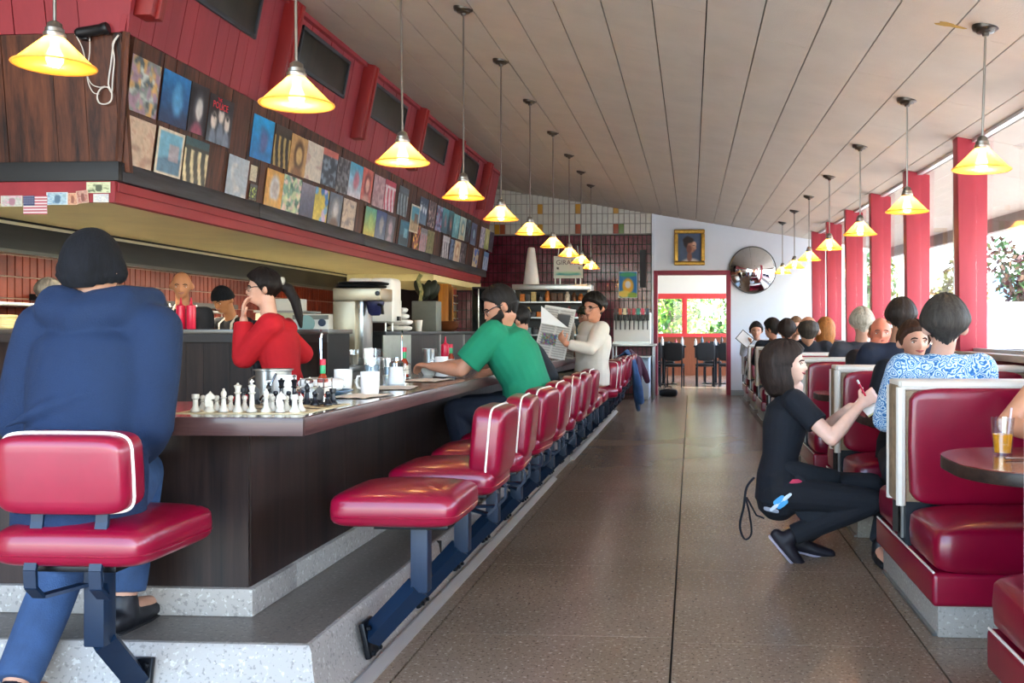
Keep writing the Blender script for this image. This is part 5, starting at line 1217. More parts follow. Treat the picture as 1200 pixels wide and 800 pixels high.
def ik(a, t, l1, l2, pole):
    a = V(a); t = V(t); d = t - a; L = d.length
    if L > (l1 + l2) * .995: t = a + d.normalized() * (l1 + l2) * .995; d = t - a; L = d.length
    x = (l1 * l1 - l2 * l2 + L * L) / (2 * L); h = math.sqrt(max(1e-6, l1 * l1 - x * x)); u = d / L
    p = V(pole); p = p - u * p.dot(u); p.normalize(); return a + u * x + p * h, t
# ---- heads (radial function about the skull centre; +y is the face)
def sstep(a, b, x): t = np.clip((x - a) / (b - a), 0, 1); return t * t * (3 - 2 * t)
def head_R(d, sx=1., jaw=1.):
    x, y, z = d[:, 0], d[:, 1], d[:, 2]
    low = np.clip(-z, 0, 1); sx = sx * (1 - .07 * sstep(.25, -.35, z))
    a = .074 * sx * (1 - .28 * low ** 1.5 / jaw); b = np.where(y > 0, .094 * (1 - .02 * low), .098 * (1 - .42 * low)); c = np.where(z > 0, .112, .118)
    a = a * np.where(y < .15, 1 - .34 * low ** 1.2 * np.clip((.15 - y) * 3, 0, 1), 1)
    R = 1 / np.sqrt((x / a) ** 2 + (y / b) ** 2 + (z / c) ** 2)
    def bump(v, amp, sg, sgz=None):
        v = np.array(v) / np.linalg.norm(v); sgz = sgz or sg
        return amp * np.exp(-((x - v[0]) / sg) ** 2 - ((z - v[2]) / sgz) ** 2) * (y * v[1] > 0)
    R = R + bump((0, 1, -.20), .022, .10, .13) + bump((0, 1, .0), .010, .07, .2) + bump((0, .8, -.72), .014, .28, .14) + bump((0, .9, -.45), .006, .22, .09)
    R = R + bump((0, 1, .24), .004, .4, .08)
    for s in (-1, 1): R = R + bump((s * .34, .94, .05), -.009, .15, .10) + bump((s * .5, .85, -.2), .004, .2, .15)
    return R
def dirs(n, m):
    ph = np.linspace(-np.pi / 2, np.pi / 2, m + 1); th = np.arange(n) * 2 * np.pi / n
    P, T = np.meshgrid(ph, th, indexing='ij'); return np.stack([np.cos(P) * np.cos(T), np.cos(P) * np.sin(T), np.sin(P)], -1).reshape(-1, 3)
def grid_faces(n, m): return [(i * n + j, i * n + (j + 1) % n, (i + 1) * n + (j + 1) % n, (i + 1) * n + j) for i in range(m) for j in range(n)]
def sstep(a, b, x): t = np.clip((x - a) / (b - a), 0, 1); return t * t * (3 - 2 * t)
def hair_shell(style, D, R, seed):
    x, y, z = D[:, 0], D[:, 1], D[:, 2]; rg = np.random.default_rng(seed)
    strand = sum(np.sin((np.arctan2(y, x) * k) + z * rg.uniform(-3, 3) + rg.random() * 6.28) for k in (9, 14, 23, 31)) / 4
    line = np.interp(y, [-1, -.3, -.05, .10, .24, .38, .6, .8, 1], [-.90, -.82, -.55, -.28, -.06, .30, .50, .58, .60])
    th = .013
    if style == 'short': cov = sstep(0, .12, z - line); th = .002 + .019 * sstep(-.5, .4, z)
    elif style == 'thick': cov = sstep(0, .12, z - line); th = .003 + .030 * sstep(-.5, .45, z)
    elif style == 'fade': cov = sstep(0, .1, z - line - .10 * (y > .3)); th = .0045 + .020 * np.clip((z - .25) * 1.7, 0, 1)
    elif style == 'bald': cov = sstep(0, .2, z - line) * (1 - sstep(.42, .8, z + np.clip(y, -.3, 1) * .5)); th = .009
    elif style == 'shaved': cov = sstep(0, .1, z - line) * 0; th = 0
    elif style == 'beanie':
        ln = np.interp(y, [-1, 0, 1], [-.72, -.45, .12]); cov = sstep(0, .03, z - ln); th = .009 + .005 * (1 - sstep(.34, .38, z - ln)) + .012 * np.clip(z, 0, 1) ** 2 + .022 * np.clip(-z, 0, 1) + .024 * np.exp(-(y / .35) ** 2 - (z / .45) ** 2); strand = strand * .1
    elif style == 'cap':
        ln = np.interp(y, [-1, 0, 1], [-.1, .05, .36]); cov = sstep(0, .03, z - ln); th = .014 + .012 * np.clip(z, 0, 1) ** 2; strand = strand * 0
    elif style == 'bob':
        line = np.interp(y, [-1, -.2, .1, .30, .45, .62, .8, 1], [-1.2, -1.2, -1.2, -.9, .0, .38, .56, .62]); cov = sstep(0, .10, z - line)
        th = .022 + .012 * np.clip(z, 0, 1) + .075 * np.clip(-z, 0, 1) ** 1.3 * (y < .35) + .03 * np.clip(-y, 0, 1)
    else: cov = sstep(0, .12, z - line)
    if style in ('short', 'thick', 'fade', 'bald'): cov = cov * (1 - np.exp(-((y + .11) / .125) ** 4 - ((z + .03) / .2) ** 4) * (np.abs(x) > .7))
    return R - .012 + (th + .012 + strand * .005) * cov
class Person:
    def __init__(s, name, label, loc_, heading, scale=1., vox=.009, skin='C89A80', sex='m', group=None, thin=1.):
        s.root = thing('person', label, 'person', loc_, 0, group); s.o = V(loc_); s.k = scale; s.vox = vox; s.sex = sex; s.thin = thin
        a = math.radians(heading); s.f = V(math.cos(a), math.sin(a), 0); s.r = V(math.sin(a), -math.cos(a), 0)
        s.skin = mat('skin_' + skin, skin, .48, var=.06, vscale=14, bump=.06, bscale=120); s.body = MB(); s.seed = abs(hash(label)) % 1000 if False else sum(map(ord, label)) % 997
    def spine(s, pelvis, lean=8, side=0, bend=0):
        k = s.k; P = V(pelvis); s.pel = P
        def dirv(deg): a = math.radians(deg); b = math.radians(side); return (V(0, 0, 1) * math.cos(a) + s.f * math.sin(a) + s.r * math.sin(b)).normalized()
        s.wai = P + dirv(lean * .6) * .19 * k; s.che = s.wai + dirv(lean + bend * .5) * .18 * k; s.nec = s.che + dirv(lean + bend) * .17 * k
        s.up = dirv(lean + bend); s.nd = dirv(lean * .6 + bend * .6 + 10)
        w = (.175 if s.sex == 'm' else .150) * k
        s.sh = {'R': s.nec + s.r * w - s.up * .035 * k, 'L': s.nec - s.r * w - s.up * .035 * k}
        s.hip = {'R': P + s.r * .085 * k, 'L': P - s.r * .085 * k}
        return s
    def head(s, yaw=0, pitch=0, roll=0, at=None, size=1.):
        s.hk = s.k * size
        a = math.atan2(s.f.y, s.f.x) + math.radians(yaw); f = V(math.cos(a), math.sin(a), 0); r = V(math.sin(a), -math.cos(a), 0)
        p = math.radians(pitch); fw = f * math.cos(p) + V(0, 0, 1) * math.sin(p); up = V(0, 0, 1) * math.cos(p) - f * math.sin(p)
        q = math.radians(roll); r2 = r * math.cos(q) + up * math.sin(q); up = up * math.cos(q) - r * math.sin(q)
        s.HM = Matrix((r2, fw, up)).transposed(); s.hc = V(at) if at is not None else s.nec + s.nd * .075 * s.k + up * .125 * s.hk + fw * .015 * s.hk
        return s
    def standing(s, pel, lean, bend, hd, **kw):
        s.spine(pel, lean=lean, bend=bend).head(**kw); d = V(hd) - s.hc; s.spine(V(pel) + d, lean=lean, bend=bend).head(**kw); return s
    def hp(s, x, y, z): return s.hc + s.HM @ V(x, y, z) * s.hk
    def arm(s, w, target, pole=None, palm=None, curl=35, fdir=None):
        k = s.k; pole = V(pole) if pole is not None else (V(0, 0, -1) + (s.r if w == 'R' else -s.r) * .4 - s.f * .3)
        el, wr = ik(s.sh[w], target, .285 * k, .25 * k, pole)
        s.__dict__.setdefault('arms', {})[w] = (s.sh[w], el, wr, palm, curl, fdir); return s
    def leg(s, w, ankle, pole=None):
        k = s.k; kn, an = ik(s.hip[w], ankle, .43 * k, .42 * k, pole if pole is not None else s.f + V(0, 0, .3)); s.__dict__.setdefault('legs', {})[w] = (s.hip[w], kn, an); return s
    # -- meshes
    def torso_path(s, g=0., hem=0., top=True):
        k = s.k; m = s.sex == 'm'; t = s.thin
        P = [s.pel - V(0, 0, 1) * .03 * k - s.up * hem, s.pel + (s.wai - s.pel) * .45, s.wai, s.che - s.up * .03 * k, s.che + s.up * .07 * k, s.nec - s.up * .055 * k]
        A = [.165, .160, .143 if m else .125, .160 if m else .138, .165 if m else .142, .115 if m else .10]; B = [.115, .112, .10 if m else .088, .115 if m else .112, .108, .075]
        return P, [a * k * t + g for a in A], [b * k * t + g for b in B]
    def limb(s, mb, pts, rad, g=0, **kw): loft(mb, pts, [r * s.k + g for r in rad], **kw)
    def hand(s, mb, wr, el, palm, curl, fdir, side):
        k = s.k; d = V(fdir).normalized() if fdir is not None else (wr - el).normalized()
        n = V(palm) if palm is not None else V(0, 0, -1); n = (n - d * n.dot(d)); n = n.normalized() if n.length > .01 else d.orthogonal().normalized()
        b = d.cross(n); b = b * (1 if side == 'R' else -1)     # thumb side
        kn = wr + d * .085 * k
        loft(mb, [wr - d * .02 * k, wr + d * .03 * k, kn], [.024 * k, .034 * k, .038 * k], [.020 * k, .016 * k, .014 * k], side=b)
        for i, (o, L) in enumerate(((.030, .070), (.010, .078), (-.011, .073), (-.031, .058))):
            p = kn + b * o * k; dd = d.copy(); pts = [p - d * .02 * k, p]
            for q, fr in enumerate((.45, .32, .23)):
                ang = math.radians(curl * (.7 + .3 * q) + 4 * i); dd = (dd * math.cos(ang) + n * math.sin(ang)).normalized()
                # re-orthogonalise the bend direction
                nn = n - dd * n.dot(dd); nn.normalize(); p = p + dd * L * fr * k; pts.append(p); n_ = nn
            loft(mb, pts, [.0095 * k, .0095 * k, .009 * k, .0085 * k, .0075 * k], n=8)
        p = wr + d * .025 * k + b * .026 * k; t = (b * .75 + d * .6 + n * .35).normalized(); p1 = p + t * .042 * k; t2 = (d * .9 + b * .15 + n * .4).normalized()
        loft(mb, [p - t * .015 * k, p, p1, p1 + t2 * .032 * k], [.012 * k, .0125 * k, .0105 * k, .0085 * k], n=8)
    def make_body(s, legs=True, smooth=2):
        k = s.k; mb = MB(); P, A, B = s.torso_path(-.012)
        loft(mb, P, A, B, side=s.r, n=20)
        loft(mb, [s.nec - s.up * .06 * k, s.nec + s.nd * .03 * k, s.hc - s.HM @ V(0, .015, .05) * s.hk], [.075 * k, .054 * k, .052 * k], [.06 * k, .054 * k, .052 * k], side=s.r, n=16)
        for w in 'RL': loft(mb, [s.nec - s.up * .03 * k, s.sh[w]], [.06 * k, .05 * k], n=12)
        for w, (a, e, wr, palm, curl, fd) in getattr(s, 'arms', {}).items():
            s.limb(mb, [a, a + (e - a) * .35, e], [.05 * s.thin, .047 * s.thin, .038]); s.limb(mb, [e, e + (wr - e) * .3, wr], [.038, .040, .026]); s.hand(mb, wr, e, palm, curl, fd, w)
        if legs:
            for w, (h, kn, an) in getattr(s, 'legs', {}).items():
                s.limb(mb, [h, h + (kn - h) * .4, kn], [.085, .078, .055]); s.limb(mb, [kn, kn + (an - kn) * .3, an], [.055, .056, .036])
                fd = (s.f * 1); s.limb(mb, [an - V(0, 0, .03) * k, an + fd * .1 * k - V(0, 0, .045) * k, an + fd * .17 * k - V(0, 0, .05) * k], [.034, .034, .024])
        # head
        D = dirs(44, 32); R = head_R(D, 1. if s.sex == 'm' else .95, 1. if s.sex == 'm' else .85); pts = D * R[:, None]
        mb.add([s.hc + s.HM @ V(*p) * s.hk for p in pts], grid_faces(44, 32))
        for q in (-1, 1):
            loft(mb, [s.hp(q * .066, -.012, -.005), s.hp(q * .079, -.016, 0)], [.030 * s.hk, .026 * s.hk], [.018 * s.hk, .014 * s.hk], side=s.HM @ V(0, 0, 1), n=12)
        me = remesh(mb, s.vox, smooth); s.bm = link('body', shift(me, s.o), s.skin, s.root)
        return s
    def part(s, mb, name, m, vox=None, smooth=2, fold=0., fk=18., parent=None):
        me = remesh(mb, vox or s.vox, smooth, fold, fk, s.seed + len(name)); return link(name, shift(me, s.o), m, parent or s.root)
    def raw(s, mb, name, m, parent=None, smooth=60):
        return link(name, shift(mb.mesh(name, smooth=smooth), s.o), m, parent or s.root)
    def eyes(s, gaze=(0, 0), brow='3A2A20', lip='A0685C', glasses=None, eye='2A2018'):
        EW = mat('eye_white', 'E4DED8', .2); EI = mat('iris_' + eye, eye, .1); LP = mat('lip_' + lip, lip, .4); BR = mat('brow_' + brow, brow, .7)
        rf = lambda d: V(d).normalized() * float(head_R(np.array([V(d).normalized()]), 1. if s.sex == 'm' else .95, 1. if s.sex == 'm' else .85)[0])
        for q in (-1, 1):
            p = rf((q * .36, .93, .04)); 
            e = s.raw(MB().sph(s.hc + s.HM @ (p * .955) * s.hk, (.0135 * s.hk, .009 * s.hk, .0075 * s.hk), 12, 8, s.HM), 'eye', EW)
            s.raw(MB().sph(s.hc + s.HM @ (p * .985 + V(gaze[0] * .006, .004, gaze[1] * .004)) * s.hk, (.0058 * s.hk, .004 * s.hk, .0058 * s.hk), 10, 6, s.HM), 'iris', EI, e)
            pts = [s.hc + s.HM @ (rf((q * a, .93, .04 + zz)) * 1.012) * s.hk for a, zz in ((.14, .18), (.3, .24), (.46, .23), (.58, .15))]
            s.raw(MB().tube(pts, [.003 * s.hk, .0042 * s.hk, .004 * s.hk, .002 * s.hk], 6), 'eyebrow', BR)
            pts = [s.hc + s.HM @ (rf((q * a, .93, .04 + zz)) * 1.008) * s.hk for a, zz in ((.20, .06), (.34, .115), (.50, .05))]
            s.raw(MB().tube(pts, .0022 * s.hk, 5), 'eyelid', BR)
        pts = [s.hc + s.HM @ (rf((a, .95, zz)) * 1.003) * s.hk for a, zz in ((-.26, -.46), (-.12, -.455), (0, -.46), (.12, -.455), (.26, -.46))]
        s.raw(MB().tube(pts, [.002 * s.hk, .006 * s.hk, .0075 * s.hk, .006 * s.hk, .002 * s.hk], 8, flat=(1, 1)), 'lips', LP)
        if glasses:
            GM = mat('glasses_' + glasses, glasses, .3)
            m = None
            g = bpy.data.objects.new('glasses', None); COL.objects.link(g); g.parent = s.root
            for q in (-1, 1):
                c = rf((q * .36, .93, .04)) + V(0, .012, 0)
                s.raw(MB().tube([s.hc + s.HM @ (c + V(.024 * math.cos(t), -.004 * math.cos(t) * q * q, .017 * math.sin(t))) * s.hk for t in [2 * math.pi * i / 16 for i in range(16)]], .0022 * s.hk, 6, closed=True), 'lens_rim', GM, g)
                s.raw(MB().tube([s.hc + s.HM @ (c + V(q * .024, -.002, .006)) * s.hk, s.hp(q * .079, .045, .016), s.hp(q * .083, -.015, .01)], .0028 * s.hk, 6), 'temple', GM, g)
            s.raw(MB().tube([s.hp(-.012, .107, .01), s.hp(.012, .107, .01)], .0022 * s.hk, 6), 'bridge', GM, g)
        return s
    def hair(s, style, col, n=72, m=44, seed=1, name='hair'):
        D = dirs(n, m); R = head_R(D); R = hair_shell(style, D, R, seed); pts = D * R[:, None]
        if style == 'bob': pts[:, 2] = np.maximum(pts[:, 2], -.165 + .03 * np.sin(D[:, 0] * 6) * .4); 
        HMt = mat('hair_' + col + ('_k' if style in ('beanie', 'cap') else ''), col,   .62 if style not in ('beanie', 'cap') else .9, spec=.3, var=.35, vscale=22, bump=.35, bscale=50, stretch=(3, 3, .6)) if not isinstance(col, bpy.types.Material) else col
        s.hm = s.raw(MB().add([s.hc + s.HM @ V(*p) * s.hk for p in pts], grid_faces(n, m)), name, HMt, smooth=70); return s
    def shirt(s, m, sleeve=1., g=.012, hem=.0, fold=.004, name='shirt', collar=True, extra=None, fk=20., vox=None):
        k = s.k; mb = MB(); P, A, B = s.torso_path(g, hem); loft(mb, P, A, B, side=s.r, n=22, flat0=True)
        for w in 'RL': loft(mb, [s.nec - s.up * .045 * k, s.sh[w]], [.068 * k + g * .3, .056 * k + g], n=14)
        if collar: loft(mb, [s.nec - s.up * .05 * k, s.nec + s.nd * .012 * k], [.085 * k, .066 * k], [.07 * k, .064 * k], side=s.r, n=18, flat1=True)
        for w, (a, e, wr, *_r) in getattr(s, 'arms', {}).items():
            t = s.thin
            if sleeve >= 1.:
                q = min(1., sleeve - 1.) ; L = [e, e + (wr - e) * .5 * q, e + (wr - e) * .97 * q] if q > .05 else [e]
                s.limb(mb, [a, a + (e - a) * .4, e], [.055 * t, .052 * t, .044], g); 
                if q > .05: s.limb(mb, L, [.045, .042, .032], g, flat1=True)
            else: s.limb(mb, [a, a + (e - a) * .5 * sleeve, a + (e - a) * sleeve], [.056 * t, .056 * t, .056 * t], g, flat1=True)
        if extra: extra(mb)
        s.sm = s.part(mb, name, m, fold=fold, fk=fk, vox=vox, smooth=6); return s
    def trousers(s, m, g=.010, fold=.003, to=.96, name='trousers'):
        k = s.k; mb = MB(); loft(mb, [s.pel - V(0, 0, .04) * k, s.pel + (s.wai - s.pel) * .5], [.17 * k + g, .165 * k + g], [.118 * k + g, .113 * k + g], side=s.r, n=20)
        for w, (h, kn, an) in getattr(s, 'legs', {}).items():
            s.limb(mb, [h, h + (kn - h) * .4, kn], [.092, .084, .062], g); s.limb(mb, [kn, kn + (an - kn) * .4, kn + (an - kn) * to], [.062, .06, .05], g, flat1=True)
        s.tm = s.part(mb, name, m, fold=fold); return s
    def shoes(s, m, sole, dirs_=None, pitch=None):
        k = s.k
        for w, (h, kn, an) in getattr(s, 'legs', {}).items():
            fd = V(dirs_[w]).normalized() if dirs_ else s.f; up = V(0, 0, 1)
            if pitch: 
                p = math.radians(pitch[w]); f0 = fd; fd = f0 * math.cos(p) - V(0, 0, 1) * math.sin(p); up = V(0, 0, 1) * math.cos(p) + f0 * math.sin(p)
            sd = fd.cross(up); mb = MB(); b = an - up * .055 * k
            loft(mb, [b - fd * .055 * k, b, b + fd * .08 * k - up * .008 * k, b + fd * .17 * k - up * .012 * k], [.036 * k, .043 * k, .048 * k, .036 * k], [.034 * k, .045 * k, .036 * k, .026 * k], side=sd, n=14)
            loft(mb, [an, b], [.043 * k, .046 * k], n=12)
            sh = s.part(mb, 'shoe', m, vox=.008)
            s2 = MB(); loft(s2, [b - fd * .07 * k - up * .034 * k, b + fd * .08 * k - up * .038 * k, b + fd * .185 * k - up * .036 * k], [.036 * k, .048 * k, .034 * k], [.009 * k] * 3, side=sd, n=16); s.raw(s2, 'sole', sole, sh)
        return s
def shift(me, o):
    me.transform(Matrix.Translation(-o)); return me

def cloth(name, c, rough=.85, **k): return mat(name, c, rough, var=k.pop('var', .12), vscale=k.pop('vscale', 9), bump=k.pop('bump', .25), bscale=k.pop('bscale', 160), sheen=.0, **k)
JEANS = cloth('jeans_denim', '2C4568', var=.2, bscale=220); BLACKC = cloth('black_cotton', '10141C'); NAVYC = cloth('navy_cotton', '1E2638'); DARKT = cloth('dark_trousers', '20242C')
SHOEB = mat('black_shoe', '16161A', .5); SOLEW = mat('pale_sole', 'B8B0C0', .6); SOLEB = mat('dark_sole', '0C0C0E', .7)

# ---- 1. man in blue hoodie and beanie, back to us
H1 = cloth('blue_fleece', '052040', var=.10, vscale=5, bump=.3, bscale=220)
p = Person('person', 'person in a blue hooded sweatshirt and black beanie seated at the counter corner', (-1.78, 2.78, 0), 90, 1.03, .010, skin='B98A70')
p.spine((-1.825, 2.76, .70), lean=10, bend=6, side=-1).head(yaw=4, pitch=-6, at=(-1.885, 2.90, 1.39), size=1.0)
p.arm('R', (-1.80, 3.0, .80), pole=(.35, -.5, -.5), palm=(0, 0, -1)); p.arm('L', (-1.93, 3.0, .80), pole=(-.4, -.5, -.5), palm=(0, 0, -1))
p.leg('R', (-1.90, 3.10, .295), pole=(-.35, 1, .3)); p.leg('L', (-2.07, 2.80, .1), pole=(-.25, 1, .4))
p.make_body().hair('beanie', '0D0F14', name='beanie', seed=4)
def hood(mb):
    b = p.nec + V(0, .02, .03)
    for q in (-1, 1):
        loft(mb, [b + V(q * .03, -.10, .0), b + V(q * .11, -.07, .012), b + V(q * .135, .03, .022), b + V(q * .10, .10, .005)], [.05, .055, .045, .035], n=12)
    loft(mb, [b + V(-.11, -.085, -.01), b + V(0, -.125, -.035), b + V(.11, -.085, -.01)], [.055, .062, .055], [.055, .06, .055], n=14)
    loft(mb, [b + V(-.13, -.05, -.06), b + V(0, -.105, -.10), b + V(.13, -.05, -.06)], [.045, .05, .045], n=14)
    # waist folds
    for (x0, z0, x1, z1) in ((-.16, .86, .02, .93), (-.18, .92, .06, 1.02), (-.12, .80, .10, .85)):
        loft(mb, [V(-1.82 + x0, 2.672, z0), V(-1.82 + (x0 + x1) / 2, 2.658, (z0 + z1) / 2 + .004), V(-1.82 + x1, 2.672, z1)], [.010, .017, .008], n=8)
p.shirt(H1, sleeve=1.98, g=.024, hem=.09, fold=.011, name='hooded_sweatshirt', extra=hood, fk=13., vox=.011)
p.trousers(JEANS, g=.012, fold=.004, to=.93); p.shoes(SHOEB, SOLEB)

# ---- 2. crouching waitress
W = cloth('black_tshirt', '0E141E', var=.15, bump=.15)
wf = V(.52, 5.10, 0)
p = Person('person', 'waitress with a dark bob in a black t-shirt crouching with an order pad', wf, 2, .97, .0065, skin='E2B8A4', sex='f')
p.spine(wf + V(-.06, .0, .36), lean=6, bend=6).head(yaw=-14, pitch=3, at=(.500, 5.06, 1.02), size=1.0)
p.arm('R', (.86, 4.93, .825), pole=(-.1, -.5, -.9), palm=(.3, .8, .1), curl=48, fdir=(.75, .25, .55)); p.arm('L', (.84, 5.10, .80), pole=(.1, .6, -.9), palm=(.0, -.3, .9), curl=40, fdir=(.8, -.4, .3))
p.legs = {}
for w_, kn, an in (('R', (.93, 5.00, .32), (.52, 5.02, .135)), ('L', (.96, 5.16, .38), (.60, 5.17, .105))):
    p.legs[w_] = (p.hip[w_], V(kn), V(an))
p.make_body(legs=False).hair('bob', '2A201C', seed=3).eyes(gaze=(.3, .2), brow='2A1C18', lip='B8605C', eye='3A2C24')
p.shirt(W, sleeve=.62, g=.009, hem=.03, fold=.003, name='t_shirt', fk=16.)
p.trousers(BLACKC, g=.006, to=.97)
p.shoes(mat('plum_sneaker', '17131C', .6), SOLEW, dirs_={'R': (1, -.05, 0), 'L': (1, .05, 0)}, pitch={'R': 48, 'L': 12})
ap_ = MB(); hip = p.pel
loft(ap_, [hip + V(-.06, -.09, .13), hip + V(.05, -.115, .04), hip + V(.16, -.12, -.06), hip + V(.28, -.12, -.12)], [.05, .08, .10, .09], [.012, .014, .013, .012], side=V(.45, 0, -1), n=14)
loft(ap_, [hip + V(.04, -.10, .13), hip + V(.18, -.06, .08), hip + V(.30, .0, .06)], [.05, .06, .05], [.05, .04, .03], side=V(0, 0, 1), n=12)
apr = p.part(ap_, 'apron', cloth('apron_black', '121820', var=.2), vox=.008)
em = mat('emblem_blue', '4AA4DC', .5); ew = mat('emblem_white', 'D0E0EC', .5)
def patch(c, w, h, col, rot, nm):
    o = MB().sq((0, 0, 0), (w / 2, .004, h / 2), .5, .6, 20, 6).build(nm, col, apr); o.location = c - wf; o.rotation_euler = (0, rot, 0); return o
from mathutils.bvhtree import BVHTree
def decal(px, py, w, h, m, rot, nm, objs=None, par=None, off=None):
    d = ray(px, py); best = None
    for ob in objs:
        bv = BVHTree.FromPolygons([v.co + off for v in ob.data.vertices], [q.vertices for q in ob.data.polygons]); hit = bv.ray_cast(V(0, 0, CAM_H), d)
        if hit[0] is not None and (best is None or hit[3] < best[3]): best = hit
    c, n = best[0], best[1]; n = V(n.x, n.y, n.z * .6).normalized(); u = V(0, 0, 1).cross(n).normalized(); v = n.cross(u); M = Matrix((u, -n, v)).transposed() @ Matrix.Rotation(rot, 3, 'Y')
    o = MB().sq(c - off + n * .003, (w / 2, .004, h / 2), .5, .6, 20, 6, M=M).build(nm, m, par); return o
DO = [apr, p.tm, p.sm]
for a_ in ((915, 588, .075, .055, em, -.7, 'emblem_disc'), (915, 588, .15, .020, ew, -.72, 'emblem_script'), (932, 564, .08, .022, mat('pink_print', 'B83858', .5), 0, 'print_patch'), (904, 597, .09, .022, mat('hem_grey', '98A0B0', .6), .1, 'hem_label')):
    decal(*a_, objs=DO, par=apr, off=wf)
st = [hip + V(-.13, -.04, .07), hip + V(-.17, -.06, .02), hip + V(-.185, -.06, -.08), hip + V(-.205, -.06, -.18), hip + V(-.18, -.06, -.25), hip + V(-.145, -.06, -.22), hip + V(-.155, -.06, -.12), hip + V(-.175, -.06, -.03)]
def smooth_path(pts, n=5):
    c = []
    for i in range(len(pts) - 1):
        p0 = pts[max(0, i - 1)]; p1 = pts[i]; p2 = pts[i + 1]; p3 = pts[min(len(pts) - 1, i + 2)]
        for t in [q / n for q in range(n)]: c.append(.5 * ((2 * p1) + (p2 - p0) * t + (2 * p0 - 5 * p1 + 4 * p2 - p3) * t * t + (3 * p1 - p0 - 3 * p2 + p3) * t ** 3))
    return c + [pts[-1]]
p.raw(MB().tube(smooth_path(st), .010, 8, flat=(1, .5)), 'apron_tie', MATS['apron_black'], apr)
p.raw(MB().tube([hip + V(-.17, -.06, -.03), hip + V(-.12, -.08, -.12), hip + V(-.08, -.08, -.135)], .010, 8, flat=(1, .35)), 'apron_tie', MATS['apron_black'], apr)
pad = thing('order_pad', 'small white and yellow order pad in the hand of the waitress', 'notepad', (.915, 4.99, .82)); R_ = Euler((math.radians(35), math.radians(-35), 0))
MB().box((0, 0, 0), (.085, .13, .012), R_).build('pages', mat('pad_yellow', 'E0D89A', .7), pad); MB().box(R_.to_matrix() @ V(0, 0, .008), (.088, .134, .004), R_).build('cover', PAPERW, pad)
pen = thing('ballpoint_pen', 'red and white pen held by the waitress', 'pen', (.885, 4.92, .88)); MB().tube([(.02, .03, -.04), (-.035, -.01, .055)], .005, 8).build('barrel', REDPL, pen); MB().tube([(-.035, -.01, .055), (-.045, -.017, .072)], .0055, 8).build('end_cap', WHITEPL, pen)

# ---- 3. bearded man in green shirt leaning on the counter (faces the counter, -x)
GR = cloth('green_jersey', '0F7A58', var=.08, vscale=5, bump=.15)
p = Person('person', 'bearded man with glasses in a green t-shirt leaning on the counter', (-.98, 5.88, 0), 180, 1.04, .0085, skin='B9846A', thin=1.25)
p.spine((-.985, 5.88, .71), lean=22, bend=10).head(yaw=12, pitch=-24, at=(-1.16, 5.80, 1.345), size=1.06)
p.arm('L', (-1.60, 5.80, .985), pole=(.25, -.6, -.75), palm=(0, 0, -1), curl=45); p.arm('R', (-1.58, 6.12, .985), pole=(.2, .8, -.6), palm=(0, -.3, -1), curl=40)
p.leg('L', (-1.33, 5.76, .295), pole=(-1, -.2, .6)); p.leg('R', (-1.33, 6.02, .295), pole=(-1, .2, .6))
p.make_body().hair('fade', '15110F', seed=8).eyes(brow='120E0C', lip='7A4A40', glasses='101014')
bm_ = MB(); D = dirs(56, 36); R = head_R(D); bl2 = np.interp(D[:, 1], [-.2, .12, .3, .55, .8, 1], [-1.2, -.02, -.10, -.30, -.31, -.31]); cov = sstep(0, -.07, D[:, 2] - bl2) * (1 - .9 * np.exp(-(D[:, 0] / .24) ** 2 - ((D[:, 2] + .46) / .06) ** 2) * (D[:, 1] > 0)) * sstep(.02, .14, D[:, 1]) * np.maximum(sstep(-.85, -.6, D[:, 2]), sstep(.25, .45, D[:, 1]))
R = R - .012 + (.024 + .014 * np.clip(-D[:, 2], 0, 1) ** 2) * cov
p.raw(bm_.add([p.hc + p.HM @ V(*q) * p.hk for q in D * R[:, None]], grid_faces(56, 36)), 'beard', MATS['hair_15110F'])
p.shirt(GR, sleeve=.80, g=.016, hem=.07, fold=.006, name='t_shirt', fk=12.); p.trousers(NAVYC); p.shoes(SHOEB, SOLEB)

# ---- 4. man in white shirt reading newspaper
WS = cloth('cream_linen', 'CFC6B8', var=.07, vscale=5, bump=.2)
p = Person('person', 'dark haired man in a cream shirt reading a newspaper at the counter', (-.95, 9.6, 0), 212, 1.0, .010, skin='C0866A', thin=1.36)
p.spine((-1.0, 9.6, .71), lean=-3, bend=2).head(yaw=22, pitch=-5, at=(-.965, 9.50, 1.425), size=1.22)
p.arm('L', (-1.22, 9.22, 1.08), pole=(.7, -.5, -.9), palm=(.2, .6, .2), curl=50, fdir=(-.5, .1, .75)); p.arm('R', (-1.24, 9.9, 1.1), pole=(.5, .7, -.8), palm=(.2, -.6, .2), curl=50, fdir=(-.5, -.1, .75))
p.leg('L', (-1.33, 9.5, .295), pole=(-1, -.2, .6)); p.leg('R', (-1.33, 9.74, .295), pole=(-1, .2, .6))
p.make_body().hair('thick', '1A1512', seed=12).eyes(brow='17110E', lip='8A5448', glasses='2A2420'); p.shirt(WS, sleeve=1.9, g=.018, hem=.02, fold=.006, name='shirt'); p.trousers(cloth('olive_trousers', '5A5448')); p.shoes(SHOEB, SOLEB)
npr = thing('newspaper', 'open newspaper held up by the man in the cream shirt', 'newspaper', (-1.27, 9.5, .98))
im = np.tile(hx('C4C2BC'), (44, 30, 1)) * (1 + .1 * (RNG.random((44, 30, 1)) - .5))
for r_ in range(3, 42, 2): im[r_, 2:14] = hx('8E8E8C'); im[r_, 16:28] = hx('94928E')
im[6:16, 14:26] = hx('4A4A4C'); im[24:33, 4:18] = RNG.random((9, 14, 3)) * .4 + .2; im[0:2] = hx('E0DED8')
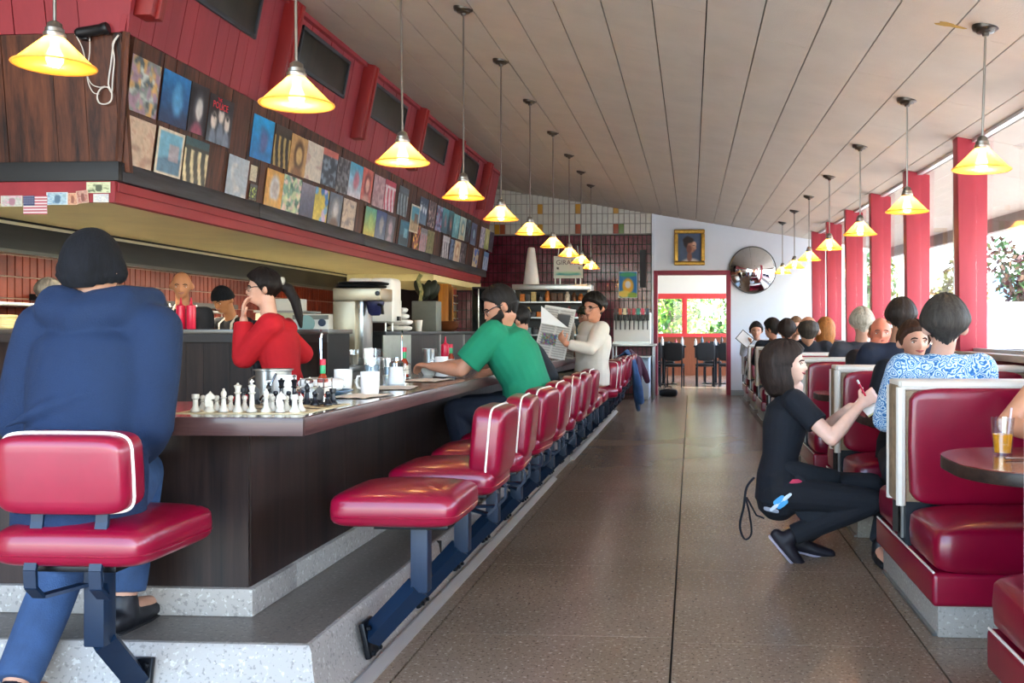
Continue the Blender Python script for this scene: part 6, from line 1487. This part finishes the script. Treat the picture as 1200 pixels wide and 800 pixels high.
for sgn, yr, nm in ((1, -.2, 'near_leaf'), (-1, .62, 'far_leaf')):
    o = print_panel(nm, .33, .52, im[:, ::sgn], PRINTM, .003, npr); o.rotation_euler = (math.radians(-14), math.radians(9), yr); o.location = (-.13 if sgn == 1 else -.06, -.02 + (.12 if sgn == -1 else -.13), -.04)
o = MB().add([(-.20, -.19, .30), (-.20, -.192, .47), (.07, -.20, .25), (-.20, -.186, .30), (-.20, -.188, .47), (.07, -.196, .25)], [(0, 2, 1), (3, 4, 5), (0, 1, 4, 3), (1, 2, 5, 4), (2, 0, 3, 5)]).build('folded_corner', PAPERW, npr)

# ---- 5. capped man beyond the newspaper
p = Person('person', 'person in a dark green cap and black shirt beyond the newspaper reader', (-1.0, 10.85, 0), 180, 1.0, .012, skin='9A6A54')
p.spine((-1.12, 10.85, .71), lean=4).head(yaw=30, pitch=-4, at=(-1.175, 10.8, 1.365), size=1.1); p.arm('L', (-1.5, 10.7, 1.0), curl=40); p.arm('R', (-1.5, 11.0, 1.0), curl=40); p.leg('L', (-1.33, 10.75, .295)); p.leg('R', (-1.33, 10.98, .295))
p.make_body().hair('cap', '232A1E', name='cap', seed=2).eyes(); p.shirt(BLACKC, sleeve=.7, hem=.05, fold=.004); p.trousers(DARKT); p.shoes(SHOEB, SOLEB)
p.raw(MB().sq(p.hp(0, .11, .055), (.07 * p.hk, .06 * p.hk, .006), .6, .6, 20, 6, M=p.HM), 'cap_brim', MATS['hair_232A1E_k'], p.hm)
# dark-haired person half hidden by the green shirt
p = Person('person', 'dark haired person half hidden behind the green shirted man', (-1.10, 7.11, 0), 180, .97, .012, skin='B07C64')
p.spine((-1.06, 7.11, .70), lean=30, bend=12).head(yaw=0, pitch=-24, at=(-1.30, 7.1, 1.27), size=1.0); p.arm('L', (-1.6, 7.0, 1.0), curl=40); p.arm('R', (-1.6, 7.25, 1.0), curl=40); p.leg('L', (-1.33, 7.0, .295)); p.leg('R', (-1.33, 7.22, .295))
p.make_body().hair('thick', '15110F', seed=22); p.shirt(BLACKC, sleeve=.8, hem=.05, fold=.004); p.trousers(DARKT); p.shoes(SHOEB, SOLEB)

# ---- 6. woman in red hooded jacket behind the counter, hand to her mouth
RJ = cloth('red_jacket', 'B4101E', var=.1, vscale=4, bump=.12)
pos = at_y(316, 400, 6.25)
p = Person('person', 'woman in a red jacket with a dark ponytail and her hand at her mouth', (pos.x, 6.25, 0.0205), 200, 1.02, .0085, skin='D0A088', sex='f')
p.standing((pos.x - .02, 6.25, .8), 6, 8, at_y(309, 339, 6.25), yaw=0, pitch=-2, size=1.02)
p.arm('L', p.hp(-.02, .125, -.19), pole=V(.3, -.2, -1), palm=-p.f, curl=22, fdir=(0, 0, 1)); p.arm('R', (pos.x - .10, 6.42, 1.12), pole=(.3, .6, -1))
p.leg('L', (pos.x, 6.15, .1), pole=(-1, 0, .1)); p.leg('R', (pos.x + .02, 6.36, .1), pole=(-1, 0, .1))
p.make_body().hair('thick', '17100E', seed=5).eyes(brow='1A1210', lip='A04C48', glasses='1A1A20')
pt_ = MB(); loft(pt_, [p.hp(0, -.10, .03), p.hp(0, -.15, -.0), p.hp(-.01, -.19, -.08), p.hp(-.01, -.21, -.18), p.hp(-.01, -.22, -.25)], [.035, .04, .036, .028, .01], n=12); p.part(pt_, 'ponytail', MATS['hair_17100E'], vox=.008, fold=.003, parent=p.hm)
cl = MB(); p.raw(MB().sq(p.hp(.0, -.115, .05), (.045, .018, .03), .6, .6, 18, 8, M=p.HM), 'hair_clip', mat('clip_grey', 'A8A498', .4), p.hm)
def rh(mb): 
    b = p.nec - p.f * .07 - V(0, 0, .02); loft(mb, [b + V(0, -.10, 0), b + V(.06, 0, -.04), b + V(0, .10, 0)], [.04, .05, .04], n=12)
p.shirt(RJ, sleeve=1.96, g=.03, hem=.16, fold=.006, name='jacket', extra=rh, fk=12.); p.trousers(BLACKC); p.shoes(SHOEB, SOLEB)
p.raw(MB().tube([p.che + V(.04, -.145, .1), p.che + V(.05, -.155, -.05), p.wai + V(.05, -.14, -.05), p.pel + V(.05, -.16, -.03)], .008, 6, flat=(1, .4)), 'white_stripe', WHITEPL, p.sm)
sh_ = MB(); loft(sh_, [p.nec + V(-.10, -.02, -.03), p.che + V(-.13, -.05, .02), p.wai + V(-.13, -.05, 0), p.pel + V(-.12, -.05, -.05)], [.05, .07, .07, .07], [.03, .035, .03, .03], side=V(0, 1, 0), n=14); p.part(sh_, 'black_top', BLACKC, vox=.012)

# ---- 7. cooks
def cook(label, pos_, heading, hd, hair, hcol, top, skin, lean=5, pitch=-10, yaw=0, size=1.05, **k):
    p = Person('person', label, (pos_[0], pos_[1], .0), heading, k.get('scale', 1.0), .011, skin=skin)
    p.standing((pos_[0], pos_[1], .86), lean, 4, hd, yaw=yaw, pitch=pitch, size=size)
    for w_, q in (('L', -1), ('R', 1)): p.arm(w_, p.pel + p.f * .36 + p.r * q * .16 + V(0, 0, .14), curl=35); p.leg(w_, (pos_[0] + p.r.x * q * .1, pos_[1] + p.r.y * q * .1, .1), pole=p.f)
    p.make_body()
    if hair: p.hair(hair, hcol, seed=9, name='cap' if hair == 'cap' else 'hair')
    p.eyes(); p.shirt(top, sleeve=k.get('sleeve', .7), hem=.05, fold=.005); p.trousers(DARKT); p.shoes(SHOEB, SOLEB)
    apm = mat('cook_apron', 'C8C4BC', .8); c = p.che
    for q in (-1, 1): p.raw(MB().tube([p.nec + p.r * q * .055 - p.f * .02 + p.up * .045, p.nec + p.r * q * .075 + p.f * .085 - p.up * .03, p.che + p.r * q * .07 + p.f * .135, p.wai + p.r * q * .07 + p.f * .13], .013, 6, flat=(1, .4)), 'apron_strap', apm)
    return p
hd = at_y(213, 335, 7.75); p = cook('bald cook in a black t-shirt behind the red squeeze bottles', (hd.x + .02, 7.8), -75, hd, None, None, BLACKC, 'B9805C', yaw=10)
hd = at_y(262, 352, 8.3); p = cook('cook in a black cap looking down beside the bald cook', (hd.x + .08, 8.3), -110, hd, 'cap', '12141A', BLACKC, 'B07850', lean=14, pitch=-26, yaw=0, pz=.86, scale=.97)
hd = at_y(56, 344, 7.75); p = cook('grey haired cook with his back turned at the kitchen range', (hd.x, 7.75), 60, hd, 'short', '4A4844', BLACKC, 'B98A70', yaw=25, pitch=-12)
# ---- booth diners
def paisley():
    m = bpy.data.materials.new('blue_paisley'); m.use_nodes = True; nt = m.node_tree; N = nt.nodes; L = nt.links; b = N['Principled BSDF']
    tc = N.new('ShaderNodeTexCoord'); nz = N.new('ShaderNodeTexNoise'); nz.inputs['Scale'].default_value = 14; L.new(tc.outputs['Object'], nz.inputs['Vector'])
    mx = N.new('ShaderNodeMix'); mx.data_type = 'VECTOR'; mx.inputs['Factor'].default_value = .07; L.new(tc.outputs['Object'], mx.inputs['A']); L.new(nz.outputs['Color'], mx.inputs['B'])
    vo = N.new('ShaderNodeTexVoronoi'); vo.inputs['Scale'].default_value = 26; L.new(mx.outputs['Result'], vo.inputs['Vector'])
    ml = N.new('ShaderNodeMath'); ml.operation = 'MULTIPLY'; ml.inputs[1].default_value = 26; L.new(vo.outputs['Distance'], ml.inputs[0])
    sn = N.new('ShaderNodeMath'); sn.operation = 'SINE'; L.new(ml.outputs[0], sn.inputs[0])
    r = N.new('ShaderNodeValToRGB'); e = r.color_ramp.elements; e[0].position = .0; e[0].color = (*lin('1E5CA0'), 1); e[1].position = .75; e[1].color = (*lin('C8DCE8'), 1); q = r.color_ramp.elements.new(.35); q.color = (*lin('4A94CC'), 1)
    md = N.new('ShaderNodeMath'); md.operation = 'MULTIPLY_ADD'; md.inputs[1].default_value = .5; md.inputs[2].default_value = .5; L.new(sn.outputs[0], md.inputs[0]); L.new(md.outputs[0], r.inputs['Fac']); L.new(r.outputs['Color'], b.inputs['Base Color']); b.inputs['Roughness'].default_value = .8
    return m
def diner(label, X, Y, heading, hd, hair, hcol, top, skin='C8947C', lean=5, bend=4, yaw=0, pitch=-4, sex='m', scale=1., sleeve=1.9, vox=.011, face=True, thin=1.1, size=1.04, arms=None, legs=None, g=.018, fold=.005, roll=0, eyes={}, bottoms=None, hem=.06):
    p = Person('person', label, (X, Y, 0), heading, scale, vox, skin=skin, sex=sex, thin=thin)
    hd = V(hd); p.spine((X, Y, .54), lean=lean, bend=bend); p.head(yaw=yaw, pitch=pitch, roll=roll, size=size)
    d = hd - p.hc; p.spine((X + d.x * .6, Y + d.y * .3, .54 + d.z * .5), lean=lean, bend=bend).head(yaw=yaw, pitch=pitch, roll=roll, at=hd, size=size)
    for w_, q in (('L', -1), ('R', 1)):
        if arms and w_ in arms: p.arm(w_, *arms[w_][:1], **(arms[w_][1] if len(arms[w_]) > 1 else {}))
        else: p.arm(w_, p.pel + p.f * .40 + p.r * q * .15 + V(0, 0, .27), pole=V(0, 0, -1) + p.r * q * .5 - p.f * .2, curl=30)
        if legs and w_ in legs: p.leg(w_, legs[w_], pole=p.f + V(0, 0, .6))
        else: p.leg(w_, p.pel + p.f * .40 + p.r * q * .09 - V(0, 0, p.pel.z - .1), pole=p.f + V(0, 0, .8))
    p.make_body()
    if hair: p.hair(hair, hcol, seed=len(label))
    if face: p.eyes(**eyes)
    p.shirt(top, sleeve=sleeve, g=g, hem=hem, fold=fold, fk=13.); p.trousers(bottoms or DARKT); p.shoes(SHOEB, SOLEB)
    return p
PAIS = paisley()
diner('grey haired man in a blue paisley shirt seen from behind in the booth', 1.20, 4.74, 90, at_y(1107, 384, 4.72), 'thick', '3A3632', PAIS, 'C89C88', yaw=-8, pitch=2, vox=.0085, face=False, size=1.12, thin=1.15, scale=1.05, lean=0, bend=2)
pw = diner('short haired woman in a black top facing the man in the paisley shirt', 1.30, 5.72, -90, at_y(1071, 402, 5.55), 'short', '3A2418', BLACKC, 'C8947C', yaw=8, pitch=2, vox=.0085, sex='f', size=1.06, lean=10, bend=4, eyes=dict(lip='A05450', brow='2A1A12'), legs={'R': (.985, 5.06, .085)})
diner('dark haired man with a thinning crown in a navy jacket', 1.36, 6.52, 90, at_y(1056, 374, 6.5), 'thick', '2A211C', NAVYC, 'B98468', yaw=-20, pitch=-4, face=False, size=1.05, g=.03, lean=2)
rf_ = at_y(1032, 391, 7.4)
diner('red faced man resting his chin on his hand in the booth', rf_.x, 7.6, -90, rf_, 'bald', '7A5A44', BLACKC, 'CC7A60', yaw=-6, pitch=0, size=1.1, lean=8, eyes=dict(brow='7A5040', lip='A8584C'), sleeve=.8, arms={'R': (rf_ + V(-.075, -.10, -.13), dict(pole=(-.6, -.2, -1), palm=(.6, .6, 0), curl=55, fdir=(.25, .1, 1)))})
wt = thing('wristwatch', 'steel wristwatch of the man resting his chin on his hand', 'watch', rf_ + V(-.085, -.105, -.155)); MB().tube([(.036 * math.cos(a), .036 * math.sin(a), 0) for a in [2 * math.pi * k / 20 for k in range(20)]], .008, 8, closed=True).build('bracelet', CHROME, wt); MB().lathe([(0, 0), (.016, 0), (.016, .006), (0, .007)], 16, (0, -.042, 0), Matrix.Rotation(math.pi / 2, 3, 'X')).build('dial', BLACKP, wt)
diner('white haired man in a grey jacket with his back turned in the booth', 1.46, 8.36, 90, at_y(1010, 380, 8.3), 'thick', 'A8A090', cloth('grey_jacket', '3A3C44'), 'C89880', face=False, size=1.08, g=.03, lean=2)
diner('balding man in a black jacket with his back turned in the booth', 1.2, 10.2, 90, at_y(947, 388, 10.1), 'bald', '3A332C', BLACKC, 'B9886C', face=False, size=1.25, g=.03, lean=4, scale=1.12, thin=1.25)
diner('person with long ginger hair beyond the black jacketed man', 1.66, 12.0, 90, at_y(967, 387, 11.9), 'bob', '9A6230', DARKT, 'C89880', face=False, sex='f', vox=.014, size=1.15)
diner('dark haired person in a brown top beyond the black jacketed man', 1.18, 12.0, 90, at_y(922, 389, 11.9), 'thick', '2C2420', cloth('brown_top', '4A3A30'), 'B98468', face=False, vox=.014, size=1.2)
diner('small pale face turned to the room between the booth heads', 1.4, 13.1, -90, at_y(933, 383, 12.9), 'short', '7A5A40', DARKT, 'D8A890', vox=.014, sex='f', size=1.1)
diner('dark haired person in black turning aside in the far booth', 1.16, 13.85, 90, at_y(905, 386, 13.7), 'thick', '1A1816', BLACKC, 'B98468', yaw=50, vox=.014, size=1.2)
mn = at_y(873, 397, 16.15)
diner('young man with short dark hair facing the room in the far booth', 1.16, 16.65, -90, at_y(886, 388, 16.5), 'short', '241C18', cloth('white_tee', 'C8CCD0'), 'C08C70', vox=.014, size=1.25, scale=1.05, arms={'R': (mn + V(.06, .03, -.06), dict(pole=(-.4, 0, -1), palm=(-.3, -1, 0), curl=50))})
mo = thing('menu_card', 'white menu card with a dark border tilted up in the far booth', 'menu', mn - V(0, 0, .08)); MB().box((0, 0, .08), (.26, .012, .2), Euler((0, .7, 0))).build('border', BLACKP, mo); MB().box((0, -.008, .08), (.235, .004, .175), Euler((0, .7, 0))).build('page', PAPERW, mo)
# diner at the juice table, mostly out of frame
p = diner('person with bare arms seated behind the orange juice table', 1.60, 3.98, -90, (1.58, 3.86, 1.24), 'bob', '3A2A20', cloth('dark_dress', '1C2028'), 'C98E6C', vox=.009, sex='f', sleeve=.25, arms={'R': ((1.34, 3.62, .80), dict(pole=(-.75, -.1, -.6), palm=(0, 0, -1), curl=25)), 'L': ((1.78, 3.6, .80), dict(pole=(.7, .2, -.6), palm=(0, 0, -1), curl=25))}, legs={'R': (1.34, 3.50, .1)}, bottoms=cloth('bare_short', '22252C'))

# ---- coats over the last stools
def coat(label, mat_, pts, ra, rb, extra=()):
    mb = MB(); loft(mb, pts, ra, rb, side=(0, 1, 0), n=18)
    for e in extra: loft(mb, *e, n=12)
    o = V(pts[-1]); me = remesh(mb, .012, 2, .008, 16., len(label)); ob = link('draped_coat', shift(me, o), mat_); ob.location = o; return tag(ob, label, 'coat')
y = SY[15]
coat('blue denim jacket hanging over a counter stool back', cloth('denim_jacket', '2E4E78', var=.2), [(-.98, y, .84), (-.86, y, .93), (-.77, y - .02, .80), (-.74, y - .03, .55), (-.72, y - .04, .3), (-.70, y - .05, .16)], [.15, .17, .18, .17, .14, .06], [.02, .03, .035, .04, .04, .025], extra=[([(-.76, y - .1, .75), (-.70, y - .16, .5), (-.66, y - .14, .28)], [.05, .05, .045])])
y = SY[16] + .02
coat('plum coat hanging over the last counter stool back', cloth('plum_coat', '4A2238', var=.2), [(-.98, y, .84), (-.85, y, .93), (-.76, y, .82), (-.73, y, .62), (-.72, y, .48)], [.14, .17, .18, .16, .1], [.02, .03, .04, .04, .03], extra=[([(-.74, y + .12, .8), (-.66, y + .16, .6), (-.62, y + .16, .5)], [.05, .05, .045])])
bg = thing('black_bag', 'small black bag on the floor by the doorway', 'bag', (-.42, 17.55, 0)); MB().sq((0, 0, .07), (.17, .1, .07), .5, .6, 24, 10).build('bag_body', BLACKT, bg); MB().tube([(-.08, 0, .12), (-.05, 0, .18), (.05, 0, .18), (.08, 0, .12)], .01, 8).build('handle', BLACKT, bg)
# ============================================================ BACK ROOM
BR = structE('wall_back_room'); BYW = 26.0
RW = mat('back_room_white', 'D8D6D0', .7)
MB().bb(-3.2, 3.2, BYW, BYW + .12, 0, .62).build('dado', mat('wood_dado', '7E4324', .5, var=.15, stretch=(6, 1, .4)), BR, smooth=0); MB().bb(-3.2, 3.2, BYW, BYW + .12, .62, 1.1).build('dado', MATS['wood_dado'], BR, smooth=0)
MB().bb(-3.2, 3.2, BYW, BYW + .12, 2.18, 3.4).build('wall_head', RW, BR, smooth=0)
MB().bb(-3.3, -3.2, 18.16, BYW + .12, 0, 3.4).build('side_wall', RW, BR, smooth=0); MB().bb(3.2, 3.3, 18.16, BYW + .12, 0, .9).build('side_dado', RW, BR, smooth=0)  # right wall, unseen, kept low and open to let daylight into the room
for yy in (18.3, 20.9, 23.4, 25.9): MB().bb(3.2, 3.3, yy - .08, yy + .08, .9, 3.4).build('side_post', RW, BR, smooth=0)
MB().bb(-3.3, 3.3, 18.16, BYW + .12, 3.4, 3.5).build('room_ceiling', RW, BR, smooth=0)
FB = struct(MB().bb(-3.3, 3.3, 18.0, BYW + .12, -.1, 0).build('floor_back_room', FLOORM, None, smooth=0))
w = structE('window_20')
for x in (-3.1, -1.65, -.18, 1.3, 2.75): MB().bb(x - .07, x + .07, BYW - .03, BYW + .1, 1.1, 2.18).build('mullion', mat('signal_red', 'D03A3C', .4), w, bevel=.006)
MB().bb(-3.2, 3.2, BYW - .04, BYW + .1, 2.08, 2.22).build('head_rail', MATS['signal_red'], w); MB().bb(-3.2, 3.2, BYW - .04, BYW + .1, 1.04, 1.14).build('sill_rail', MATS['signal_red'], w)
for a, b_ in ((-3.03, -1.72), (-1.58, -.25), (-.11, 1.23), (1.37, 2.68)): MB().bb(a, b_, BYW + .03, BYW + .036, 1.14, 2.08).build('pane', GLASS, w, smooth=0)
o = MB().bb(-.17, .17, 0, .004, 0, .3).build('window_sign', PAPERW, None, loc=(.42, BYW + .022, 1.62)); tag(o, 'white paper sign in the red framed window', 'sign')
def bar_table(label, x, y):
    t = thing('dining_table', label, 'table', (x, y, 0), 0, 'dark tables in the back room'); MB().bb(-.5, .5, -.4, .4, .84, .88).build('table_top', BLACKT, t, bevel=.006); MB().bb(-.47, .47, -.37, .37, .6, .84).build('apron', BLACKT, t)
    MB().tube([(0, 0, .02), (0, 0, .84)], .04, 10).build('pedestal', BLACKM, t); MB().box((0, 0, .012), (.6, .07, .024)).build('foot', BLACKM, t); MB().box((0, 0, .0125), (.07, .6, .0235)).build('foot', BLACKM, t); return t
def black_chair(label, x, y, rz):
    t = thing('dining_chair', label, 'chair', (x, y, 0), rz, 'black chairs in the back room')
    MB().sq((0, 0, .47), (.21, .21, .035), .5, .3, 24, 8).build('seat', BLACKT, t); MB().sq((0, -.2, .76), (.21, .03, .2), .5, .3, 24, 8).build('backrest', BLACKT, t)
    for a in (-.18, .18):
        MB().tube([(a, -.2, .8), (a, -.2, .45), (a, -.23, 0)], .016, 8).build('leg', BLACKM, t); MB().tube([(a, .18, .45), (a, .2, 0)], .016, 8).build('leg', BLACKM, t); MB().tube([(a, -.2, .42), (a, .18, .42)], .01, 6).build('rail', BLACKM, t)
    return t
bar_table('dark back room table left of the red mullion', -.62, 21.6); bar_table('dark back room table right of the red mullion', .55, 21.9)
for k, (x, y, rz, l) in enumerate(((-.85, 20.6, .1, 'black chair pulled up to the left back room table'), (-.36, 20.65, -.1, 'black chair beside the doorway at the left back room table'), (.30, 20.8, .05, 'black chair in front of the right back room table'), (.80, 20.85, -.08, 'black chair at the outer end of the right back room table'), (-.6, 22.3, 3.1, 'black chair on the window side of the left table'), (.5, 22.6, 3.2, 'black chair on the window side of the right table'))): black_chair(l, x, y, rz)
rq = random.Random(3)
for k in range(14):
    x = -.95 + .15 * k; y = 21.55 if x < 0 else 21.9
    if -.15 < x < .08: continue
    c_ = ['C8CCD0', '3A2A24', 'D8D4CC', '5A6A70', 'B03030'][k % 5]; hh = .1 + .1 * ((k * 7) % 3) / 2
    nm = ['pale', 'dark brown', 'white', 'slate', 'red'][k % 5]
    tag(MB().lathe([(0, 0), (.03, 0), (.035, .01), (.034, hh * .6), (.014, hh * .8), (.014, hh), (0, hh)], 12).build('table_bottle', mat('bottle_%d' % (k % 5), c_, .2), None, loc=(x, y + rq.uniform(-.15, .15), .8805)), '%s condiment bottle on the %s back room table' % (nm, 'left' if x < 0 else 'right'), 'bottle', 'bottles on the back room tables')

# ============================================================ OUTSIDE
CONC = mat('concrete', 'C0BCB4', .85, var=.08, vscale=1.5)
gr = struct(MB().bb(-60, 60, -60, 90, -.4, -.12).build('ground', CONC, None, smooth=0))
def foliage(name, label, x, y, h, rx, rz, cols, n=900, seed=0, trunk=True, z0=-.12, group='trees outside the windows'):
    t = thing(name, label, 'tree' if trunk else 'bush', (x, y, z0), 0, group); rg_ = np.random.default_rng(seed)
    if trunk:
        MB().tube([(0, 0, 0), (.08, .05, h * .35), (-.05, 0, h * .7)], [.13, .1, .05], 8).build('trunk', mat('bark', '8A7A68', .8, var=.2), t)
        for k in range(4): a = k * 1.6; MB().tube([(0, 0, h * (.3 + .08 * k)), (rx * .5 * math.cos(a), rx * .5 * math.sin(a), h * .7)], [.05, .015], 6).build('branch', MATS['bark'], t)
    per = n // len(cols); cz = h - rz
    for ci, c in enumerate(cols):
        v = []; f = []
        for i in range(per):
            d = rg_.normal(0, 1, 3); d /= np.linalg.norm(d); r = rg_.random() ** .4; p = np.array([d[0] * rx * r, d[1] * rx * r, cz + d[2] * rz * r]); p *= 1 + .12 * np.sin(p[0] * 4 + seed)
            a = rg_.normal(0, 1, 3); a /= np.linalg.norm(a); b_ = np.cross(a, rg_.normal(0, 1, 3)); b_ /= np.linalg.norm(b_); s = rg_.uniform(.07, .15); o = len(v)
            v += [p + a * s, p + b_ * s * .5, p - a * s, p - b_ * s * .5]; f.append((o, o + 1, o + 2, o + 3))
        me = bpy.data.meshes.new('leaves'); me.from_pydata([tuple(q) for q in v], [], f)
        o_ = link('leaves', me, mat('leaf_' + c, c, .6, var=.2, vscale=3), t); o_['kind'] = 'stuff'
    return t
foliage('garden_tree', 'leafy tree with a pale trunk outside the back room window', -.75, 29.8, 4.2, 1.6, 1.9, ['2E5A1E', '5C8A2C', '9AB848'], 2400, 1)
foliage('garden_tree', 'taller tree outside the right pane of the back room window', 2.0, 33.0, 5.0, 1.6, 2.4, ['3A6A24', '6E9A38', 'B0C860'], 2000, 2)
foliage('garden_tree', 'dense dark tree behind the pale trunk in the back garden', -1.9, 34.0, 5.0, 1.6, 2.5, ['1E421A', '3A6A26'], 2000, 3)
foliage('shrub', 'low green shrub under the back room window', 1.2, 27.6, 1.55, .8, .75, ['3C6A28', '7AA03C'], 900, 4, False)
hedge = struct(MB().bb(-8, 8, 36, 36.3, -.12, 3.2).build('wall_garden', mat('garden_wall', 'C8C4B4', .8), None, smooth=0))
foliage('street_tree', 'reddish leaved tree seen past the nearest red column', 9.2, 27.0, 4.0, .95, 1.0, ['4A2A26', '5A4430', '3A5428'], 900, 5)
foliage('street_tree', 'yellow green tree between two red columns', 6.6, 24.5, 3.3, .8, 1.3, ['6A6A2C', '54483A', '7A7038'], 900, 6)
foliage('street_tree', 'green tree far along the window wall', 6.0, 33.0, 4.8, 1.2, 1.7, ['3E6A34', '6A8A48'], 1300, 7)
foliage('shrub', 'pale roadside bush behind the parked car', 11.4, 30.0, 2.0, 1.6, 1.0, ['A09070', '8A9A60'], 900, 8, False)
bldg = thing('far_building', 'low building with a pale blue roof band across the road', 'building', (19.5, 46, -.12)); MB().bb(-4, 6, -3, 3, 0, 3.0).build('wall', mat('far_wall', 'D8DCDC', .7), bldg, smooth=0); MB().bb(-4.3, 6.3, -3.3, 3.3, 3.0, 4.0).build('roof_band', mat('roof_blue', '8AB4C4', .6), bldg, smooth=0)
for k in range(4): MB().bb(-3.3 + 2.3 * k, -1.9 + 2.3 * k, -3.05, -2.98, .9, 2.3).build('window', mat('far_glass', '4A6472', .2), bldg, smooth=0)
# parked car
car = thing('parked_car', 'silver white car parked outside the window nearest the juice table', 'car', (5.2, 16.0, -.12), math.radians(264)); CW = mat('car_paint', 'D8DADC', .25, metal=.2, coat=.6); CG = mat('car_glass', '28323A', .08)
body = [(-2.1, .35), (-2.15, .62), (-2.05, .85), (-1.0, .98), (1.55, 1.0), (2.05, .9), (2.15, .6), (2.1, .35)]
MX = Matrix(((1, 0, 0, 0), (0, 0, 1, 0), (0, 1, 0, 0), (0, 0, 0, 1)))
MB().prism(body, -.85, .85, MX).build('body', CW, car, bevel=.08, seg=3)
MB().hexa([(-1.25, -.8, .95), (2.0, -.8, .95), (2.0, .8, .95), (-1.25, .8, .95)], [(-.45, -.66, 1.56), (1.75, -.66, 1.56), (1.75, .66, 1.56), (-.45, .66, 1.56)]).build('cabin', CW, car, bevel=.06, seg=3)
MB().hexa([(-1.2, -.68, 1.04), (-1.14, -.68, 1.04), (-1.14, .68, 1.04), (-1.2, .68, 1.04)], [(-.66, -.58, 1.45), (-.60, -.58, 1.45), (-.60, .58, 1.45), (-.66, .58, 1.45)]).build('windshield', CG, car)
for s in (-1, 1):
    for xa, xb in ((-.75, .3), (.42, 1.3)):
        p0, p1 = s * .795, s * .705
        MB().hexa([(xa, min(p0, p0 + s * .01), 1.05), (xb, min(p0, p0 + s * .01), 1.05), (xb, max(p0, p0 + s * .01), 1.05), (xa, max(p0, p0 + s * .01), 1.05)], [(xa + (.4 if xa < 0 else .02), min(p1, p1 + s * .01), 1.42), (xb, min(p1, p1 + s * .01), 1.42), (xb, max(p1, p1 + s * .01), 1.42), (xa + (.4 if xa < 0 else .02), max(p1, p1 + s * .01), 1.42)]).build('side_window', CG, car)
for s in (-1, 1):
    for x in (-1.35, 1.35):
        wh = MB().lathe([(0, -.1), (.2, -.1), (.31, -.09), (.33, 0), (.31, .09), (.2, .1), (0, .1)], 24, (x, s * .78, .33), Matrix.Rotation(math.pi / 2, 3, 'X')).build('wheel', BLACKT, car); MB().lathe([(0, -.11), (.19, -.108), (.2, .108), (0, .11)], 20, (x, s * .78, .33), Matrix.Rotation(math.pi / 2, 3, 'X')).build('hubcap', STEEL, wh)
    MB().sq((-2.08, s * .6, .72), (.06, .16, .07), .5, .5, 14, 8).build('headlamp', CHROME, car)
car.scale = (1.12, 1.12, 1.12)
